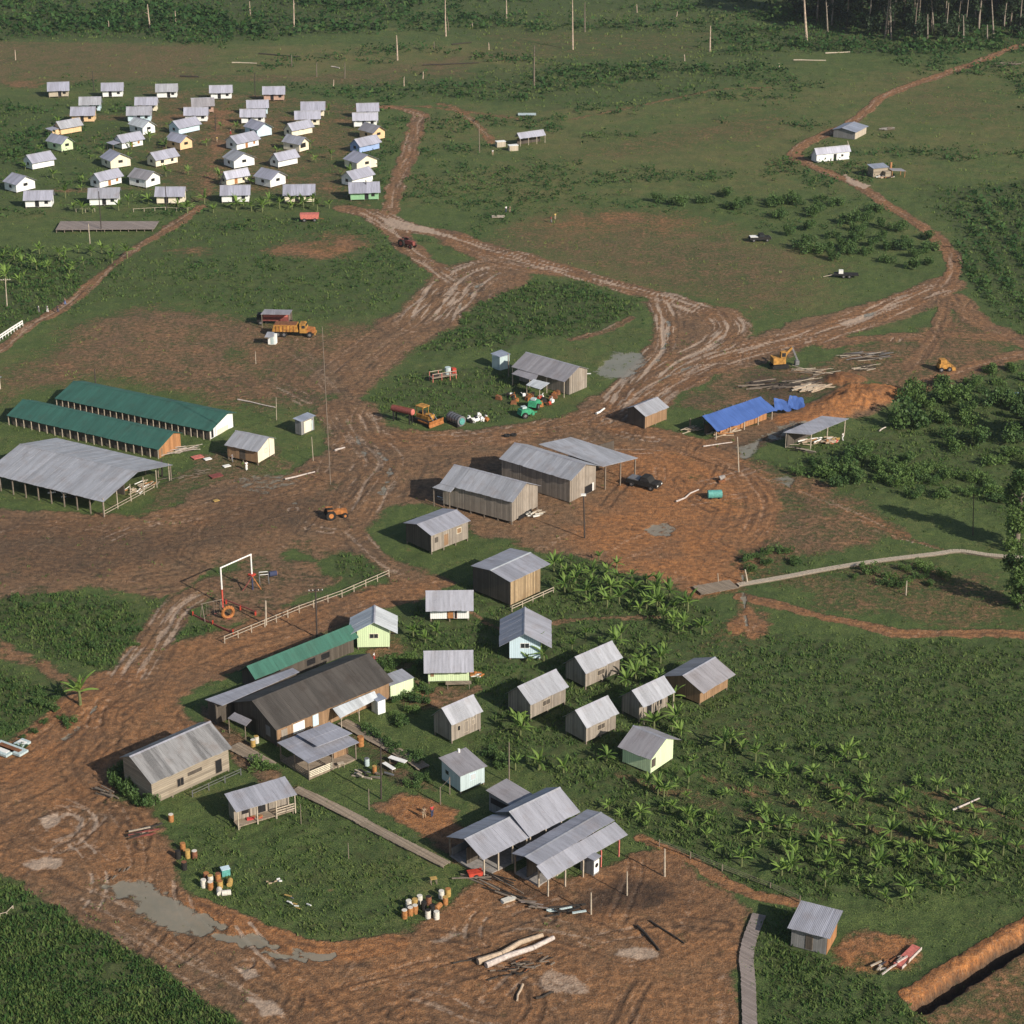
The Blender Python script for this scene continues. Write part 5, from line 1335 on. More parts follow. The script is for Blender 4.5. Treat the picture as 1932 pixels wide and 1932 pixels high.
bushes([g('i', *q_)[:2] for q_ in ((1700,1020),(1640,1080),(1900,1060),(1880,1330),(1840,1400),(1760,1480),(1700,1420),(1800,1300),(1920,1250),(1740,1790),(780,1800),(720,1790))] + scatter([(700,1255),(790,1240),(800,1300),(780,1340),(700,1330)], 12, 1.5, 48), .7, 1.5, 'garden bush among the painted houses of the near settlement', 'garden bushes', 14)
bushes([g('q', *q_)[:2] for q_ in ((720,350),(760,300),(1900,780),(1850,820),(1800,700),(380,420),(480,500),(600,580),(700,640),(820,700),(940,760),(900,1000),(1040,960))], .7, 1.3, 'hedge bush along the plank walkway near the small pale blue house', 'hedge bushes', 15, 1, True)
ft = g('s', 585, 590); put(BUSH[1], ft.x, ft.y, 3.6, 1.0, 'single rounded tree standing right of the orange earth bank', 'tree', None, -.1, 'round_tree', 1.3)

# bananas
def banana_mesh(seed, lv=9, hgt=2.0, length=2.0):
    r_ = random.Random(seed); mb = MB()
    for i in range(lv):
        az = i * 2.4 + r_.uniform(-.4, .4); up = r_.choice([1.45, 1.25, 1.05, .8, .5]) + r_.uniform(-.1, .1); ln = length * r_.uniform(.75, 1.15); wd = r_.uniform(.38, .58)
        pts = []; p = Vector((0, 0, hgt * r_.uniform(.9, 1.02))); th = up
        for s_ in range(6):
            pts.append(p.copy())
            p = p + Vector((math.cos(az) * math.cos(th), math.sin(az) * math.cos(th), math.sin(th))) * ln / 5
            th -= r_.uniform(.06, .30)
        sd = Vector((-math.sin(az), math.cos(az), 0))
        vs = []; wp = [.12, .8, 1, .95, .7, .1]
        for q_, k_ in zip(pts, wp):
            vs += [q_ - sd * wd * k_ / 2 + Vector((0, 0, -.06 * k_)), q_ + Vector((0, 0, .05)), q_ + sd * wd * k_ / 2 + Vector((0, 0, -.06 * k_))]
        fs = []
        for s_ in range(5):
            b = s_ * 3
            fs += [(b, b + 1, b + 4, b + 3), (b + 1, b + 2, b + 5, b + 4)]
        mb.add(vs, fs, r_.uniform(0, 1))
    return mb
BAN = []
for i in range(6):
    h_ = [1.1, 1.3, 1.6, .8, 1.2, 1.8][i]
    o = banana_mesh(i + 3, [8, 9, 10, 7, 9, 10][i], h_, [2.0, 2.3, 2.5, 1.8, 2.2, 2.4][i]).build('leaves', M['banana'])
    s_ = MB().tube([(0, 0, -.2), (.03, 0, h_ * .5), (0, .02, h_ + .15)], [.19, .16, .11], 7).build('banana_plant', M['banana_stem'])
    o.parent = s_
    BAN.append(s_); _tmp += [s_, o]
def clumps(poly, n, seed):
    r_ = random.Random(seed); out = []
    for x, y in scatter(poly, n, 3.0, seed):
        for i in range(r_.choice([1, 1, 2, 3, 4])):
            out.append((x + r_.gauss(0, .8), y + r_.gauss(0, .8)))
    return out
def bananas(pts, label, group, seed, smin=.6, smax=1.05):
    r_ = random.Random(seed)
    for x, y in pts:
        put(r_.choice(BAN), x, y, r_.uniform(smin, smax), r_.uniform(0, 6.28), label, 'banana plant', group, 0, 'banana_plant')
bananas(clumps([(1010,1440),(1080,1500),(1200,1540),(1300,1440),(1420,1400),(1560,1420),(1740,1480),(1910,1540),(1910,1660),(1720,1700),(1520,1690),(1350,1610),(1190,1560)], 76, 61), 'banana plant in the big plantation below the pale green gabled house', 'plantation bananas', 21, .35, .9)
bananas(scatter([(1045,1050),(1140,1055),(1240,1105),(1280,1135),(1220,1165),(1100,1145),(1040,1110)], 34, 1.5, 62), 'young upright banana plant right of the tall slatted barn', 'young bananas by the barn', 22, .6, 1.0)
bananas(scatter([(1240,1130),(1340,1150),(1350,1210),(1280,1210),(1230,1180)], 12, 1.4, 63), 'banana plant at the corner of the orange earth, left of the long dirt path', 'corner bananas', 23)
bananas(scatter([(1030,1190),(1130,1195),(1260,1235),(1300,1330),(1290,1400),(1170,1360),(1060,1210)], 22, 2.0, 64), 'banana plant among the grey wooden cottages', 'cottage bananas', 24)
bananas([g('k', *q_)[:2] for q_ in ((595,560),(640,580),(620,640),(1120,790),(690,170),(720,150),(590,830),(870,850),(730,830))], 'banana plant beside a footpath between the wooden cottages and boardwalk', 'footpath bananas', 25, .7, 1.1)
bananas(scatter([(0,480),(110,475),(240,480),(250,500),(180,530),(60,545),(0,540)], 26, 2.5, 65), 'banana plant in the row at the left edge below the plank platform', 'left edge bananas', 26, .7, 1.1)
bananas(scatter([(110,386),(600,384),(640,392),(600,402),(100,404)], 26, 2.2, 66), 'banana plant in front of the nearest row of the far settlement', 'settlement bananas', 27, .8, 1.2)
bananas(scatter([(60,200),(700,215),(720,370),(40,375)], 34, 5, 67), 'banana plant growing between cottages of the far settlement', 'banana plants between far cottages', 28, .7, 1.1)
bananas([g('j', *q_)[:2] for q_ in ((230,1240),(330,1180),(120,1200),(1240,1340),(1300,1400),(1150,1400))], 'banana plant in the gardens of the painted houses', 'garden bananas', 29, .7, 1.0)
bb = g('r', 765, 1255); put(BAN[2], bb.x, bb.y, 1.35, .4, 'lone tall banana plant at the road bend on the left', 'banana plant', None, 0, 'banana_plant')

# trees
def crown_mesh(seed, n, rad3, lumps=12, leaf=.6):
    r_ = np.random.default_rng(seed)
    cs = r_.uniform(-1, 1, size=(lumps, 3)) * np.array(rad3) * .8
    rs = r_.uniform(.38, .62, lumps) * min(rad3[0], rad3[1])
    k = r_.integers(0, lumps, n)
    d = r_.normal(size=(n, 3)); d /= np.linalg.norm(d, axis=1)[:, None]
    C = cs[k] + d * (rs[k] * r_.uniform(.45, 1.1, n))[:, None]
    V, Fq = leaf_quads(C, r_.uniform(.6, 1.4, n) * leaf, r_)
    return V, Fq, np.repeat(np.clip(r_.uniform(0, 1, lumps)[k] * .6 + r_.uniform(0, .4, n), 0, 1), 4)
def tree(label, x, y, h, trunk_r, crowns, seed, mat='forest', bark='bark', group=None, name='tree', lean=0.0):
    r_ = random.Random(seed)
    pts = [Vector((0, 0, -.4))]
    for i in range(1, 6): pts.append(Vector((lean * h * i / 5 + r_.uniform(-.15, .15), r_.uniform(-.15, .15), h * i / 5 * .96)))
    mb = MB().tube(pts, [trunk_r * k_ for k_ in (1.25, 1, .88, .78, .62, .3)], 7)
    for i in range(5):
        b = pts[3].lerp(pts[5], r_.uniform(0, .9)); az = r_.uniform(0, 6.28); l_ = h * r_.uniform(.08, .16)
        mb.tube([b, b + Vector((math.cos(az) * l_, math.sin(az) * l_, l_ * .7))], [trunk_r * .35, trunk_r * .12], 5)
    root = mb.build(name, M[bark], smooth=True); root.location = (x, y, 0); root.name = name
    tag(root, label, 'tree', group)
    for (cz, r3, n, lf) in crowns:
        V, Fq, tn = crown_mesh(seed + int(cz * 10), n, r3, 12, lf)
        V = V + np.array([lean * h, 0, cz])
        np_mesh('crown', V, Fq, M[mat], tn, root)
    return root
p_ = g('s', 1420, 1540); tree('tall leafy tree draped in vines at the right edge, upper of two', p_.x + .6, p_.y, 14, .4, [(3.2, (2.2, 2.2, 3), 2600, .42), (9.5, (2.7, 2.7, 4.6), 4200, .42)], 301, 'leaf')
p_ = g('p', 1790, 930); tree('leafy tree at the right edge below the pale path, lower of two', p_.x + .5, p_.y, 10.5, .35, [(2.4, (2.0, 2.0, 2.2), 2000, .4), (6.8, (2.4, 2.4, 3.4), 3000, .4)], 302, 'leaf')
p_ = g('s', 1490, 700); tree('dark bushy tree at the right edge above the bush belt', p_.x + 2.5, p_.y, 9, .35, [(3, (2.3, 2.3, 2.5), 2000, .42), (6.5, (2.7, 2.7, 3), 2600, .42)], 303, 'leaf_dark')

# forest wall at the top right corner
FT = []
for i in range(5):
    h_ = [24, 28, 22, 30, 26][i]
    t0 = tree('tall pale trunked forest tree in the dark wood at the top right corner', 0, 0, h_, [.24, .30, .2, .32, .26][i],
              [(h_ * .86, (4.6, 4.6, 3.6), 900, 1.0), (h_ * .40, (2.6, 2.6, 6.5), 700, .9)] if i % 2 else [(h_ * .84, (4.2, 4.2, 4.4), 1000, 1.0), (h_ * .2, (3.0, 3.0, 4.5), 650, .9)], 320 + i, 'forest', 'bark_forest' if i in (0, 3) else 'bark', 'forest trees', 'forest_tree', .01)
    FT.append(t0); _tmp += [t0] + children(t0)
fr_ = random.Random(77)
fpts = scatter([(1440,-25),(1500,40),(1560,66),(1700,88),(1840,78),(1950,66),(2280,50),(2280,-60),(1450,-60)], 210, 3.6, 71)
for x, y in fpts:
    put(fr_.choice(FT), x, y, fr_.uniform(.8, 1.2), fr_.uniform(0, 6.28), 'tall pale trunked forest tree in the dark wood at the top right corner', 'tree', 'forest trees', 0, 'forest_tree')

# dead standing trunks in the cleared field and wood edge
def snag(k, base, top, label, pale=True, r=.28, name='dead_trunk', group='dead standing trunks'):
    b = g(k, *base); uu, vv = c(k, *top)
    dx = uu - 966; a_ = -(vv - 966)
    d = Vector((dx, F * ct + a_ * st, -F * st + a_ * ct))
    kk = b.y / d.y
    tp = Vector((d.x * kk, b.y, H + d.z * kk))
    h_ = max(1.2, tp.z)
    rr = random.Random(int(base[0] + base[1])); bk = 'bark_pale' if pale else 'bark'
    if k == 'd' and 'white barked' not in label: bk = 'bark_forest'; r = .24
    mb = MB().tube([(0, 0, -.3), ((tp.x - b.x) * .5 + rr.uniform(-.1, .1), 0, h_ * .5), (tp.x - b.x, 0, h_)], [r * 1.3, r, r * .6], 7)
    for i in range(rr.randint(0, 2)):
        z_ = h_ * rr.uniform(.55, .9); az = rr.uniform(0, 6.28); l_ = min(1.6, h_ * .15)
        mb.tube([((tp.x - b.x) * z_ / h_, 0, z_), ((tp.x - b.x) * z_ / h_ + math.cos(az) * l_, math.sin(az) * l_, z_ + l_ * .6)], [r * .35, r * .15], 5)
    o = mb.build(name, M[bk]); o.location = b
    return tag(o, label, 'dead trunk', group)
SN = [('A',(725,135),(712,20),1),('A',(850,110),(845,50),1),('A',(1210,75),(1205,5),1),('A',(1420,130),(1418,0),1),('A',(1920,290),(1915,170),1),('A',(1410,320),(1408,265),0),('A',(1530,370),(1530,300),0),('A',(1665,380),(1665,300),0),
      ('A',(1610,415),(1612,385),1),('A',(75,290),(72,240),1),('A',(525,130),(523,100),1),
      ('B',(222,175),(218,0),1),('B',(235,150),(228,80),0),('B',(515,95),(514,0),1),('B',(835,240),(833,0),1),('B',(893,155),(893,10),0),('B',(648,415),(650,220),0),('B',(1497,250),(1500,125),1),('B',(1375,295),(1373,262),1),
      ('B',(350,130),(348,100),1),('B',(430,240),(428,205),1),('B',(165,235),(165,200),0),('B',(1833,330),(1830,305),1),('B',(110,380),(112,345),1),('B',(20,420),(20,370),1),('B',(1145,60),(1143,20),1),('B',(1335,80),(1340,55),1)]
for k, b, t_, pl in SN:
    tall = abs(b[1] - t_[1]) > 90
    snag(k, b, t_, ('tall bare dead trunk' if tall else 'short dead stump') + (' with pale bark' if pl else ' dark and weathered') + ' in the cleared field along the top', pl, .24 if tall else .16, group=('tall ' if tall else 'short ') + ('pale' if pl else 'dark') + ' dead trunks')
for k, b, t_, lb in (('d',(258,310),(235,-60),'tall white barked dead trunk standing clear in front of the dark wood'), ('d',(420,250),(403,-60),'slim grey trunk at the edge of the dark wood, right of the white one'),
                     ('d',(1700,300),(1680,-60),'pale trunk near the right end of the wood edge'), ('d',(860,290),(893,-20),'leaning trunk in the middle of the wood edge'), ('d',(910,300),(900,-60),'stout pale trunk beside the leaning one at the wood edge'),
                     ('d',(1465,330),(1465,120),'thin short trunk at the foot of the wood right of centre'), ('d',(1190,320),(1190,110),'thin grey trunk at the foot of the wood, centre'), ('d',(1240,270),(1215,-60),'slightly leaning thin trunk at the wood edge right of the stout one'), ('d',(1650,310),(1650,190),'small broken trunk at the right of the wood edge'), ('d',(1560,140),(1556,-20),'reddish lit trunk standing inside the dark wood')):
    snag(k, b, t_, lb, True, .38, 'dead_trunk', None)

def fallen(k, p, q_, r, mat, label, group=None, name='fallen_log', r1=None):
    a = g(k, *p); b = g(k, *q_); rr = random.Random(int(p[0] * 3 + q_[1]))
    L = (b - a); n = max(3, int(L.length / 2.5)); pts = []; rs = []
    for i in range(n + 1):
        t_ = i / n; s_ = rr.uniform(-.12, .12) * L.length ** .5 * (0 < i < n)
        perp = Vector((-L.y, L.x, 0)).normalized() * s_
        rd = r + ((r1 or r * .7) - r) * t_
        pts.append(L * t_ + perp + Vector((0, 0, rd * .8 + .08))); rs.append(rd)
    o = MB().tube(pts, rs, 9).build(name, M[mat], smooth=False); o.location = a
    return tag(o, label, 'log', group)
fallen('m', (660,1385), (1130,1185), .40, 'log', 'long tan peeled log lying in the muddy yard, rear of the two', None, 'log', .24)
fallen('m', (720,1410), (1210,1205), .36, 'log_pale', 'long whitish crooked log lying in front of the tan one', None, 'log', .26)
fallen('m', (480,1385), (670,1350), .10, 'log_dark', 'thin dark pole beyond the end of the tan log')
fallen('m', (1815,1115), (1975,1290), .17, 'log_dark', 'charred beam lying in the yard left of the round grey hut path, left one', None, 'charred_beam')
fallen('k', (1370,1710), (1570,1840), .12, 'log_dark', 'charred beam lying in the yard, right one of the pair', None, 'charred_beam')
fallen('m', (985,1540), (945,1655), .16, 'log', 'short pale plank lying in the foreground mud')
fallen('m', (1080,1640), (1210,1590), .14, 'log_dark', 'dark stick on the foreground mud right of the pale plank')
fallen('A', (1120,306), (1240,309), .24, 'pale_post', 'pale fallen log in the brown field behind the far settlement', 'fallen logs')
fallen('A', (1250,262), (1450,277), .24, 'log_dark', 'long dark fallen log in the brown field behind the far settlement')
fallen('B', (110,318), (380,306), .24, 'log_dark', 'long dark fallen log in the cleared field at top centre')
fallen('B', (250,218), (345,208), .24, 'log_dark', 'short dark fallen log at top centre, above the long one')
fallen('d', (155,468), (405,470), .24, 'pale_post', 'pale fallen log below the white trunk at the wood edge')
fallen('d', (400,415), (590,405), .24, 'pale_post', 'jagged pale fallen tree with branches near the wood edge')
fallen('A', (1600,325), (1640,332), .24, 'log_pale', 'stubby pale log in the brown field, right')
fallen('A', (870,372), (960,374), .3, 'log_dark', 'thin dark log behind the farthest cottage row')
fallen('f', (650,1812), (920,1745), .16, 'log_pale', 'long pale pole lying beside the muddy road')
fallen('f', (1100,1555), (1190,1525), .2, 'log_pale', 'short pale timber at the road edge by the utility pole')
fallen('f', (220,1090), (560,1160), .14, 'log_pale', 'thin pale timber lying along the brown field edge')
fallen('g', (1795,655), (1860,612), .22, 'trim', 'white beam lying on the mud above the long sheds')
fallen('h', (500,1115), (650,1035), .16, 'log_pale', 'pale plank lying on the red earth left of the teal drum')
fallen('h', (680,750), (870,722), .12, 'log_pale', 'thin plank lying on wet ground below the blue tarpaulin')
fallen('o', (1545,205), (1690,140), .14, 'log_pale', 'pale pole lying in the banana field')
fallen('h', (1840,650), (1895,618), .14, 'log_pale', 'pale stick in the grass right of the open timber shed')

# ---- ground cover that nobody could count
def sample_uv(n, seed, box=(-260, 2190, -60, 2070)):
    r_ = np.random.default_rng(seed)
    u = r_.uniform(box[0], box[1], n); v = r_.uniform(box[2], box[3], n)
    dx = u - 966; a = -(v - 966)
    dy_ = F * ct + a * st; dz = -F * st + a * ct
    k = -H / dz
    return dx * k, dy_ * k, r_
def cover():
    X, Y, r_ = sample_uv(330000, 5)
    D, R, L, T, Wt, K, Dr, Z = zones(X, Y)
    dist = np.sqrt(X * X + Y * Y + H * H)
    cl = fbm(X * .25, Y * .25, 91, 3)
    pr = (1 - sstep(.2, .55, D + (vnoise(X * .9, Y * .9, 5) - .5) * .5)) * (.10 + .55 * L) * sstep(.25, .65, cl + L * .15) + .05 * (D > .3) * (cl > .6) * (R < .4)
    keep = (r_.uniform(0, 1, len(X)) < pr) & clear_of_buildings(X, Y, 0)
    X, Y, Z, L, Dr, dist, cl = X[keep], Y[keep], Z[keep], L[keep], Dr[keep], dist[keep], cl[keep]
    n = len(X); bl = 4
    sc_ = (.20 + .16 * L + .22 * np.clip((dist - 250) / 500, 0, 1.2)) * r_.uniform(.6, 1.5, n)
    xs = np.repeat(X, bl) + r_.normal(size=n * bl) * np.repeat(sc_, bl) * .7
    ys = np.repeat(Y, bl) + r_.normal(size=n * bl) * np.repeat(sc_, bl) * .7
    zs = np.repeat(Z, bl) - .06; s = np.repeat(sc_, bl) * r_.uniform(.7, 1.4, n * bl)
    az = r_.uniform(0, 6.28, n * bl); wd = s * .34
    lean = r_.uniform(-.5, .5, (n * bl, 2)) * s[:, None]
    a = np.stack([xs - np.cos(az) * wd, ys - np.sin(az) * wd, zs], -1)
    b = np.stack([xs + np.cos(az) * wd, ys + np.sin(az) * wd, zs], -1)
    t_ = np.stack([xs + lean[:, 0], ys + lean[:, 1], zs + s], -1)
    V = np.stack([a, b, t_], 1).reshape(-1, 3)
    tone = np.clip(np.repeat(.45 - .3 * L + .55 * Dr + (cl - .5) * .6, bl) + r_.uniform(-.25, .35, n * bl), 0, 1)
    o = np_mesh('grass', V, np.arange(len(V)).reshape(-1, 3), M['grass'], np.repeat(tone, 3))
    tag(o, 'short rough grass growing over the fields and yards', 'grass', kind='stuff')
    # weeds and low scrub
    X, Y, r_ = sample_uv(150000, 6)
    D, R, L, T, Wt, K, Dr, Z = zones(X, Y)
    dist = np.sqrt(X * X + Y * Y + H * H)
    cl = fbm(X * .13, Y * .13, 95, 4)
    U_, V_ = proj(X, Y)
    top = sstep(150, 60, V_)
    scrub = ((U_ < 860) & (V_ < 70)) | ((V_ < 100) & (U_ > 1440))
    rows = inpoly(np.stack([U_, V_], -1), [(1790,372),(1932,350),(2100,350),(2100,640),(1932,640),(1860,575),(1815,500)])
    pr = (1 - sstep(.15, .45, D)) * sstep(.45, .66, cl + (L - .55) * .35 - .06 * Dr) * (.03 + .62 * sstep(.5, .95, L))
    pr = np.maximum(pr, .55 * scrub * sstep(.38, .6, fbm(X * .05, Y * .05, 97, 4)) + .5 * (scrub & (U_ > 1440)))
    ra, rb = G(1800, 400), G(1932, 600); rd = (rb - ra).normalized()
    rph = np.sin((-(X - ra.x) * rd.y + (Y - ra.y) * rd.x) * 2 * math.pi / 6.5)
    pr = np.where(rows, .95 * (rph > .2) * (cl > .30), pr)
    ff = sstep(380, 560, dist)
    pr = pr * (1 - ff) + ff * np.maximum(pr * .25, .8 * sstep(.53, .66, fbm(X * .035, Y * .05, 99, 4) + .14 * L - .05 * (D > .2)) * (1 - sstep(.1, .4, D)))
    pr = np.where(rows, .95 * (rph > .2) * (cl > .25), pr)
    slope_ = inpoly(np.stack([U_, V_], -1), [(1380,1190),(2300,1190),(2300,1760),(1900,1700),(1300,1640),(1150,1520),(1250,1420)])
    pr = np.where(slope_, pr * .9 * sstep(.50, .64, fbm(X * .09, Y * .09, 93, 4)), pr)
    keep = (r_.uniform(0, 1, len(X)) < pr) & clear_of_buildings(X, Y, .3)
    X, Y, Z, L, dist, cl, scrub, rows = X[keep], Y[keep], Z[keep], L[keep], dist[keep], cl[keep], scrub[keep], rows[keep]
    n = len(X); bl = 7
    hs = (.13 + .17 * L * r_.uniform(.5, 1.6, n) + .55 * np.clip((dist - 350) / 450, 0, 1)) * r_.uniform(.6, 1.5, n)
    hs = hs * (1 + .7 * sstep(380, 560, dist)); hs = np.where(scrub, hs * 1.2, hs); hs = np.where(rows, hs * 1.25, hs)
    hs = np.where((dist < 330), np.minimum(hs, .30), hs)
    rp = np.repeat(hs, bl)
    C = np.stack([np.repeat(X, bl) + r_.normal(size=n * bl) * rp * .65, np.repeat(Y, bl) + r_.normal(size=n * bl) * rp * .65, np.repeat(Z, bl) + np.abs(r_.normal(size=n * bl)) * rp * .75 + .05], -1)
    V, Fq = leaf_quads(C, rp * r_.uniform(.55, 1.1, n * bl), r_, .5)
    farf = sstep(380, 560, dist)
    tone = np.clip(np.repeat(.35 - .4 * farf + (cl - .5) * 1.3 - .32 * (L > .8) * (1 - farf) + r_.uniform(-.3, .3, n) - .05 * scrub, bl) + r_.uniform(-.15, .2, n * bl), 0, 1)
    o = np_mesh('weeds', V, Fq, M['weeds'], np.repeat(tone, 4))
    tag(o, 'dark leafy weeds and low scrub over the fields', 'weeds', kind='stuff')
    print('cover', n)
cover()
for o in _tmp:
    bpy.data.objects.remove(o)
# ------------------------------------------------------------------ walkways, fences, poles
def walkway(pts, k, w_, label, name='boardwalk', mat='plank', z=.28, group=None):
    P = [g(k, *q_) for q_ in pts] if k else [G(*q_) for q_ in pts]
    P = [Vector((q_[0], q_[1], 0)) for q_ in catmull([(q_.x, q_.y) for q_ in P], 4)] if len(P) > 2 else P
    root = thing(name, label, 'walkway', P[0])
    mb = MB(); sb = MB(); rr = random.Random(len(label))
    for i in range(len(P) - 1):
        a, b = P[i] - P[0], P[i + 1] - P[0]
        d = b - a; L = d.length; d.normalize(); sd = Vector((-d.y, d.x, 0)); an = math.atan2(d.y, d.x)
        n = max(1, int(L / .3))
        for j in range(n):
            c_ = a + d * (j + .5) * L / n
            mb.box(c_.x, c_.y, z + rr.uniform(-.012, .012), L / n - .035, w_ * rr.uniform(.94, 1.04), .05, an, rr.uniform(0, 1))
        for s_ in (-1, 1):
            o_ = sd * s_ * w_ * .38 + Vector((0, 0, z - .14)); sb.beam(a + o_, b + o_, .1, .2)
            sb.box((a + o_).x, (a + o_).y, z / 2 - .15, .12, .12, z + .1, an)
    mb.build('planks', M[mat], root); sb.build('bearers', M['post'], root)
    return root
walkway([(1460,800),(1640,880),(1960,1040)], 'l', 1.5, 'plank boardwalk running past the grass yard towards the dining shed')
walkway([(1930,1030),(2200,1170),(2560,1350)], 'l', 1.5, 'second stretch of plank boardwalk ending at the dining shed roof', z=.27)
walkway([(100,330),(480,540),(880,760),(1010,850)], 'q', 1.8, 'plank walkway from the dark roofed building to the pale blue house')
walkway([(500,770),(450,900),(430,1010),(440,1120),(450,1400)], 'o', 1.6, 'narrow plank footpath running down to the bottom edge, left of the lone hut', 'footpath', 'plank_grey', .22)
walkway([(2655,1640),(2805,1575)] and [(1315,1118),(1385,1105)], None, 3.2, 'weathered plank bridge at the edge of the orange earth', 'plank_bridge', 'plank', .35)
walkway([(1392,1106),(1470,1093),(1560,1076),(1660,1060),(1760,1048),(1810,1042),(1870,1050),(1990,1060)], None, 1.1, 'pale plank path leading right from the plank bridge', 'plank_path', 'pale_post', .3)
walkway([(1040,1730),(1400,1890)], 'i', 2.6, 'broad plank landing between the awning and the two tier pavilion', 'landing', 'plank', .2) if False else None
walkway([(530,1640),(640,1700),(800,1790)], 'i', 2.2, 'plank landing between the weathered barn and the pavilion', 'landing', 'plank', .2)

def railfence(k, pts, label, h=1.15, step=2.4, rails=2, mat='pale_post', name='rail_fence', rw=.09, close=False):
    P = [g(k, *q_) for q_ in pts]
    root = thing(name, label, 'fence', P[0])
    for i in range(len(P) - 1):
        a, b = P[i] - P[0], P[i + 1] - P[0]
        n = max(1, round((b - a).length / step))
        for j in range(n + (1 if i == len(P) - 2 else 0)):
            q_ = a.lerp(b, j / n)
            MB().box(q_.x, q_.y, h / 2 - .15, .12, .12, h + .3).build('post', M[mat], root)
        for r_ in range(rails):
            z = h * (.93 - r_ * .85 / max(rails, 1) * .9)
            MB().beam(a + Vector((0, 0, z)), b + Vector((0, 0, z)), .05, rw).build('rail', M[mat], root)
    return root
railfence('i', [(470,895),(760,775),(1010,672),(1320,560),(1660,412)], 'long wooden two rail fence between the playground and the dirt road', 1.25, 2.3, 2)
railfence('q', [(1195,1240),(1300,1130)], 'two bare fence posts with wire below the pale blue house', 2.6, 3, 1, 'post', 'post_fence', .02)
railfence('o', [(-40,395),(300,530),(560,630),(720,700)], 'thin wire fence running down beside the banana plantation', 1.0, 5, 3, 'grey' if 'grey' in M else 'post', 'wire_fence', .02)
railfence('a', [(1210,1440),(1500,1425),(1700,1440),(1740,1390)], 'thin pale rail fence in front of the third cottage of the nearest row', 1.0, 3, 1, 'pale_post', 'rail_fence', .08)
railfence('a', [(690,1440),(860,1440)], 'short pale rail fence in front of the cottage with deep porch', 1.0, 3, 1, 'pale_post', 'rail_fence', .08)
railfence('e', [(0,600),(90,540),(185,480)], 'white paling fence at the left edge beside the footpath', 1.3, 1.2, 2, 'trim', 'paling_fence', .3)
railfence('j', [(1015,955),(1390,785)], 'timber rail barrier right of the foot of the slatted barn', 1.1, 2.5, 2, 'pale_post', 'rail_fence', .12)
railfence('l', [(720,850),(1070,690)], 'low pipe rail between the weathered barn and the porch shed', 1.0, 2.4, 2, 'steel', 'pipe_rail', .06)
railfence('n', [(10,850),(60,870),(105,920),(100,980),(60,1020),(0,1045)] and [(0,1042),(50,1030),(95,985)], 'low pale edging at the left edge in the dark grass', .5, 1.5, 1, 'pale_post', 'edging', .08)

def pole(k, base, top, label, mat='dark_post', arm=False, r=.12, lamp=False):
    b = g(k, *base); uu, vv = c(k, *top)
    dx = uu - 966; a_ = -(vv - 966)
    d = Vector((dx, F * ct + a_ * st, -F * st + a_ * ct)); kk = b.y / d.y
    tp = Vector((d.x * kk - b.x, 0, H + d.z * kk))
    root = thing('utility_pole' if arm or tp.z > 5 else 'pole', label, 'pole', b)
    MB().tube([(0, 0, -.4), tp * .5, tp], [r * 1.15, r, r * .8], 8).build('shaft', M[mat], root)
    if arm:
        MB().beam(tp + Vector((-1.1, 0, -.35)), tp + Vector((1.1, .3, -.35)), .1, .12).build('crossarm', M[mat], root)
        for s_ in (-.95, -.4, .4, .95):
            MB().cyl(tp + Vector((s_, s_ * .13, -.29)), tp + Vector((s_, s_ * .13, -.1)), .05, .04, 6).build('insulator', M['trim'], root)
    if lamp:
        MB().box(tp.x, 0, tp.z, .8, .5, .25).build('lamp', M['trim'], root)
    return root
pole('i', (1137,850), (1127,498), 'dark utility pole with crossarm between the rail fence and the green roof', arm=True)
pole('i', (768,760), (765,585), 'pale post standing by the rail fence near the playground', 'pale_post', r=.14)
pole('g', (1702,1650), (1692,1300), 'dark utility pole with white lamp in front of the large storage shed', lamp=True)
pole('f', (1062,1850), (985,420), 'very tall thin leaning mast beside the muddy road', 'post', r=.065)
pole('q', (532,1180), (528,590), 'dark pole in the garden below the plank walkway', r=.1)
pole('h', (915,915), (905,682), 'pale thin pole on the red earth below the blue tarpaulin', 'pale_post', r=.1)
pole('m', (1481,1020), (1481,865), 'short pale post in the muddy yard, left one', 'pale_post', r=.09)
pole('m', (1742,885), (1742,712), 'short pale post in the muddy yard, right one', 'pale_post', r=.08)
pole('k', (1457,1448), (1457,1288), 'tall pale post at the edge of the yard by the wire fence', 'pale_post', r=.11)
pole('e', (770,960), (762,825), 'dark short pole behind the rear green roofed shed')
pole('a', (852,345), (835,160), 'dark pole between the two left cottages of the farthest row')
pole('b', (620,392), (615,175), 'dark pole between the two right cottages of the farthest row')
pole('a', (1512,1425), (1496,1188), 'dark pole in front of the third cottage of the nearest row', arm=False)
pole('a', (918,1615), (893,1250), 'pole standing against the long plank platform')
pole('a', (822,1795), (800,1545), 'pale pole in the field below the plank platform', 'pale_post')
pole('b', (1628,1315), (1622,1145), 'dark pole in front of the green cottage of the nearest row')
pole('b', (262,700), (258,560), 'thin dark pole left of the sky blue cottage')
pole('e', (58,335), (42,95), 'pale utility pole with crossarm at the left edge', 'pale_post', True)
pole('s', (1116,1440), (1120,1125), 'thin dark pole in the scrub near the right edge', r=.08)
pole('q', (397,1300), (393,1065), 'thin pale pole beside the plank boardwalk', 'post', r=.07)
pole('k', (555,905), (555,670), 'thin pole below the leftmost wooden cottage', 'post', r=.08)
pole('g', (1090,360), (1085,165), 'pale pole at the rear corner of the workshop', 'post')
pole('e', (1305,1690), (1300,1550), 'dark stub post at the right corner of the big open shed', r=.14)
pole('e', (945,1800), (938,1718), 'rusty post poking out by the big open shed roof', 'rust', r=.16)
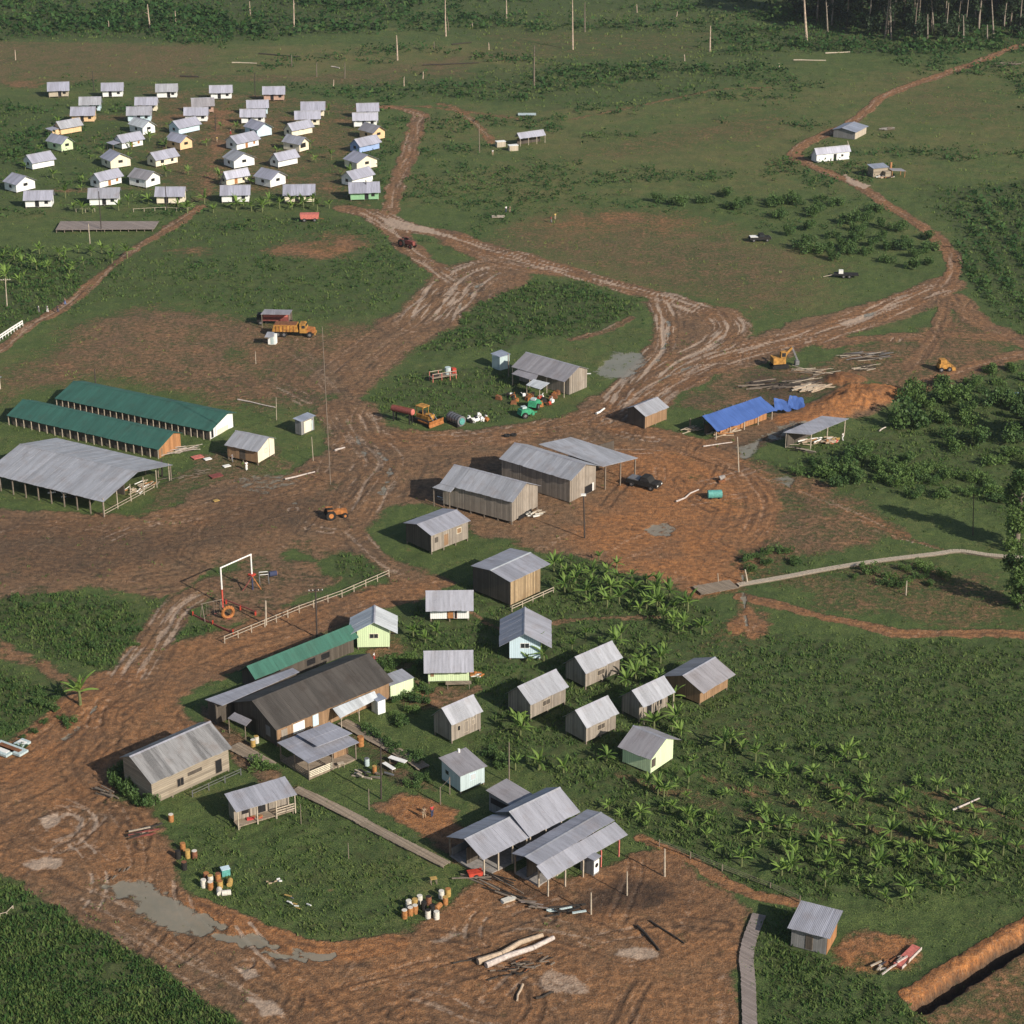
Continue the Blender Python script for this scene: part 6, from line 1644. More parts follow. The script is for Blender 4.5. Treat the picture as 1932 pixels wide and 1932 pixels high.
pole('f', (385,760), (380,648), 'thin pale stake in the brown field', 'pale_post', r=.07)
pole('f', (572,1270), (568,1060), 'thin pale mast behind the blue roofed hut', 'pale_post', r=.06)
pole('f', (905,1640), (890,1420), 'thin pole in the grass right of the cream cabin', 'pale_post', r=.06)
pole('d', (580,1125), (572,1085), 'little pale post behind the whitewashed hut', 'pale_post')
pole('c', (720,900), (715,640), 'thin dark dead pole left of the sagging meadow shed', 'post')
pole('h', (975,1650), (955,1555), 'short leaning post at the plank bridge', 'pale_post')
pole('h', (780,1650), (776,1580), 'thin stake left of the plank bridge', 'pale_post', r=.06)
pole('p', (1122,860), (1128,770), 'thin pale stump in the scrub below the plank path', 'pale_post', r=.1)
pole('l', (1505,1050), (1500,900), 'thin stake in the grass yard by the porch shed', 'post', r=.05)
pole('l', (1850,1300), (1845,1180), 'thin stake in the middle of the grass yard', 'post', r=.05)

# ------------------------------------------------------------------ playground
p0 = g('i', 455, 605); p1 = g('i', 672, 505)
ex, ey, L_, yw = frame_from(p0, p1)
o = thing('goal_frame', 'tall white crossbar frame on red and blue posts in the playground', 'frame', p0, yw)
MB().cyl((0, 0, -.2), (0, 0, 2.4), .13, .13).build('post_base', M['red'], o); MB().cyl((L_, 0, -.2), (L_, 0, 2.6), .13).build('post_base', M['cl_navy'], o)
MB().cyl((0, 0, 2.4), (0, 0, 6.0), .12).build('upright', M['trim'], o); MB().cyl((L_, 0, 2.6), (L_, 0, 6.0), .12).build('upright', M['trim'], o)
MB().cyl((-.1, 0, 6.0), (L_ + .1, 0, 6.0), .11).build('crossbar', M['trim'], o)
MB().cyl((0, 0, 2.2), (-.9, -1.0, -.1), .1).build('brace', M['red'], o); MB().cyl((L_, 0, 2.2), (L_ - 1.4, .9, -.1), .1).build('brace', M['dkred'], o); MB().cyl((L_, 0, 2.4), (L_ + .9, -1.0, -.1), .1).build('brace', M['orange'], o)
MB().box(L_, 0, 2.6, .9, .9, .22).build('platform', M['red'], o)
a, b = g('i', 470, 600), g('i', 700, 690)
o = thing('balance_beam', 'low red balance beam on red trestles beside the tall frame', 'balance beam', a)
MB().beam((0, 0, .55), (b.x - a.x, b.y - a.y, .55), .16, .16).build('beam', M['dkred'], o)
for t_ in (.05, .5, .97): MB().box((b.x - a.x) * t_, (b.y - a.y) * t_, .2, .2, .5, .8).build('trestle', M['red'], o)
def swing(k, q_, label, rz):
    b = g(k, *q_); o = thing('swing_set', label, 'swing', b, rz)
    for x in (0, 3):
        MB().beam((x, -1, -.1), (x, 0, 2.6), .09).build('leg', M['post'], o); MB().beam((x, 1, -.1), (x, 0, 2.6), .09).build('leg', M['post'], o)
    MB().beam((-.2, 0, 2.6), (3.2, 0, 2.6), .09).build('top_bar', M['post'], o)
    for x in (.9, 2.1):
        MB().box(x, 0, .5, .5, .22, .06).build('seat', M['dkred'], o)
        for y in (-.2, .2): MB().beam((x + y, 0, .5), (x + y, 0, 2.6), .03).build('rope', M['post'], o)
    return o
swing('i', (310,720), 'dark timber swing frame at the left of the playground', .5)
b = g('i', 495, 710); o = thing('climbing_tyre', 'upright orange tyre ring in the playground', 'tyre', b, .5)
mb = MB(); prev = None
for i in range(17):
    t_ = 2 * math.pi * i / 16; q_ = Vector((math.cos(t_) * .85, 0, .95 + math.sin(t_) * .85))
    if prev is not None: mb.cyl(prev, q_, .26, n=7)
    prev = q_
mb.build('ring', M['orange'], o); MB().box(0, 0, .03, .6, .8, .2).build('base', M['dkred'], o)
a, b = g('i', 240, 695), g('i', 530, 825)
o = thing('border_beam', 'dark red border beam along the lower side of the playground', 'beam', a); MB().beam((0, 0, .15), (b.x - a.x, b.y - a.y, .15), .2, .3).build('beam', M['dkred'], o)
for t_ in (0, .5, 1): MB().box((b.x - a.x) * t_, (b.y - a.y) * t_, .3, .2, .2, .9).build('post', M['red'], o)
b = g('i', 755, 455); o = thing('frame', 'small dark climbing frame right of the tall white frame', 'climbing frame', b, .2)
for x, y in ((-.7, -.5), (.7, -.5), (.7, .5), (-.7, .5)): MB().box(x, y, .8, .09, .09, 1.8).build('post', M['steel'], o)
for y in (-.5, .5): MB().beam((-.7, y, 1.65), (.7, y, 1.65), .08).build('bar', M['trim'], o)
b = g('i', 820, 405); o = thing('toy_drum', 'dark barrel lying on red earth at the playground', 'drum', b, .4); MB().cyl((-.6, 0, .4), (.6, 0, .4), .42, n=12).build('drum', M['cl_navy'], o); MB().cyl((.6, 0, .4), (.66, 0, .4), .36, n=12).build('lid', M['orange'], o)

# ------------------------------------------------------------------ drums
def drum(k, q_, m, top, label, lying=False, s=1.0, group=None):
    b = g(k, *q_); rr = random.Random(int(q_[0] * 7 + q_[1]))
    o = thing('oil_drum', label, 'drum', b, rr.uniform(0, 3), group)
    mb = MB()
    R_, Hh = .30 * s, .92 * s
    if lying:
        mb.cyl((-Hh / 2, 0, R_ + .03), (Hh / 2, 0, R_ + .03), R_, n=12)
        for t_ in (-.16, .16): mb.cyl((t_ - .03, 0, R_ + .03), (t_ + .03, 0, R_ + .03), R_ + .02, n=12)
        mb.build('body', M[m], o); MB().cyl((Hh / 2, 0, R_ + .03), (Hh / 2 + .02, 0, R_ + .03), R_ * .92, n=12).build('lid', M[top], o)
    else:
        mb.cyl((0, 0, -.05), (0, 0, Hh), R_, n=12)
        for t_ in (.33, .66): mb.cyl((0, 0, Hh * t_ - .03), (0, 0, Hh * t_ + .03), R_ + .02, n=12)
        mb.build('body', M[m], o); MB().cyl((0, 0, Hh), (0, 0, Hh + .03), R_ * .95, n=12).build('lid', M[top], o)
DG = 'drums below the dining shed'
BW, BO, BY, BR, DK = 'barrel_white', 'barrel_orange', 'barrel_yellow', 'barrel_rust', 'black'
for q_, m, tp, lb in (((130,1045),BO,BW,'orange drum with pale top at the left end of the row below the dining shed'), ((172,1025),BO,BW,'orange and white drum second from the left of the row'), ((207,1010),BO,BW,'orange drum behind the gap, third in the row'), ((160,975),BW,BW,'cream drum behind the orange pair'), ((205,965),BY,BY,'yellowish drum in the back of the row'),
                      ((240,940),BW,BW,'white drum standing at the back of the row'), ((305,945),BR,DK,'rust brown drum in the middle of the row'), ((270,985),DK,DK,'black drum in the middle of the row'), ((300,1045),BW,DK,'white drum in front with a dark top'), ((362,1055),BW,BW,'white drum at the front right of the row'),
                      ((372,985),BO,BR,'faded orange drum lying at the right'), ((397,905),BW,BW,'white topped drum in the upper right of the row'), ((425,950),BO,BY,'orange drum with yellow top at the right end'), ((445,890),BY,BO,'yellow drum farthest right, upper end of the row'), ((330,1010),DK,DK,'black drum beside the white ones')):
    drum('m', q_, m, tp, lb, 'lying' in lb, 1.12, DG)
DG2 = 'drums at the roadside by the grass yard'
for q_, m, tp, lb in (((800,1500),BW,BW,'white drum at the left of the roadside cluster'), ((850,1515),BO,BW,'orange drum with white top in the roadside cluster'), ((850,1470),BW,BY,'white drum with yellowish top in the roadside cluster'), ((920,1510),BY,BO,'tall yellow orange drum in the roadside cluster'), ((905,1455),BO,BR,'rusty orange drum at the back of the roadside cluster'),
                      ((820,1450),BR,BO,'brown drum at the back left of the roadside cluster'), ((990,1485),BY,BY,'yellow drum lying right of the roadside cluster'), ((915,1550),BW,BW,'white drum lying in front of the roadside cluster'), ((965,1560),BW,BW,'pale drum lying at the lower right of the roadside cluster'),
                      ((565,1025),BO,BW,'red and white drum standing alone at the yard corner'), ((650,1235),BO,BO,'orange drum at the yard edge, left of three'), ((685,1285),BY,BY,'yellow topped drum at the yard edge, middle of three'), ((735,1290),BR,BW,'red drum with white top at the yard edge, right of three'), ((615,1290),DK,DK,'black drum in the shade at the yard edge'), ((660,1370),DK,BR,'black drum near the road below the yard edge three')):
    drum('l', q_, m, tp, lb, 'lying' in lb, 1.12, DG2)
drum('q', (305,585), BO, BO, 'bright orange drum beside the two tier pavilion', s=1.5)
drum('i', (675,1640), BY, BW, 'cream drum under the canopy of the dark roofed building, left', s=1.1); drum('i', (700,1615), BW, BY, 'cream drum under the canopy of the dark roofed building, right', s=1.1)
drum('q', (460,880), BO, BY, 'tan drum in the garden below the pavilion'); drum('q', (375,800), 'bluegrey', 'steel', 'grey drum in the shade below the pavilion', s=1.1)
for q_, m, lb in (((700,330),'teal','turquoise'),): pass
b = g('l', 958, 1410); o = thing('crate', 'turquoise box standing behind the roadside drums', 'box', b, .4); MB().box(0, 0, .45, 1.0, .8, .9).build('box', M['teal'], o); MB().box(0, 0, .93, 1.06, .86, .06).build('lid', M['paleblue'], o)

# ------------------------------------------------------------------ machines
def wheel(root, x, y, r, w_, name='wheel', rimm='steel'):
    wl = MB().cyl((x, y - w_ / 2, r), (x, y + w_ / 2, r), r, n=14).build(name, M['rubber'], root)
    MB().cyl((x, y - w_ / 2 - .02, r), (x, y + w_ / 2 + .02, r), r * .5, n=10).build('rim', M[rimm], wl)
def xform(k, q_, ang, name, label, cat, group=None):
    return thing(name, label, cat, g(k, *q_), ang, group)
# dump truck, nose to the right
o = xform('f', (740,505), -.06, 'dump_truck', 'orange yellow dump truck parked by the tall post shelter, nose to the right', 'truck')
MB().box(0, 0, .95, 8.2, 1.0, .35).build('chassis', M['black'], o)
body = MB().prism([(-4.6, 1.25), (-4.2, 2.7), (.6, 2.7), (.9, 1.25)], -1.3, 1.3, lambda y, x, z: (x, y, z)).build('dump_body', M['yellow'], o)
for i in range(6): MB().box(-3.7 + i * .75, -1.36, 1.95, .14, .12, 1.3).build('rib', M['orange'], body)
MB().box(-1.8, 0, 2.74, 4.6, 2.4, .08).build('load', M['rust'], o)
MB().prism([(1.2, 1.0), (1.2, 2.9), (2.3, 2.9), (2.7, 2.0), (2.7, 1.0)], -1.2, 1.2, lambda y, x, z: (x, y, z)).build('cab', M['yellow'], o)
MB().box(2.0, -1.21, 2.35, .7, .04, .6).build('side_window', M['glass'], o); MB().box(2.55, 0, 2.42, .06, 2.0, .6).build('windscreen', M['glass'], o)
MB().prism([(2.7, .9), (2.7, 1.9), (4.2, 1.75), (4.3, .9)], -.85, .85, lambda y, x, z: (x, y, z)).build('bonnet', M['orange'], o)
MB().box(4.4, 0, .8, .2, 2.3, .35).build('bumper', M['yellow'], o)
for x in (-3.4, -2.1, 3.3):
    for y in (-1.05, 1.05): wheel(o, x, y, .62, .45)
# maroon truck body under the shelter
o = xform('f', (575,395), -.04, 'box_truck', 'faded maroon truck body standing under the tall post shelter', 'truck')
MB().box(0, 0, 1.7, 5.6, 2.3, 1.5).build('box_body', M['dkred'], o); MB().box(0, -1.17, 2.1, 5.2, .06, .5).build('side_board', M['pinkred'], o); MB().box(-3.4, 0, 1.4, 1.4, 2.1, 1.6).build('cab', M['black'], o)
MB().box(-.3, 0, .8, 7.4, .9, .3).build('chassis', M['black'], o)
for x in (-3.3, 1.0, 2.2):
    for y in (-1.0, 1.0): wheel(o, x, y, .5, .35)
# bulldozer
o = xform('t', (960,1080), rad(-42), 'bulldozer', 'yellow bulldozer with raised arms and front blade, next to the maroon fuel tank', 'bulldozer')
for y in (-1.0, 1.0):
    MB().prism([(-2.0, .1), (-2.3, .5), (-1.9, .95), (1.7, .95), (2.1, .5), (1.8, .05)], y - .28, y + .28, lambda a_, x, z: (x, a_, z)).build('track', M['black'], o)
MB().box(-.2, 0, 1.25, 3.2, 1.5, .8).build('body', M['yellow'], o); MB().box(1.0, 0, 1.6, 1.5, 1.1, .7).build('engine_hood', M['yellow'], o)
MB().box(-.9, 0, 1.9, .9, 1.0, .5).build('seat', M['black'], o)
for x in (-1.7, -.1):
    for y in (-.75, .75): MB().box(x, y, 2.3, .1, .1, 1.7).build('cab_post', M['yellow'], o)
MB().box(-.9, 0, 3.2, 2.0, 1.8, .14).build('cab_roof', M['yellow'], o)
for y in (-1.35, 1.35): MB().beam((-.8, y, .7), (2.6, y, .6), .16, .22).build('push_arm', M['orange'], o)
MB().prism([(2.6, .1), (2.45, .6), (2.6, 1.25), (2.75, 1.25), (2.62, .6), (2.8, .1)], -1.9, 1.9, lambda a_, x, z: (x, a_, z)).build('blade', M['orange'], o)
for y in (-.5, .5): MB().beam((1.3, y, 2.1), (2.4, y, 1.0), .14).build('hydraulic_ram', M['steel'], o)
# fuel tank
o = xform('t', (700,1080), rad(-32), 'fuel_tank', 'long maroon fuel tank with red end on a dark stand', 'tank')
MB().cyl((-2.7, 0, 2.5), (1.9, 0, 2.5), .62, n=18).build('tank', M['dkred'], o); MB().cyl((1.9, 0, 2.5), (2.05, 0, 2.5), .62, .5, n=18).build('end_cap', M['pinkred'], o)
MB().beam((-2.5, 0, 3.1), (1.7, 0, 3.14), .3, .08).build('top_strip', M['rust'], o)
for x in (-2.2, 1.4):
    for y in (-.45, .45): MB().box(x, y, .9, .18, .18, 2.2).build('stand_leg', M['black'], o)
    MB().box(x, 0, 1.9, .2, 1.2, .15).build('cradle', M['black'], o)
# scrap cylinder
o = xform('t', (1330,1100), rad(-50), 'boiler', 'grey ribbed metal cylinder lying half open beside the bulldozer', 'boiler')
MB().cyl((-2.0, 0, 1.05), (1.5, 0, 1.05), 1.0, n=16).build('shell', M['steel'], o)
for i in range(5): MB().cyl((-1.8 + i * .75, 0, 1.05), (-1.7 + i * .75, 0, 1.05), 1.05, n=16).build('rib', M['rubber'], o)
MB().cyl((1.5, 0, 1.05), (1.7, 0, 1.05), .65, .6, n=14).build('hatch', M['teal'], o); MB().box(0, -.8, .3, 3, .5, .5).build('skid', M['black'], o)
# white scrap pile, individual pieces
rr = random.Random(9)
for i in range(11):
    b = g('t', 1480 + i * 22 + rr.uniform(-8, 8), 1085 - rr.uniform(0, 75))
    lb = ['white curved metal piece in the scrap row right of the grey cylinder', 'dark iron part in the scrap row right of the grey cylinder', 'orange scrap piece in the row right of the grey cylinder'][0 if i % 3 != 1 else (1 if i < 8 else 2)]
    o = thing('scrap_part', lb, 'scrap', b, rr.uniform(0, 3), 'scrap row ' + ('white' if 'white' in lb else 'dark' if 'dark' in lb else 'orange') + ' pieces')
    m_ = 'trim' if 'white' in lb else ('black' if 'dark' in lb else 'orange')
    MB().cyl((-.35, 0, .35), (.35, 0, .5), .32, .28, 9).build('piece', M[m_], o); MB().box(.1, .3, .5, .25, .5, .9, .4).build('bracket', M[m_], o)
# green machinery
for q_, ang, lb in (((1225,670), .5, 'green farm machine at the lower left of the scrap heap by the workshop'), ((1295,600), 1.2, 'second green farm machine nearer the workshop scrap heap')):
    o = xform('g', q_, ang, 'farm_machine', lb, 'farm machine')
    MB().prism([(-1.4, .6), (-1.2, 1.6), (.3, 1.8), (1.3, 1.2), (1.4, .6)], -.8, .8, lambda a_, x, z: (x, a_, z)).build('body', M['greenpaint'], o)
    MB().box(-.4, 0, 1.95, .9, .9, .35).build('hopper', M['bluegrey'], o); MB().beam((1.3, 0, .6), (2.6, .3, .4), .18).build('drawbar', M['greenpaint'], o); MB().cyl((1.1, -1.1, .7), (1.1, 1.1, .7), .3).build('roller', M['greenpaint'], o)
    for y in (-1, 1): wheel(o, -.6, y, .6, .3)
rr = random.Random(4)
for i in range(26):
    b = g('g', rr.uniform(1000, 1480), rr.uniform(500, 590))
    if i > 16: b = g('g', rr.uniform(1280, 1480), rr.uniform(480, 610))
    kd = rr.choice(['rust', 'black', 'orange', 'trim', 'rust', 'red'])
    nm = dict(rust='rusty', black='blackened', orange='orange', trim='white', red='red')[kd]
    o = thing('scrap_part', nm + ' piece of scrap in the heap in front of the workshop', 'scrap', b, rr.uniform(0, 3), nm + ' workshop scrap')
    if rr.random() < .4: MB().cyl((0, -.3, .4), (0, .3, .4), .4, n=10).build('ring', M[kd], o)
    else: MB().prism([(-.6, .0), (-.4, .7), (.5, .9), (.7, 0)], -.3, .35, lambda a_, x, z: (x, a_, z)).build('casing', M[kd], o)
    MB().beam((-.5, -.4, .1), (.6, .5, rr.uniform(.3, 1.1)), .1).build('rod', M[kd], o)
# trailer frame with tanks
o = xform('g', (560,375), .45, 'trailer', 'timber framed trailer bed with a green white tank and red crate', 'trailer')
MB().box(0, 0, 1.0, 5.4, 1.9, .14).build('bed', M['plank'], o)
for x in (-2.5, -.6, 1.2, 2.5):
    for y in (-.85, .85): MB().box(x, y, .85, .12, .12, 2.0).build('post', M['pinkred'], o)
for y in (-.88, .88): MB().beam((-2.6, y, 1.8), (2.6, y, 1.8), .1).build('rail', M['pale_post'], o)
MB().cyl((1.1, 0, 1.1), (1.1, 0, 2.5), .6, n=12).build('tank', M['bluegrey'], o); MB().box(2.4, .1, 1.6, .8, .8, 1.0).build('crate', M['red'], o); MB().box(-1.6, 0, 1.3, 1.2, 1.0, .5).build('load', M['black'], o)
# tractors
def tractor(k, q_, ang, m, label, s=1.0):
    o = xform(k, q_, ang, 'tractor', label, 'tractor'); o.scale = (s, s, s)
    MB().prism([(-.6, .7), (-.6, 1.3), (.3, 1.55), (1.9, 1.45), (2.0, .7)], -.38, .38, lambda a_, x, z: (x, a_, z)).build('hood', M[m], o)
    MB().box(-.9, 0, 1.3, .5, .6, .15).build('seat', M['black'], o); MB().box(-1.15, 0, 1.6, .1, .6, .6).build('seat_back', M['black'], o)
    for y in (-.85, .85):
        wheel(o, -.9, y, .85, .4, 'rear_wheel', m); wheel(o, 1.5, y * .85, .48, .25, 'front_wheel', m)
        MB().box(-.9, y * .95, 1.75, 1.2, .4, .08).build('mudguard', M[m], o)
    MB().cyl((1.0, .15, 1.5), (1.0, .15, 2.3), .05).build('exhaust', M['black'], o); MB().beam((-.3, 0, 1.45), (-.5, 0, 1.85), .06).build('steering_wheel', M['black'], o)
    return o
tractor('x', (790,425), -.7, 'dkred', 'dull red tractor on the track below the far settlement', 1.15)
tractor('u', (633,977), .3, 'orange', 'orange red tractor parked on the muddy road bend left of the board house', 1.0)
o = xform('b', (1115,1520), .05, 'wagon', 'rust red farm wagon standing on the green field below the far settlement', 'wagon')
MB().prism([(-2.2, .8), (-2.4, 2.0), (2.4, 2.0), (2.2, .8)], -1.0, 1.0, lambda a_, x, z: (x, a_, z)).build('box', M['pinkred'], o); MB().beam((2.2, 0, .8), (3.6, 0, .5), .12).build('drawbar', M['rust'], o)
for x in (-1.3, 1.3):
    for y in (-.9, .9): wheel(o, x, y, .5, .25)
# dark pickup by the open shed
def pickup(k, q_, ang, m, label, s=1.0, bed='steel'):
    o = xform(k, q_, ang, 'pickup_truck', label, 'truck'); o.scale = (s, s, s)
    MB().prism([(-2.4, .5), (-2.4, 1.05), (2.2, 1.05), (2.4, .9), (2.4, .5)], -.9, .9, lambda a_, x, z: (x, a_, z)).build('body', M[m], o)
    MB().prism([(-.4, 1.05), (-.2, 1.7), (.8, 1.7), (1.3, 1.05)], -.8, .8, lambda a_, x, z: (x, a_, z)).build('cab', M[m], o)
    MB().prism([(-.3, 1.1), (-.15, 1.62), (.75, 1.62), (1.2, 1.1)], -.83, .83, lambda a_, x, z: (x, a_, z)).build('side_windows', M['glass'], o)
    MB().box(-1.4, 0, 1.1, 1.7, 1.6, .1).build('load_bed', M[bed], o)
    for x in (-1.5, 1.5):
        for y in (-.85, .85): wheel(o, x, y, .38, .25)
    for y in (-.6, .6): MB().box(2.41, y, .8, .05, .25, .18).build('headlight', M['trim'], o)
    return o
pickup('h', (290,1010), -.55, 'black', 'dark flatbed truck parked right of the open sided shed', 1.25)
pickup('z', (1640,490), .1, 'black', 'small black vehicle standing at the edge of the orchard plot', 1.1, 'trim')
o = xform('y', (560,800), -.1, 'flat_trailer', 'dark low trailer lying in the brown field right of the orchard', 'trailer')
MB().box(0, 0, .75, 5.5, 2.2, .2).build('bed', M['black'], o); MB().box(-1.2, .2, 1.2, 1.0, 1.0, .8).build('crate', M['trim'], o); MB().beam((-2.7, 0, .6), (-5.2, -.8, .2), .12).build('drawbar', M['pale_post'], o)
for x in (-.6, .7):
    for y in (-1, 1): wheel(o, x, y, .42, .28)
# yellow excavator and loader
o = xform('v', (335,215), .2, 'excavator', 'old yellow excavator with its arm down by the timber heap', 'excavator')
for y in (-1.0, 1.0): MB().prism([(-1.6, .1), (-1.8, .5), (-1.5, .9), (1.5, .9), (1.8, .5), (1.6, .1)], y - .25, y + .25, lambda a_, x, z: (x, a_, z)).build('track', M['black'], o)
MB().box(-.3, 0, 1.7, 2.6, 2.2, 1.3).build('house', M['yellow'], o); MB().box(.5, -.6, 2.9, 1.1, 1.0, 1.3).build('cab', M['yellow'], o); MB().box(.5, -1.12, 3.0, .8, .04, .8).build('cab_window', M['glass'], o)
MB().beam((.9, .3, 2.0), (2.6, .3, 4.0), .35, .45).build('boom', M['yellow'], o); MB().beam((2.6, .3, 4.0), (3.9, .3, 1.2), .28, .35).build('stick', M['steel'], o); MB().box(3.8, .3, .7, .8, .9, .9).build('bucket', M['steel'], o)
o = xform('y', (1310,1520), .2, 'loader', 'small yellow loader on the dirt right of the orange earth mounds', 'loader')
MB().box(0, 0, 1.1, 2.4, 1.6, 1.0).build('body', M['yellow'], o); MB().box(-.3, 0, 2.0, 1.3, 1.4, .9).build('cab', M['yellow'], o); MB().box(.4, 0, 2.05, .05, 1.1, .6).build('windscreen', M['glass'], o); MB().prism([(1.5, .2), (1.3, .9), (2.1, .9), (2.3, .2)], -1, 1, lambda a_, x, z: (x, a_, z)).build('bucket', M['yellow'], o)
for x in (-.8, .9):
    for y in (-.85, .85): wheel(o, x, y, .5, .35)
o = xform('h', (755,1085), .1, 'water_tank', 'teal tank lying on the red earth right of the large shed', 'tank'); MB().cyl((-1.2, 0, .75), (1.2, 0, .75), .72, n=14).build('tank', M['teal'], o)
for x in (-.7, .7): MB().box(x, 0, .1, .2, 1.3, .4).build('cradle', M['black'], o)
o = xform('h', (800,975), .3, 'concrete_ring', 'pale drum shaped mixer above the teal tank', 'mixer'); MB().cyl((-.4, 0, .6), (.6, 0, .9), .45, .3, 10).build('mixer_drum', M['concrete'], o); MB().box(0, 0, .15, 1.2, .6, .4).build('stand', M['rust'], o)
# blue metal trailers at the left edge
for (q_, lb, sx) in (((100,1690), 'bluish metal loading frame with brown centre lying at the left edge', 5.0), ((215,1640), 'small white sheet metal box at the left edge', 1.6), ((10,1710), 'bluish metal panel cut by the left edge', 3.6)):
    o = xform('r', q_, rad(-32), 'metal_frame', lb, 'metal frame')
    MB().box(0, 0, .35, sx, 1.6, .3).build('frame', M['bluegrey'], o); MB().box(0, 0, .52, sx * .75, .7, .06).build('inset', M['rust'] if sx > 4 else M['trim'], o)
    for y in (-.6, .6): MB().box(0, y, .1, sx * .8, .12, .3).build('skid', M['steel'], o)

# ------------------------------------------------------------------ loose things
def table(k, q_, ang, m, label, l=1.8, w_=.75, h=.75, name='table'):
    o = xform(k, q_, ang, name, label, name.replace('_', ' '))
    MB().box(0, 0, h, l, w_, .07).build('top', M[m], o)
    for x in (-l * .42, l * .42):
        for y in (-w_ * .38, w_ * .38): MB().box(x, y, h / 2 - .05, .08, .08, h).build('leg', M['post'], o)
table('q', (720,790), -.55, 'trim', 'long white table on the lawn below the plank walkway', 2.6)
table('q', (620,845), -.85, 'trim', 'white bench lying crosswise beside the long white table', 2.2, .6, .5, 'bench')
table('i', (1310,1790), .4, 'pale_post', 'small pale stool in front of the two tier pavilion', .9, .6, .6, 'stool')
table('j', (530,1640), .05, 'plank', 'brown plank bench against the pale green house', 3.6, .9, .8, 'bench')
table('s', (1478,390), 0, 'bluegrey', 'little pale table at the right edge above the thicket', 2.4, 1.2, .9)
table('c', (1150,565), 0, 'bluegrey', 'pale flat slab bench on the far meadow', 5.5, 3.0, .5, 'slab_bench')
table('u', (940,410), 0, 'pale_post', 'pale pallet lying in the middle field', 3.2, 2.2, .25, 'pallet')
for q_, m, lb, s_ in (((1672,1555),'trim','white board lying on the ground left of the cream cabin',1.3), ((1825,1612),'trim','white board with red scrap lying below the cream cabin',1.3), ((1740,1890),'barrel_yellow','yellow tub lying in the dark mud by the big open shed',1.0), ((1590,1540),'pinkred','faded red plank pile left of the cream cabin',2.0), ((1740,1690),'dkred','dark red timber stack below the cream cabin',2.2)):
    o = xform('e', q_, .6, 'board', lb, 'board'); MB().box(0, 0, .2, s_, s_ * .75, .12).build('sheet', M[m], o); MB().box(.1, .1, .08, s_ * .9, .15, .18).build('batten', M['post'], o)
o = xform('m', (885,925), .55, 'upturned_boat', 'pale upturned tub lying in the yard below the kitchen shed', 'tub'); MB().prism([(-1.0, 0), (-.85, .35), (.85, .35), (1.0, 0)], -.4, .4, lambda a_, x, z: (x, a_ * (1.0 if abs(x) < .9 else .6), z)).build('hull', M['barrel_white'], o)
o = xform('m', (640,755), .3, 'hand_cart', 'red handcart at the corner of the dining shed', 'cart'); MB().prism([(-.8, .4), (-.9, .9), (.9, .9), (.8, .4)], -.5, .5, lambda a_, x, z: (x, a_, z)).build('tray', M['red'], o); wheel(o, 0, -.5, .35, .1); wheel(o, 0, .5, .35, .1); MB().beam((.8, .3, .8), (1.9, .3, .9), .06).build('handle', M['post'], o)
table('m', (340,800), .3, 'barrel_yellow', 'small pale frame stool by the drums below the dining shed', .8, .6, .8, 'stool')
rr = random.Random(12)
for q_, lb in (((1500,735),'heap left'),):
    pass
def pile(k, q_, n, spread, mats, label, l=(2, 4.5), ang=.4, seed=1, name='timber_pile', r=.1):
    o = xform(k, q_, ang, name, label, 'timber pile'); rr = random.Random(seed)
    for i in range(n):
        x, y, z = rr.uniform(-spread, spread), rr.uniform(-spread * .5, spread * .5), .1 + rr.uniform(0, .5)
        a_ = rr.gauss(0, .25); l_ = rr.uniform(*l)
        d = Vector((math.cos(a_), math.sin(a_), rr.uniform(-.05, .12))) * l_ / 2
        MB().beam(Vector((x, y, z)) - d, Vector((x, y, z)) + d, r * rr.uniform(.8, 1.8), r * rr.uniform(.6, 1.2)).build('plank', M[rr.choice(mats)], o)
    return o
pile('v', (690,440), 26, 2.6, ['log', 'pale_post', 'log'], 'stack of pale sawn timber behind the torn tarpaulin', (3, 6), .35, 2, r=.2)
pile('v', (560,400), 22, 4.0, ['post', 'bark', 'dark_post', 'pale_post'], 'long heap of grey brown poles behind the blue tarpaulin', (4, 8), .35, 3)
pile('v', (260,400), 22, 4.5, ['post', 'bark', 'dark_post', 'log_dark'], 'dark heap of slabs and bark left of the sawn timber', (3, 6), .1, 4, r=.16)
pile('v', (720,270), 14, 3.0, ['log', 'pale_post', 'post'], 'flat pile of boards left of the dark red mound', (4, 6), -.1, 5)
pile('v', (1230,110), 34, 4.5, ['post', 'bark', 'pale_post', 'log_dark', 'steel'], 'tangled heap of branches and scrap beyond the mounds', (2, 5), .1, 6)
pile('v', (1240,230), 16, 2.4, ['black', 'bark', 'log_dark', 'pale_post'], 'small dark heap below the tangled branches', (1.5, 3), .2, 7)
pile('h', (830,660), 18, 2.6, ['log', 'wood_orange', 'pale_post'], 'orange sawn planks stacked under the edge of the blue tarpaulin', (2, 4), .4, 8, r=.16)
pile('h', (1440,720), 26, 3.0, ['log', 'pale_post', 'wood_orange', 'trim'], 'sawn timber and tools under the open grey roofed shed', (1, 3), .3, 9, r=.18)
pile('h', (1320,770), 14, 2.0, ['post', 'pale_post', 'black'], 'loose sticks in front of the open timber shed', (1.5, 3), -.5, 10)
pile('h', (620,640), 14, 1.6, ['post', 'pale_post', 'log'], 'untidy planks at the left end of the tarpaulin shed', (1.5, 3.5), .5, 11)
pile('e', (1440,1490), 24, 2.2, ['pale_post', 'post', 'log_pale'], 'pile of thin poles at the orange plank gable', (2.5, 5), .45, 12, r=.07)
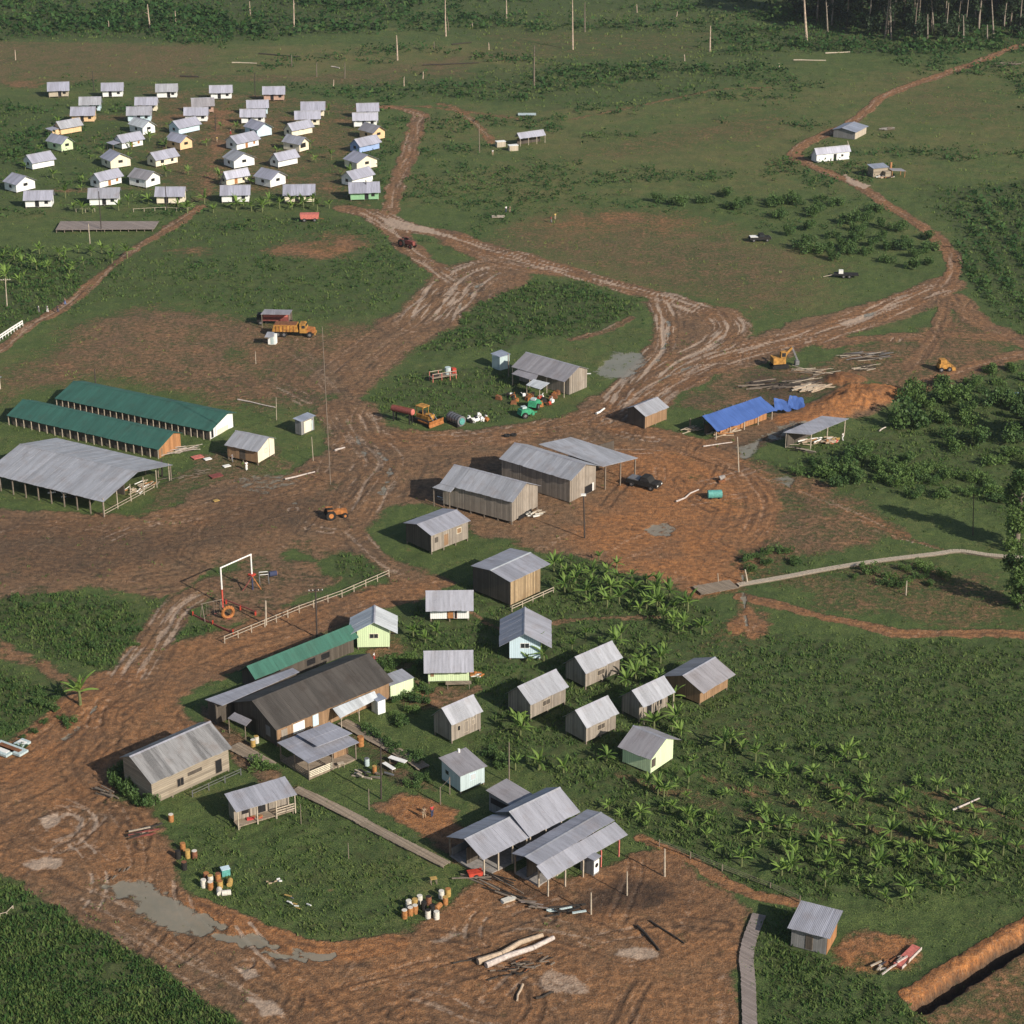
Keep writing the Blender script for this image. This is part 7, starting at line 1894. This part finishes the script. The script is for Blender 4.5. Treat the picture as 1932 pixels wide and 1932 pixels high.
pile('e', (1130,1790), 26, 3.0, ['post', 'pale_post', 'wood_orange', 'trim', 'log'], 'cluttered boards under the right end of the big open shed', (.8, 2.5), 1.0, 13, r=.14)
pile('e', (1480,1700), 20, 4.0, ['bark', 'post', 'log_dark'], 'scattered dark sticks right of the big open shed', (1, 3), .5, 14, r=.06)
pile('m', (1040,1385), 16, 2.4, ['bark', 'log_dark', 'post', 'rust'], 'charred debris in front of the two peeled logs', (.6, 1.6), .3, 15)
pile('m', (880,1440), 14, 2.4, ['bark', 'log_dark'], 'dark bark scraps below the ends of the peeled logs', (.5, 1.4), .2, 16)
pile('m', (1290,1010), 14, 1.6, ['black', 'log_dark', 'bluegrey'], 'black scrap heap in the yard below the kitchen shed', (.8, 2), .1, 17, r=.16)
pile('m', (1050,960), 10, 1.2, ['post', 'plank_grey'], 'grey boards on the ground below the kitchen shed', (1.2, 2.4), -.4, 18)
pile('m', (780,820), 12, 3.0, ['log_dark', 'post'], 'dark beams lying along the drain in front of the dining sheds', (3, 6), -.55, 19, r=.12)
pile('l', (370,1110), 14, 1.5, ['log_dark', 'dkred', 'pale_post'], 'dark pile of boards at the roadside below the weathered barn', (1.5, 3), .4, 20, r=.14)
pile('l', (90,830), 8, 1.2, ['bark', 'post'], 'old boards lying at the road edge left of the barn vines', (1.5, 2.6), -.5, 21, r=.12)
pile('g', (600,1345), 16, 1.4, ['pale_post', 'wood_orange', 'trim', 'post'], 'timber odds and ends under the front left corner of the long shed', (.8, 2.2), -.3, 22, r=.1)
pile('g', (1300,1470), 16, 1.3, ['trim', 'pale_post', 'barrel_white'], 'pale sacks and boards under the gable of the front storage shed', (.6, 1.4), .4, 23, r=.2)
pile('o', (1220,1040), 16, 1.8, ['log_pale', 'pale_post', 'rust'], 'bleached stumps and sticks right of the lone hut', (.6, 1.8), .6, 24, r=.14)
pile('l', (1180,1000), 16, 2.0, ['trim', 'pale_post', 'wood_orange', 'cl_red'], 'laundry and odds and ends on the cluttered porch', (.4, .9), .45, 25, r=.3)
pile('j', (700,1540), 10, .8, ['trim', 'pale_post', 'orange'], 'small heap of white and orange rubbish beside the pale green house', (.4, .9), .2, 26, r=.2)
pile('d', (880,1000), 18, 2.2, ['post', 'concrete', 'bark'], 'row of rubble right of the low silvery house', (.6, 2), 0, 27, r=.25)
pile('d', (860,1370), 18, 2.2, ['wood_orange', 'log', 'trim', 'black'], 'rubble and blocks around the half built hut', (.6, 1.6), .2, 28, r=.3)
pile('d', (1800,500), 24, 5, ['bark', 'post', 'log_dark'], 'heap of cleared branches at the right of the red track', (2, 5), .2, 29, r=.14)
pile('E', (700,520), 6, .6, ['pinkred', 'steel'], 'red scraps in the playground', (.6, 1.2), .2, 30) if False else None
o = xform('o', (1300,1000), rad(52), 'brick_stack', 'low stack of red boards beside the bleached stumps right of the lone hut', 'board stack'); MB().box(0, 0, .25, 4.5, 1.1, .3).build('boards', M['pinkred'], o); MB().box(0, -.58, .28, 4.6, .06, .36).build('edge_board', M['log_pale'], o)
o = xform('v', (1690,440), .3, 'hose_reel', 'small white ring lying on dirt right of the orange earth', 'ring'); mb = MB(); prev = None
for i in range(13):
    t_ = 2 * math.pi * i / 12; q_ = Vector((math.cos(t_) * .7, math.sin(t_) * .7, .3))
    if prev is not None: mb.cyl(prev, q_, .22, n=6)
    prev = q_
mb.build('ring', M['log_pale'], o)
for q_, lb, m in (((540,825), 'black tyre lying on the mud above the long sheds, left', 'rubber'),):
    pass
for q_, lb in (((1075,830), 'black tyre on the mud between the scrap and the long sheds, left one'), ((1128,825), 'black tyre on the mud between the scrap and the long sheds, right one')):
    o = xform('g', q_, 0, 'tyre', lb, 'tyre'); mb = MB(); prev = None
    for i in range(13):
        t_ = 2 * math.pi * i / 12; q2 = Vector((math.cos(t_) * .45, math.sin(t_) * .45, .2))
        if prev is not None: mb.cyl(prev, q2, .2, n=6)
        prev = q2
    mb.build('tread', M['rubber'], o)

# ------------------------------------------------------------------ people
def skin_mesh(pts, edges, radii, name, mat, sub=1):
    me = bpy.data.meshes.new(name); me.from_pydata(pts, edges, []); me.update()
    o = bpy.data.objects.new(name, me); COL.objects.link(o)
    o.modifiers.new('skin', 'SKIN')
    for i, r_ in enumerate(radii): me.skin_vertices[0].data[i].radius = (r_, r_)
    me.skin_vertices[0].data[0].use_root = True
    sb = o.modifiers.new('sub', 'SUBSURF'); sb.levels = sub; sb.render_levels = sub
    dg = bpy.context.evaluated_depsgraph_get()
    m2 = bpy.data.meshes.new_from_object(o.evaluated_get(dg))
    m2.name = name
    m2.materials.clear(); m2.materials.append(M[mat])
    bpy.data.objects.remove(o)
    return m2
def person_meshes():
    P = [(0,0,.95),(0,0,1.2),(0,0,1.42),(0,0,1.52),(0,.02,1.66), (.19,0,1.42),(.26,.02,1.14),(.27,.12,.9),(.28,.17,.80), (-.19,0,1.42),(-.26,-.02,1.14),(-.27,.04,.9),(-.27,.08,.80),
         (.1,0,.9),(.11,.12,.5),(.11,.02,.08),(.11,.16,.03), (-.1,0,.9),(-.11,-.06,.5),(-.11,-.22,.10),(-.11,-.08,.03)]
    E = [(0,1),(1,2),(2,3),(3,4),(2,5),(5,6),(6,7),(7,8),(2,9),(9,10),(10,11),(11,12),(0,13),(13,14),(14,15),(15,16),(0,17),(17,18),(18,19),(19,20)]
    Rr = [.14,.13,.13,.06,.105,.065,.05,.04,.045,.065,.05,.04,.045,.10,.075,.05,.045,.10,.075,.05,.045]
    body = skin_mesh(P, E, Rr, 'body', 'skin')
    sh = skin_mesh([P[0], P[1], P[2], P[5], (.23,.01,1.26), P[9], (-.23,-.01,1.26)], [(0,1),(1,2),(2,3),(3,4),(2,5),(5,6)], [.165,.155,.15,.085,.08,.085,.08], 'shirt', 'cl_white')
    tr = skin_mesh([P[0], P[13], P[14], P[15], P[17], P[18], P[19]], [(0,1),(1,2),(2,3),(0,4),(4,5),(5,6)], [.16,.125,.10,.08,.125,.10,.08], 'trousers', 'cl_navy')
    hr = skin_mesh([(0,-.015,1.70),(0,-.03,1.64)], [(0,1)], [.10,.09], 'hair', 'hair')
    return body, sh, tr, hr
PB, PS, PT, PH = person_meshes()
def person(k, q_, ang, shirt, trousers, label, h=1.0):
    b = g(k, *q_)
    o = bpy.data.objects.new('person', PB); COL.objects.link(o); o.location = b; o.rotation_euler = (0, 0, ang); o.scale = (h, h, h)
    tag(o, label, 'person')
    for nm, me, mt in (('shirt', PS, shirt), ('trousers', PT, trousers), ('hair', PH, None)):
        if mt:
            m2 = me.copy(); m2.materials.clear(); m2.materials.append(M[mt]); me = m2
        ch = bpy.data.objects.new(nm, me); COL.objects.link(ch); ch.parent = o
person('c', (960,1440), .5, 'cl_white', 'cl_navy', 'person in white shirt and dark trousers walking in the middle field, left of two')
person('c', (995,1440), 2.5, 'cl_tan', 'cl_tan', 'person in tan clothes beside the one in white in the middle field')
person('c', (1368,1535), 1.5, 'cl_red', 'cl_grey', 'person in red shirt standing at the orange patch of the field')
person('c', (1405,1505), .2, 'cl_yellow', 'cl_tan', 'person in yellow near the one in red at the field')
person('c', (840,925), 3.0, 'cl_white', 'cl_tan', 'person in white standing by the pale crates of the far meadow')
person('D', (472,760), 2.2, 'cl_tan', 'cl_blue', 'person in tan walking up the footpath at the left, foremost')
person('D', (420,815), 2.2, 'cl_navy', 'cl_navy', 'person in dark clothes on the footpath at the left')
person('D', (345,815), 2.2, 'cl_white', 'cl_white', 'person in white on the footpath at the left, behind the dark one')
person('D', (282,815), 2.0, 'cl_white', 'cl_grey', 'person in white shirt at the end of the group on the left footpath')
person('f', (302,1725), .4, 'cl_white', 'cl_white', 'person dressed all in white below the cream cabin', 1.05)
person('f', (172,1650), 1.2, 'cl_grey', 'cl_grey', 'person in grey in the shade below the cream cabin')
person('q', (1012,1395), 2.8, 'cl_tan', 'cl_tan', 'person in tan standing on the red earth above the dining shed')
person('q', (1100,1375), .4, 'cl_red', 'cl_navy', 'person in red stooping on the red earth above the dining shed')
person('i', (1550,1030), 1.5, 'cl_white', 'cl_red', 'person in white shirt at the far end of the dark roofed building')
person('b', (275,805), 1.0, 'cl_yellow', 'cl_tan', 'person in yellow between cottages below the sky blue gable')
person('b', (398,735), 2.0, 'cl_white', 'cl_red', 'person in white and red walking between far cottages')
person('v', (990,975), 1.0, 'cl_white', 'cl_white', 'person in white at the right post of the open timber shed')
person('k', (100,1110), 1.0, 'cl_red', 'cl_tan', 'worker in red bending over the drain') if False else None


pile('h', (1530,720), 14, 1.2, ['cl_red', 'trim', 'wood_orange', 'bluegrey', 'barrel_yellow'], 'colourful gear heaped at the right end of the open timber shed', (.4, 1.2), .3, 41, r=.35)
pile('e', (560,1830), 16, 3.5, ['black', 'post', 'steel', 'trim', 'cl_tan'], 'dark tools and troughs along the front of the big open shed', (.6, 2), -.25, 42, r=.22)
pile('g', (1700,330), 10, 1.2, ['post', 'trim', 'rust'], 'bits of scrap at the right corner of the workshop', (.4, 1.2), .2, 43, r=.16)
pile('q', (420,930), 14, 2.2, ['black', 'bark', 'steel', 'pale_post'], 'dark kitchen clutter on the ground below the two tier pavilion', (.5, 1.6), -.5, 44, r=.18)
pile('n', (860,730), 8, 1.5, ['bark', 'post'], 'short dark stakes in the mud by the puddle', (.4, .9), 1.2, 45, r=.08)
pile('l', (1290,1480), 8, 1.2, ['trim', 'pinkred', 'cl_tan'], 'scatter of white and pink litter on the grass yard', (.2, .5), .3, 46, r=.12)
pile('l', (1460,1640), 8, 1.6, ['trim', 'barrel_yellow', 'steel'], 'pale planks and litter on the lower grass yard', (.4, 1.1), -.6, 47, r=.1)
# ------------------------------------------------------------------ light
EL, AZ = rad(29), rad(135)
w = bpy.data.worlds.new("World"); SC.world = w
w.use_nodes = True
nt = w.node_tree
bg = nt.nodes['Background']
sk = nt.nodes.new('ShaderNodeTexSky')
sk.sky_type = 'NISHITA'; sk.sun_disc = False
sk.sun_elevation = EL; sk.sun_rotation = AZ
sk.altitude = 100; sk.dust_density = 1.5
nt.links.new(sk.outputs[0], bg.inputs[0])
bg.inputs[1].default_value = .08
sl = bpy.data.lights.new('sun', 'SUN')
sl.energy = 4.8; sl.angle = rad(.5); sl.color = (1, .90, .78)
so = bpy.data.objects.new('sun', sl); COL.objects.link(so)
to_sun = Vector((math.sin(AZ) * math.cos(EL), math.cos(AZ) * math.cos(EL), math.sin(EL)))
so.rotation_euler = to_sun.to_track_quat('Z', 'Y').to_euler()
so.location = (60, 100, 200)
SC.view_settings.view_transform = 'Standard'
SC.view_settings.look = 'None'
SC.view_settings.gamma = 1
SC.view_settings.exposure = .3
for o in list(bpy.data.objects):
    for k_ in ('_L', '_w'):
        if k_ in o: del o[k_]

# ------------------------------------------------------------------ humid air
hb = MB().box(0, 1500, 74, 9000, 3600, 154).build('haze', None if False else M['dark'])
hm = bpy.data.materials.new('humid_air'); hm.use_nodes = True
hm.node_tree.nodes.clear()
ho = hm.node_tree.nodes.new('ShaderNodeOutputMaterial'); hv = hm.node_tree.nodes.new('ShaderNodeVolumePrincipled')
hv.inputs['Color'].default_value = (.86, .92, 1.0, 1); hv.inputs['Anisotropy'].default_value = .3; hv.inputs['Density'].default_value = .00006
hm.node_tree.links.new(hv.outputs[0], ho.inputs['Volume'])
hb.data.materials.clear(); hb.data.materials.append(hm)
tag(hb, 'thin humid haze over the clearing', 'haze', kind='stuff')
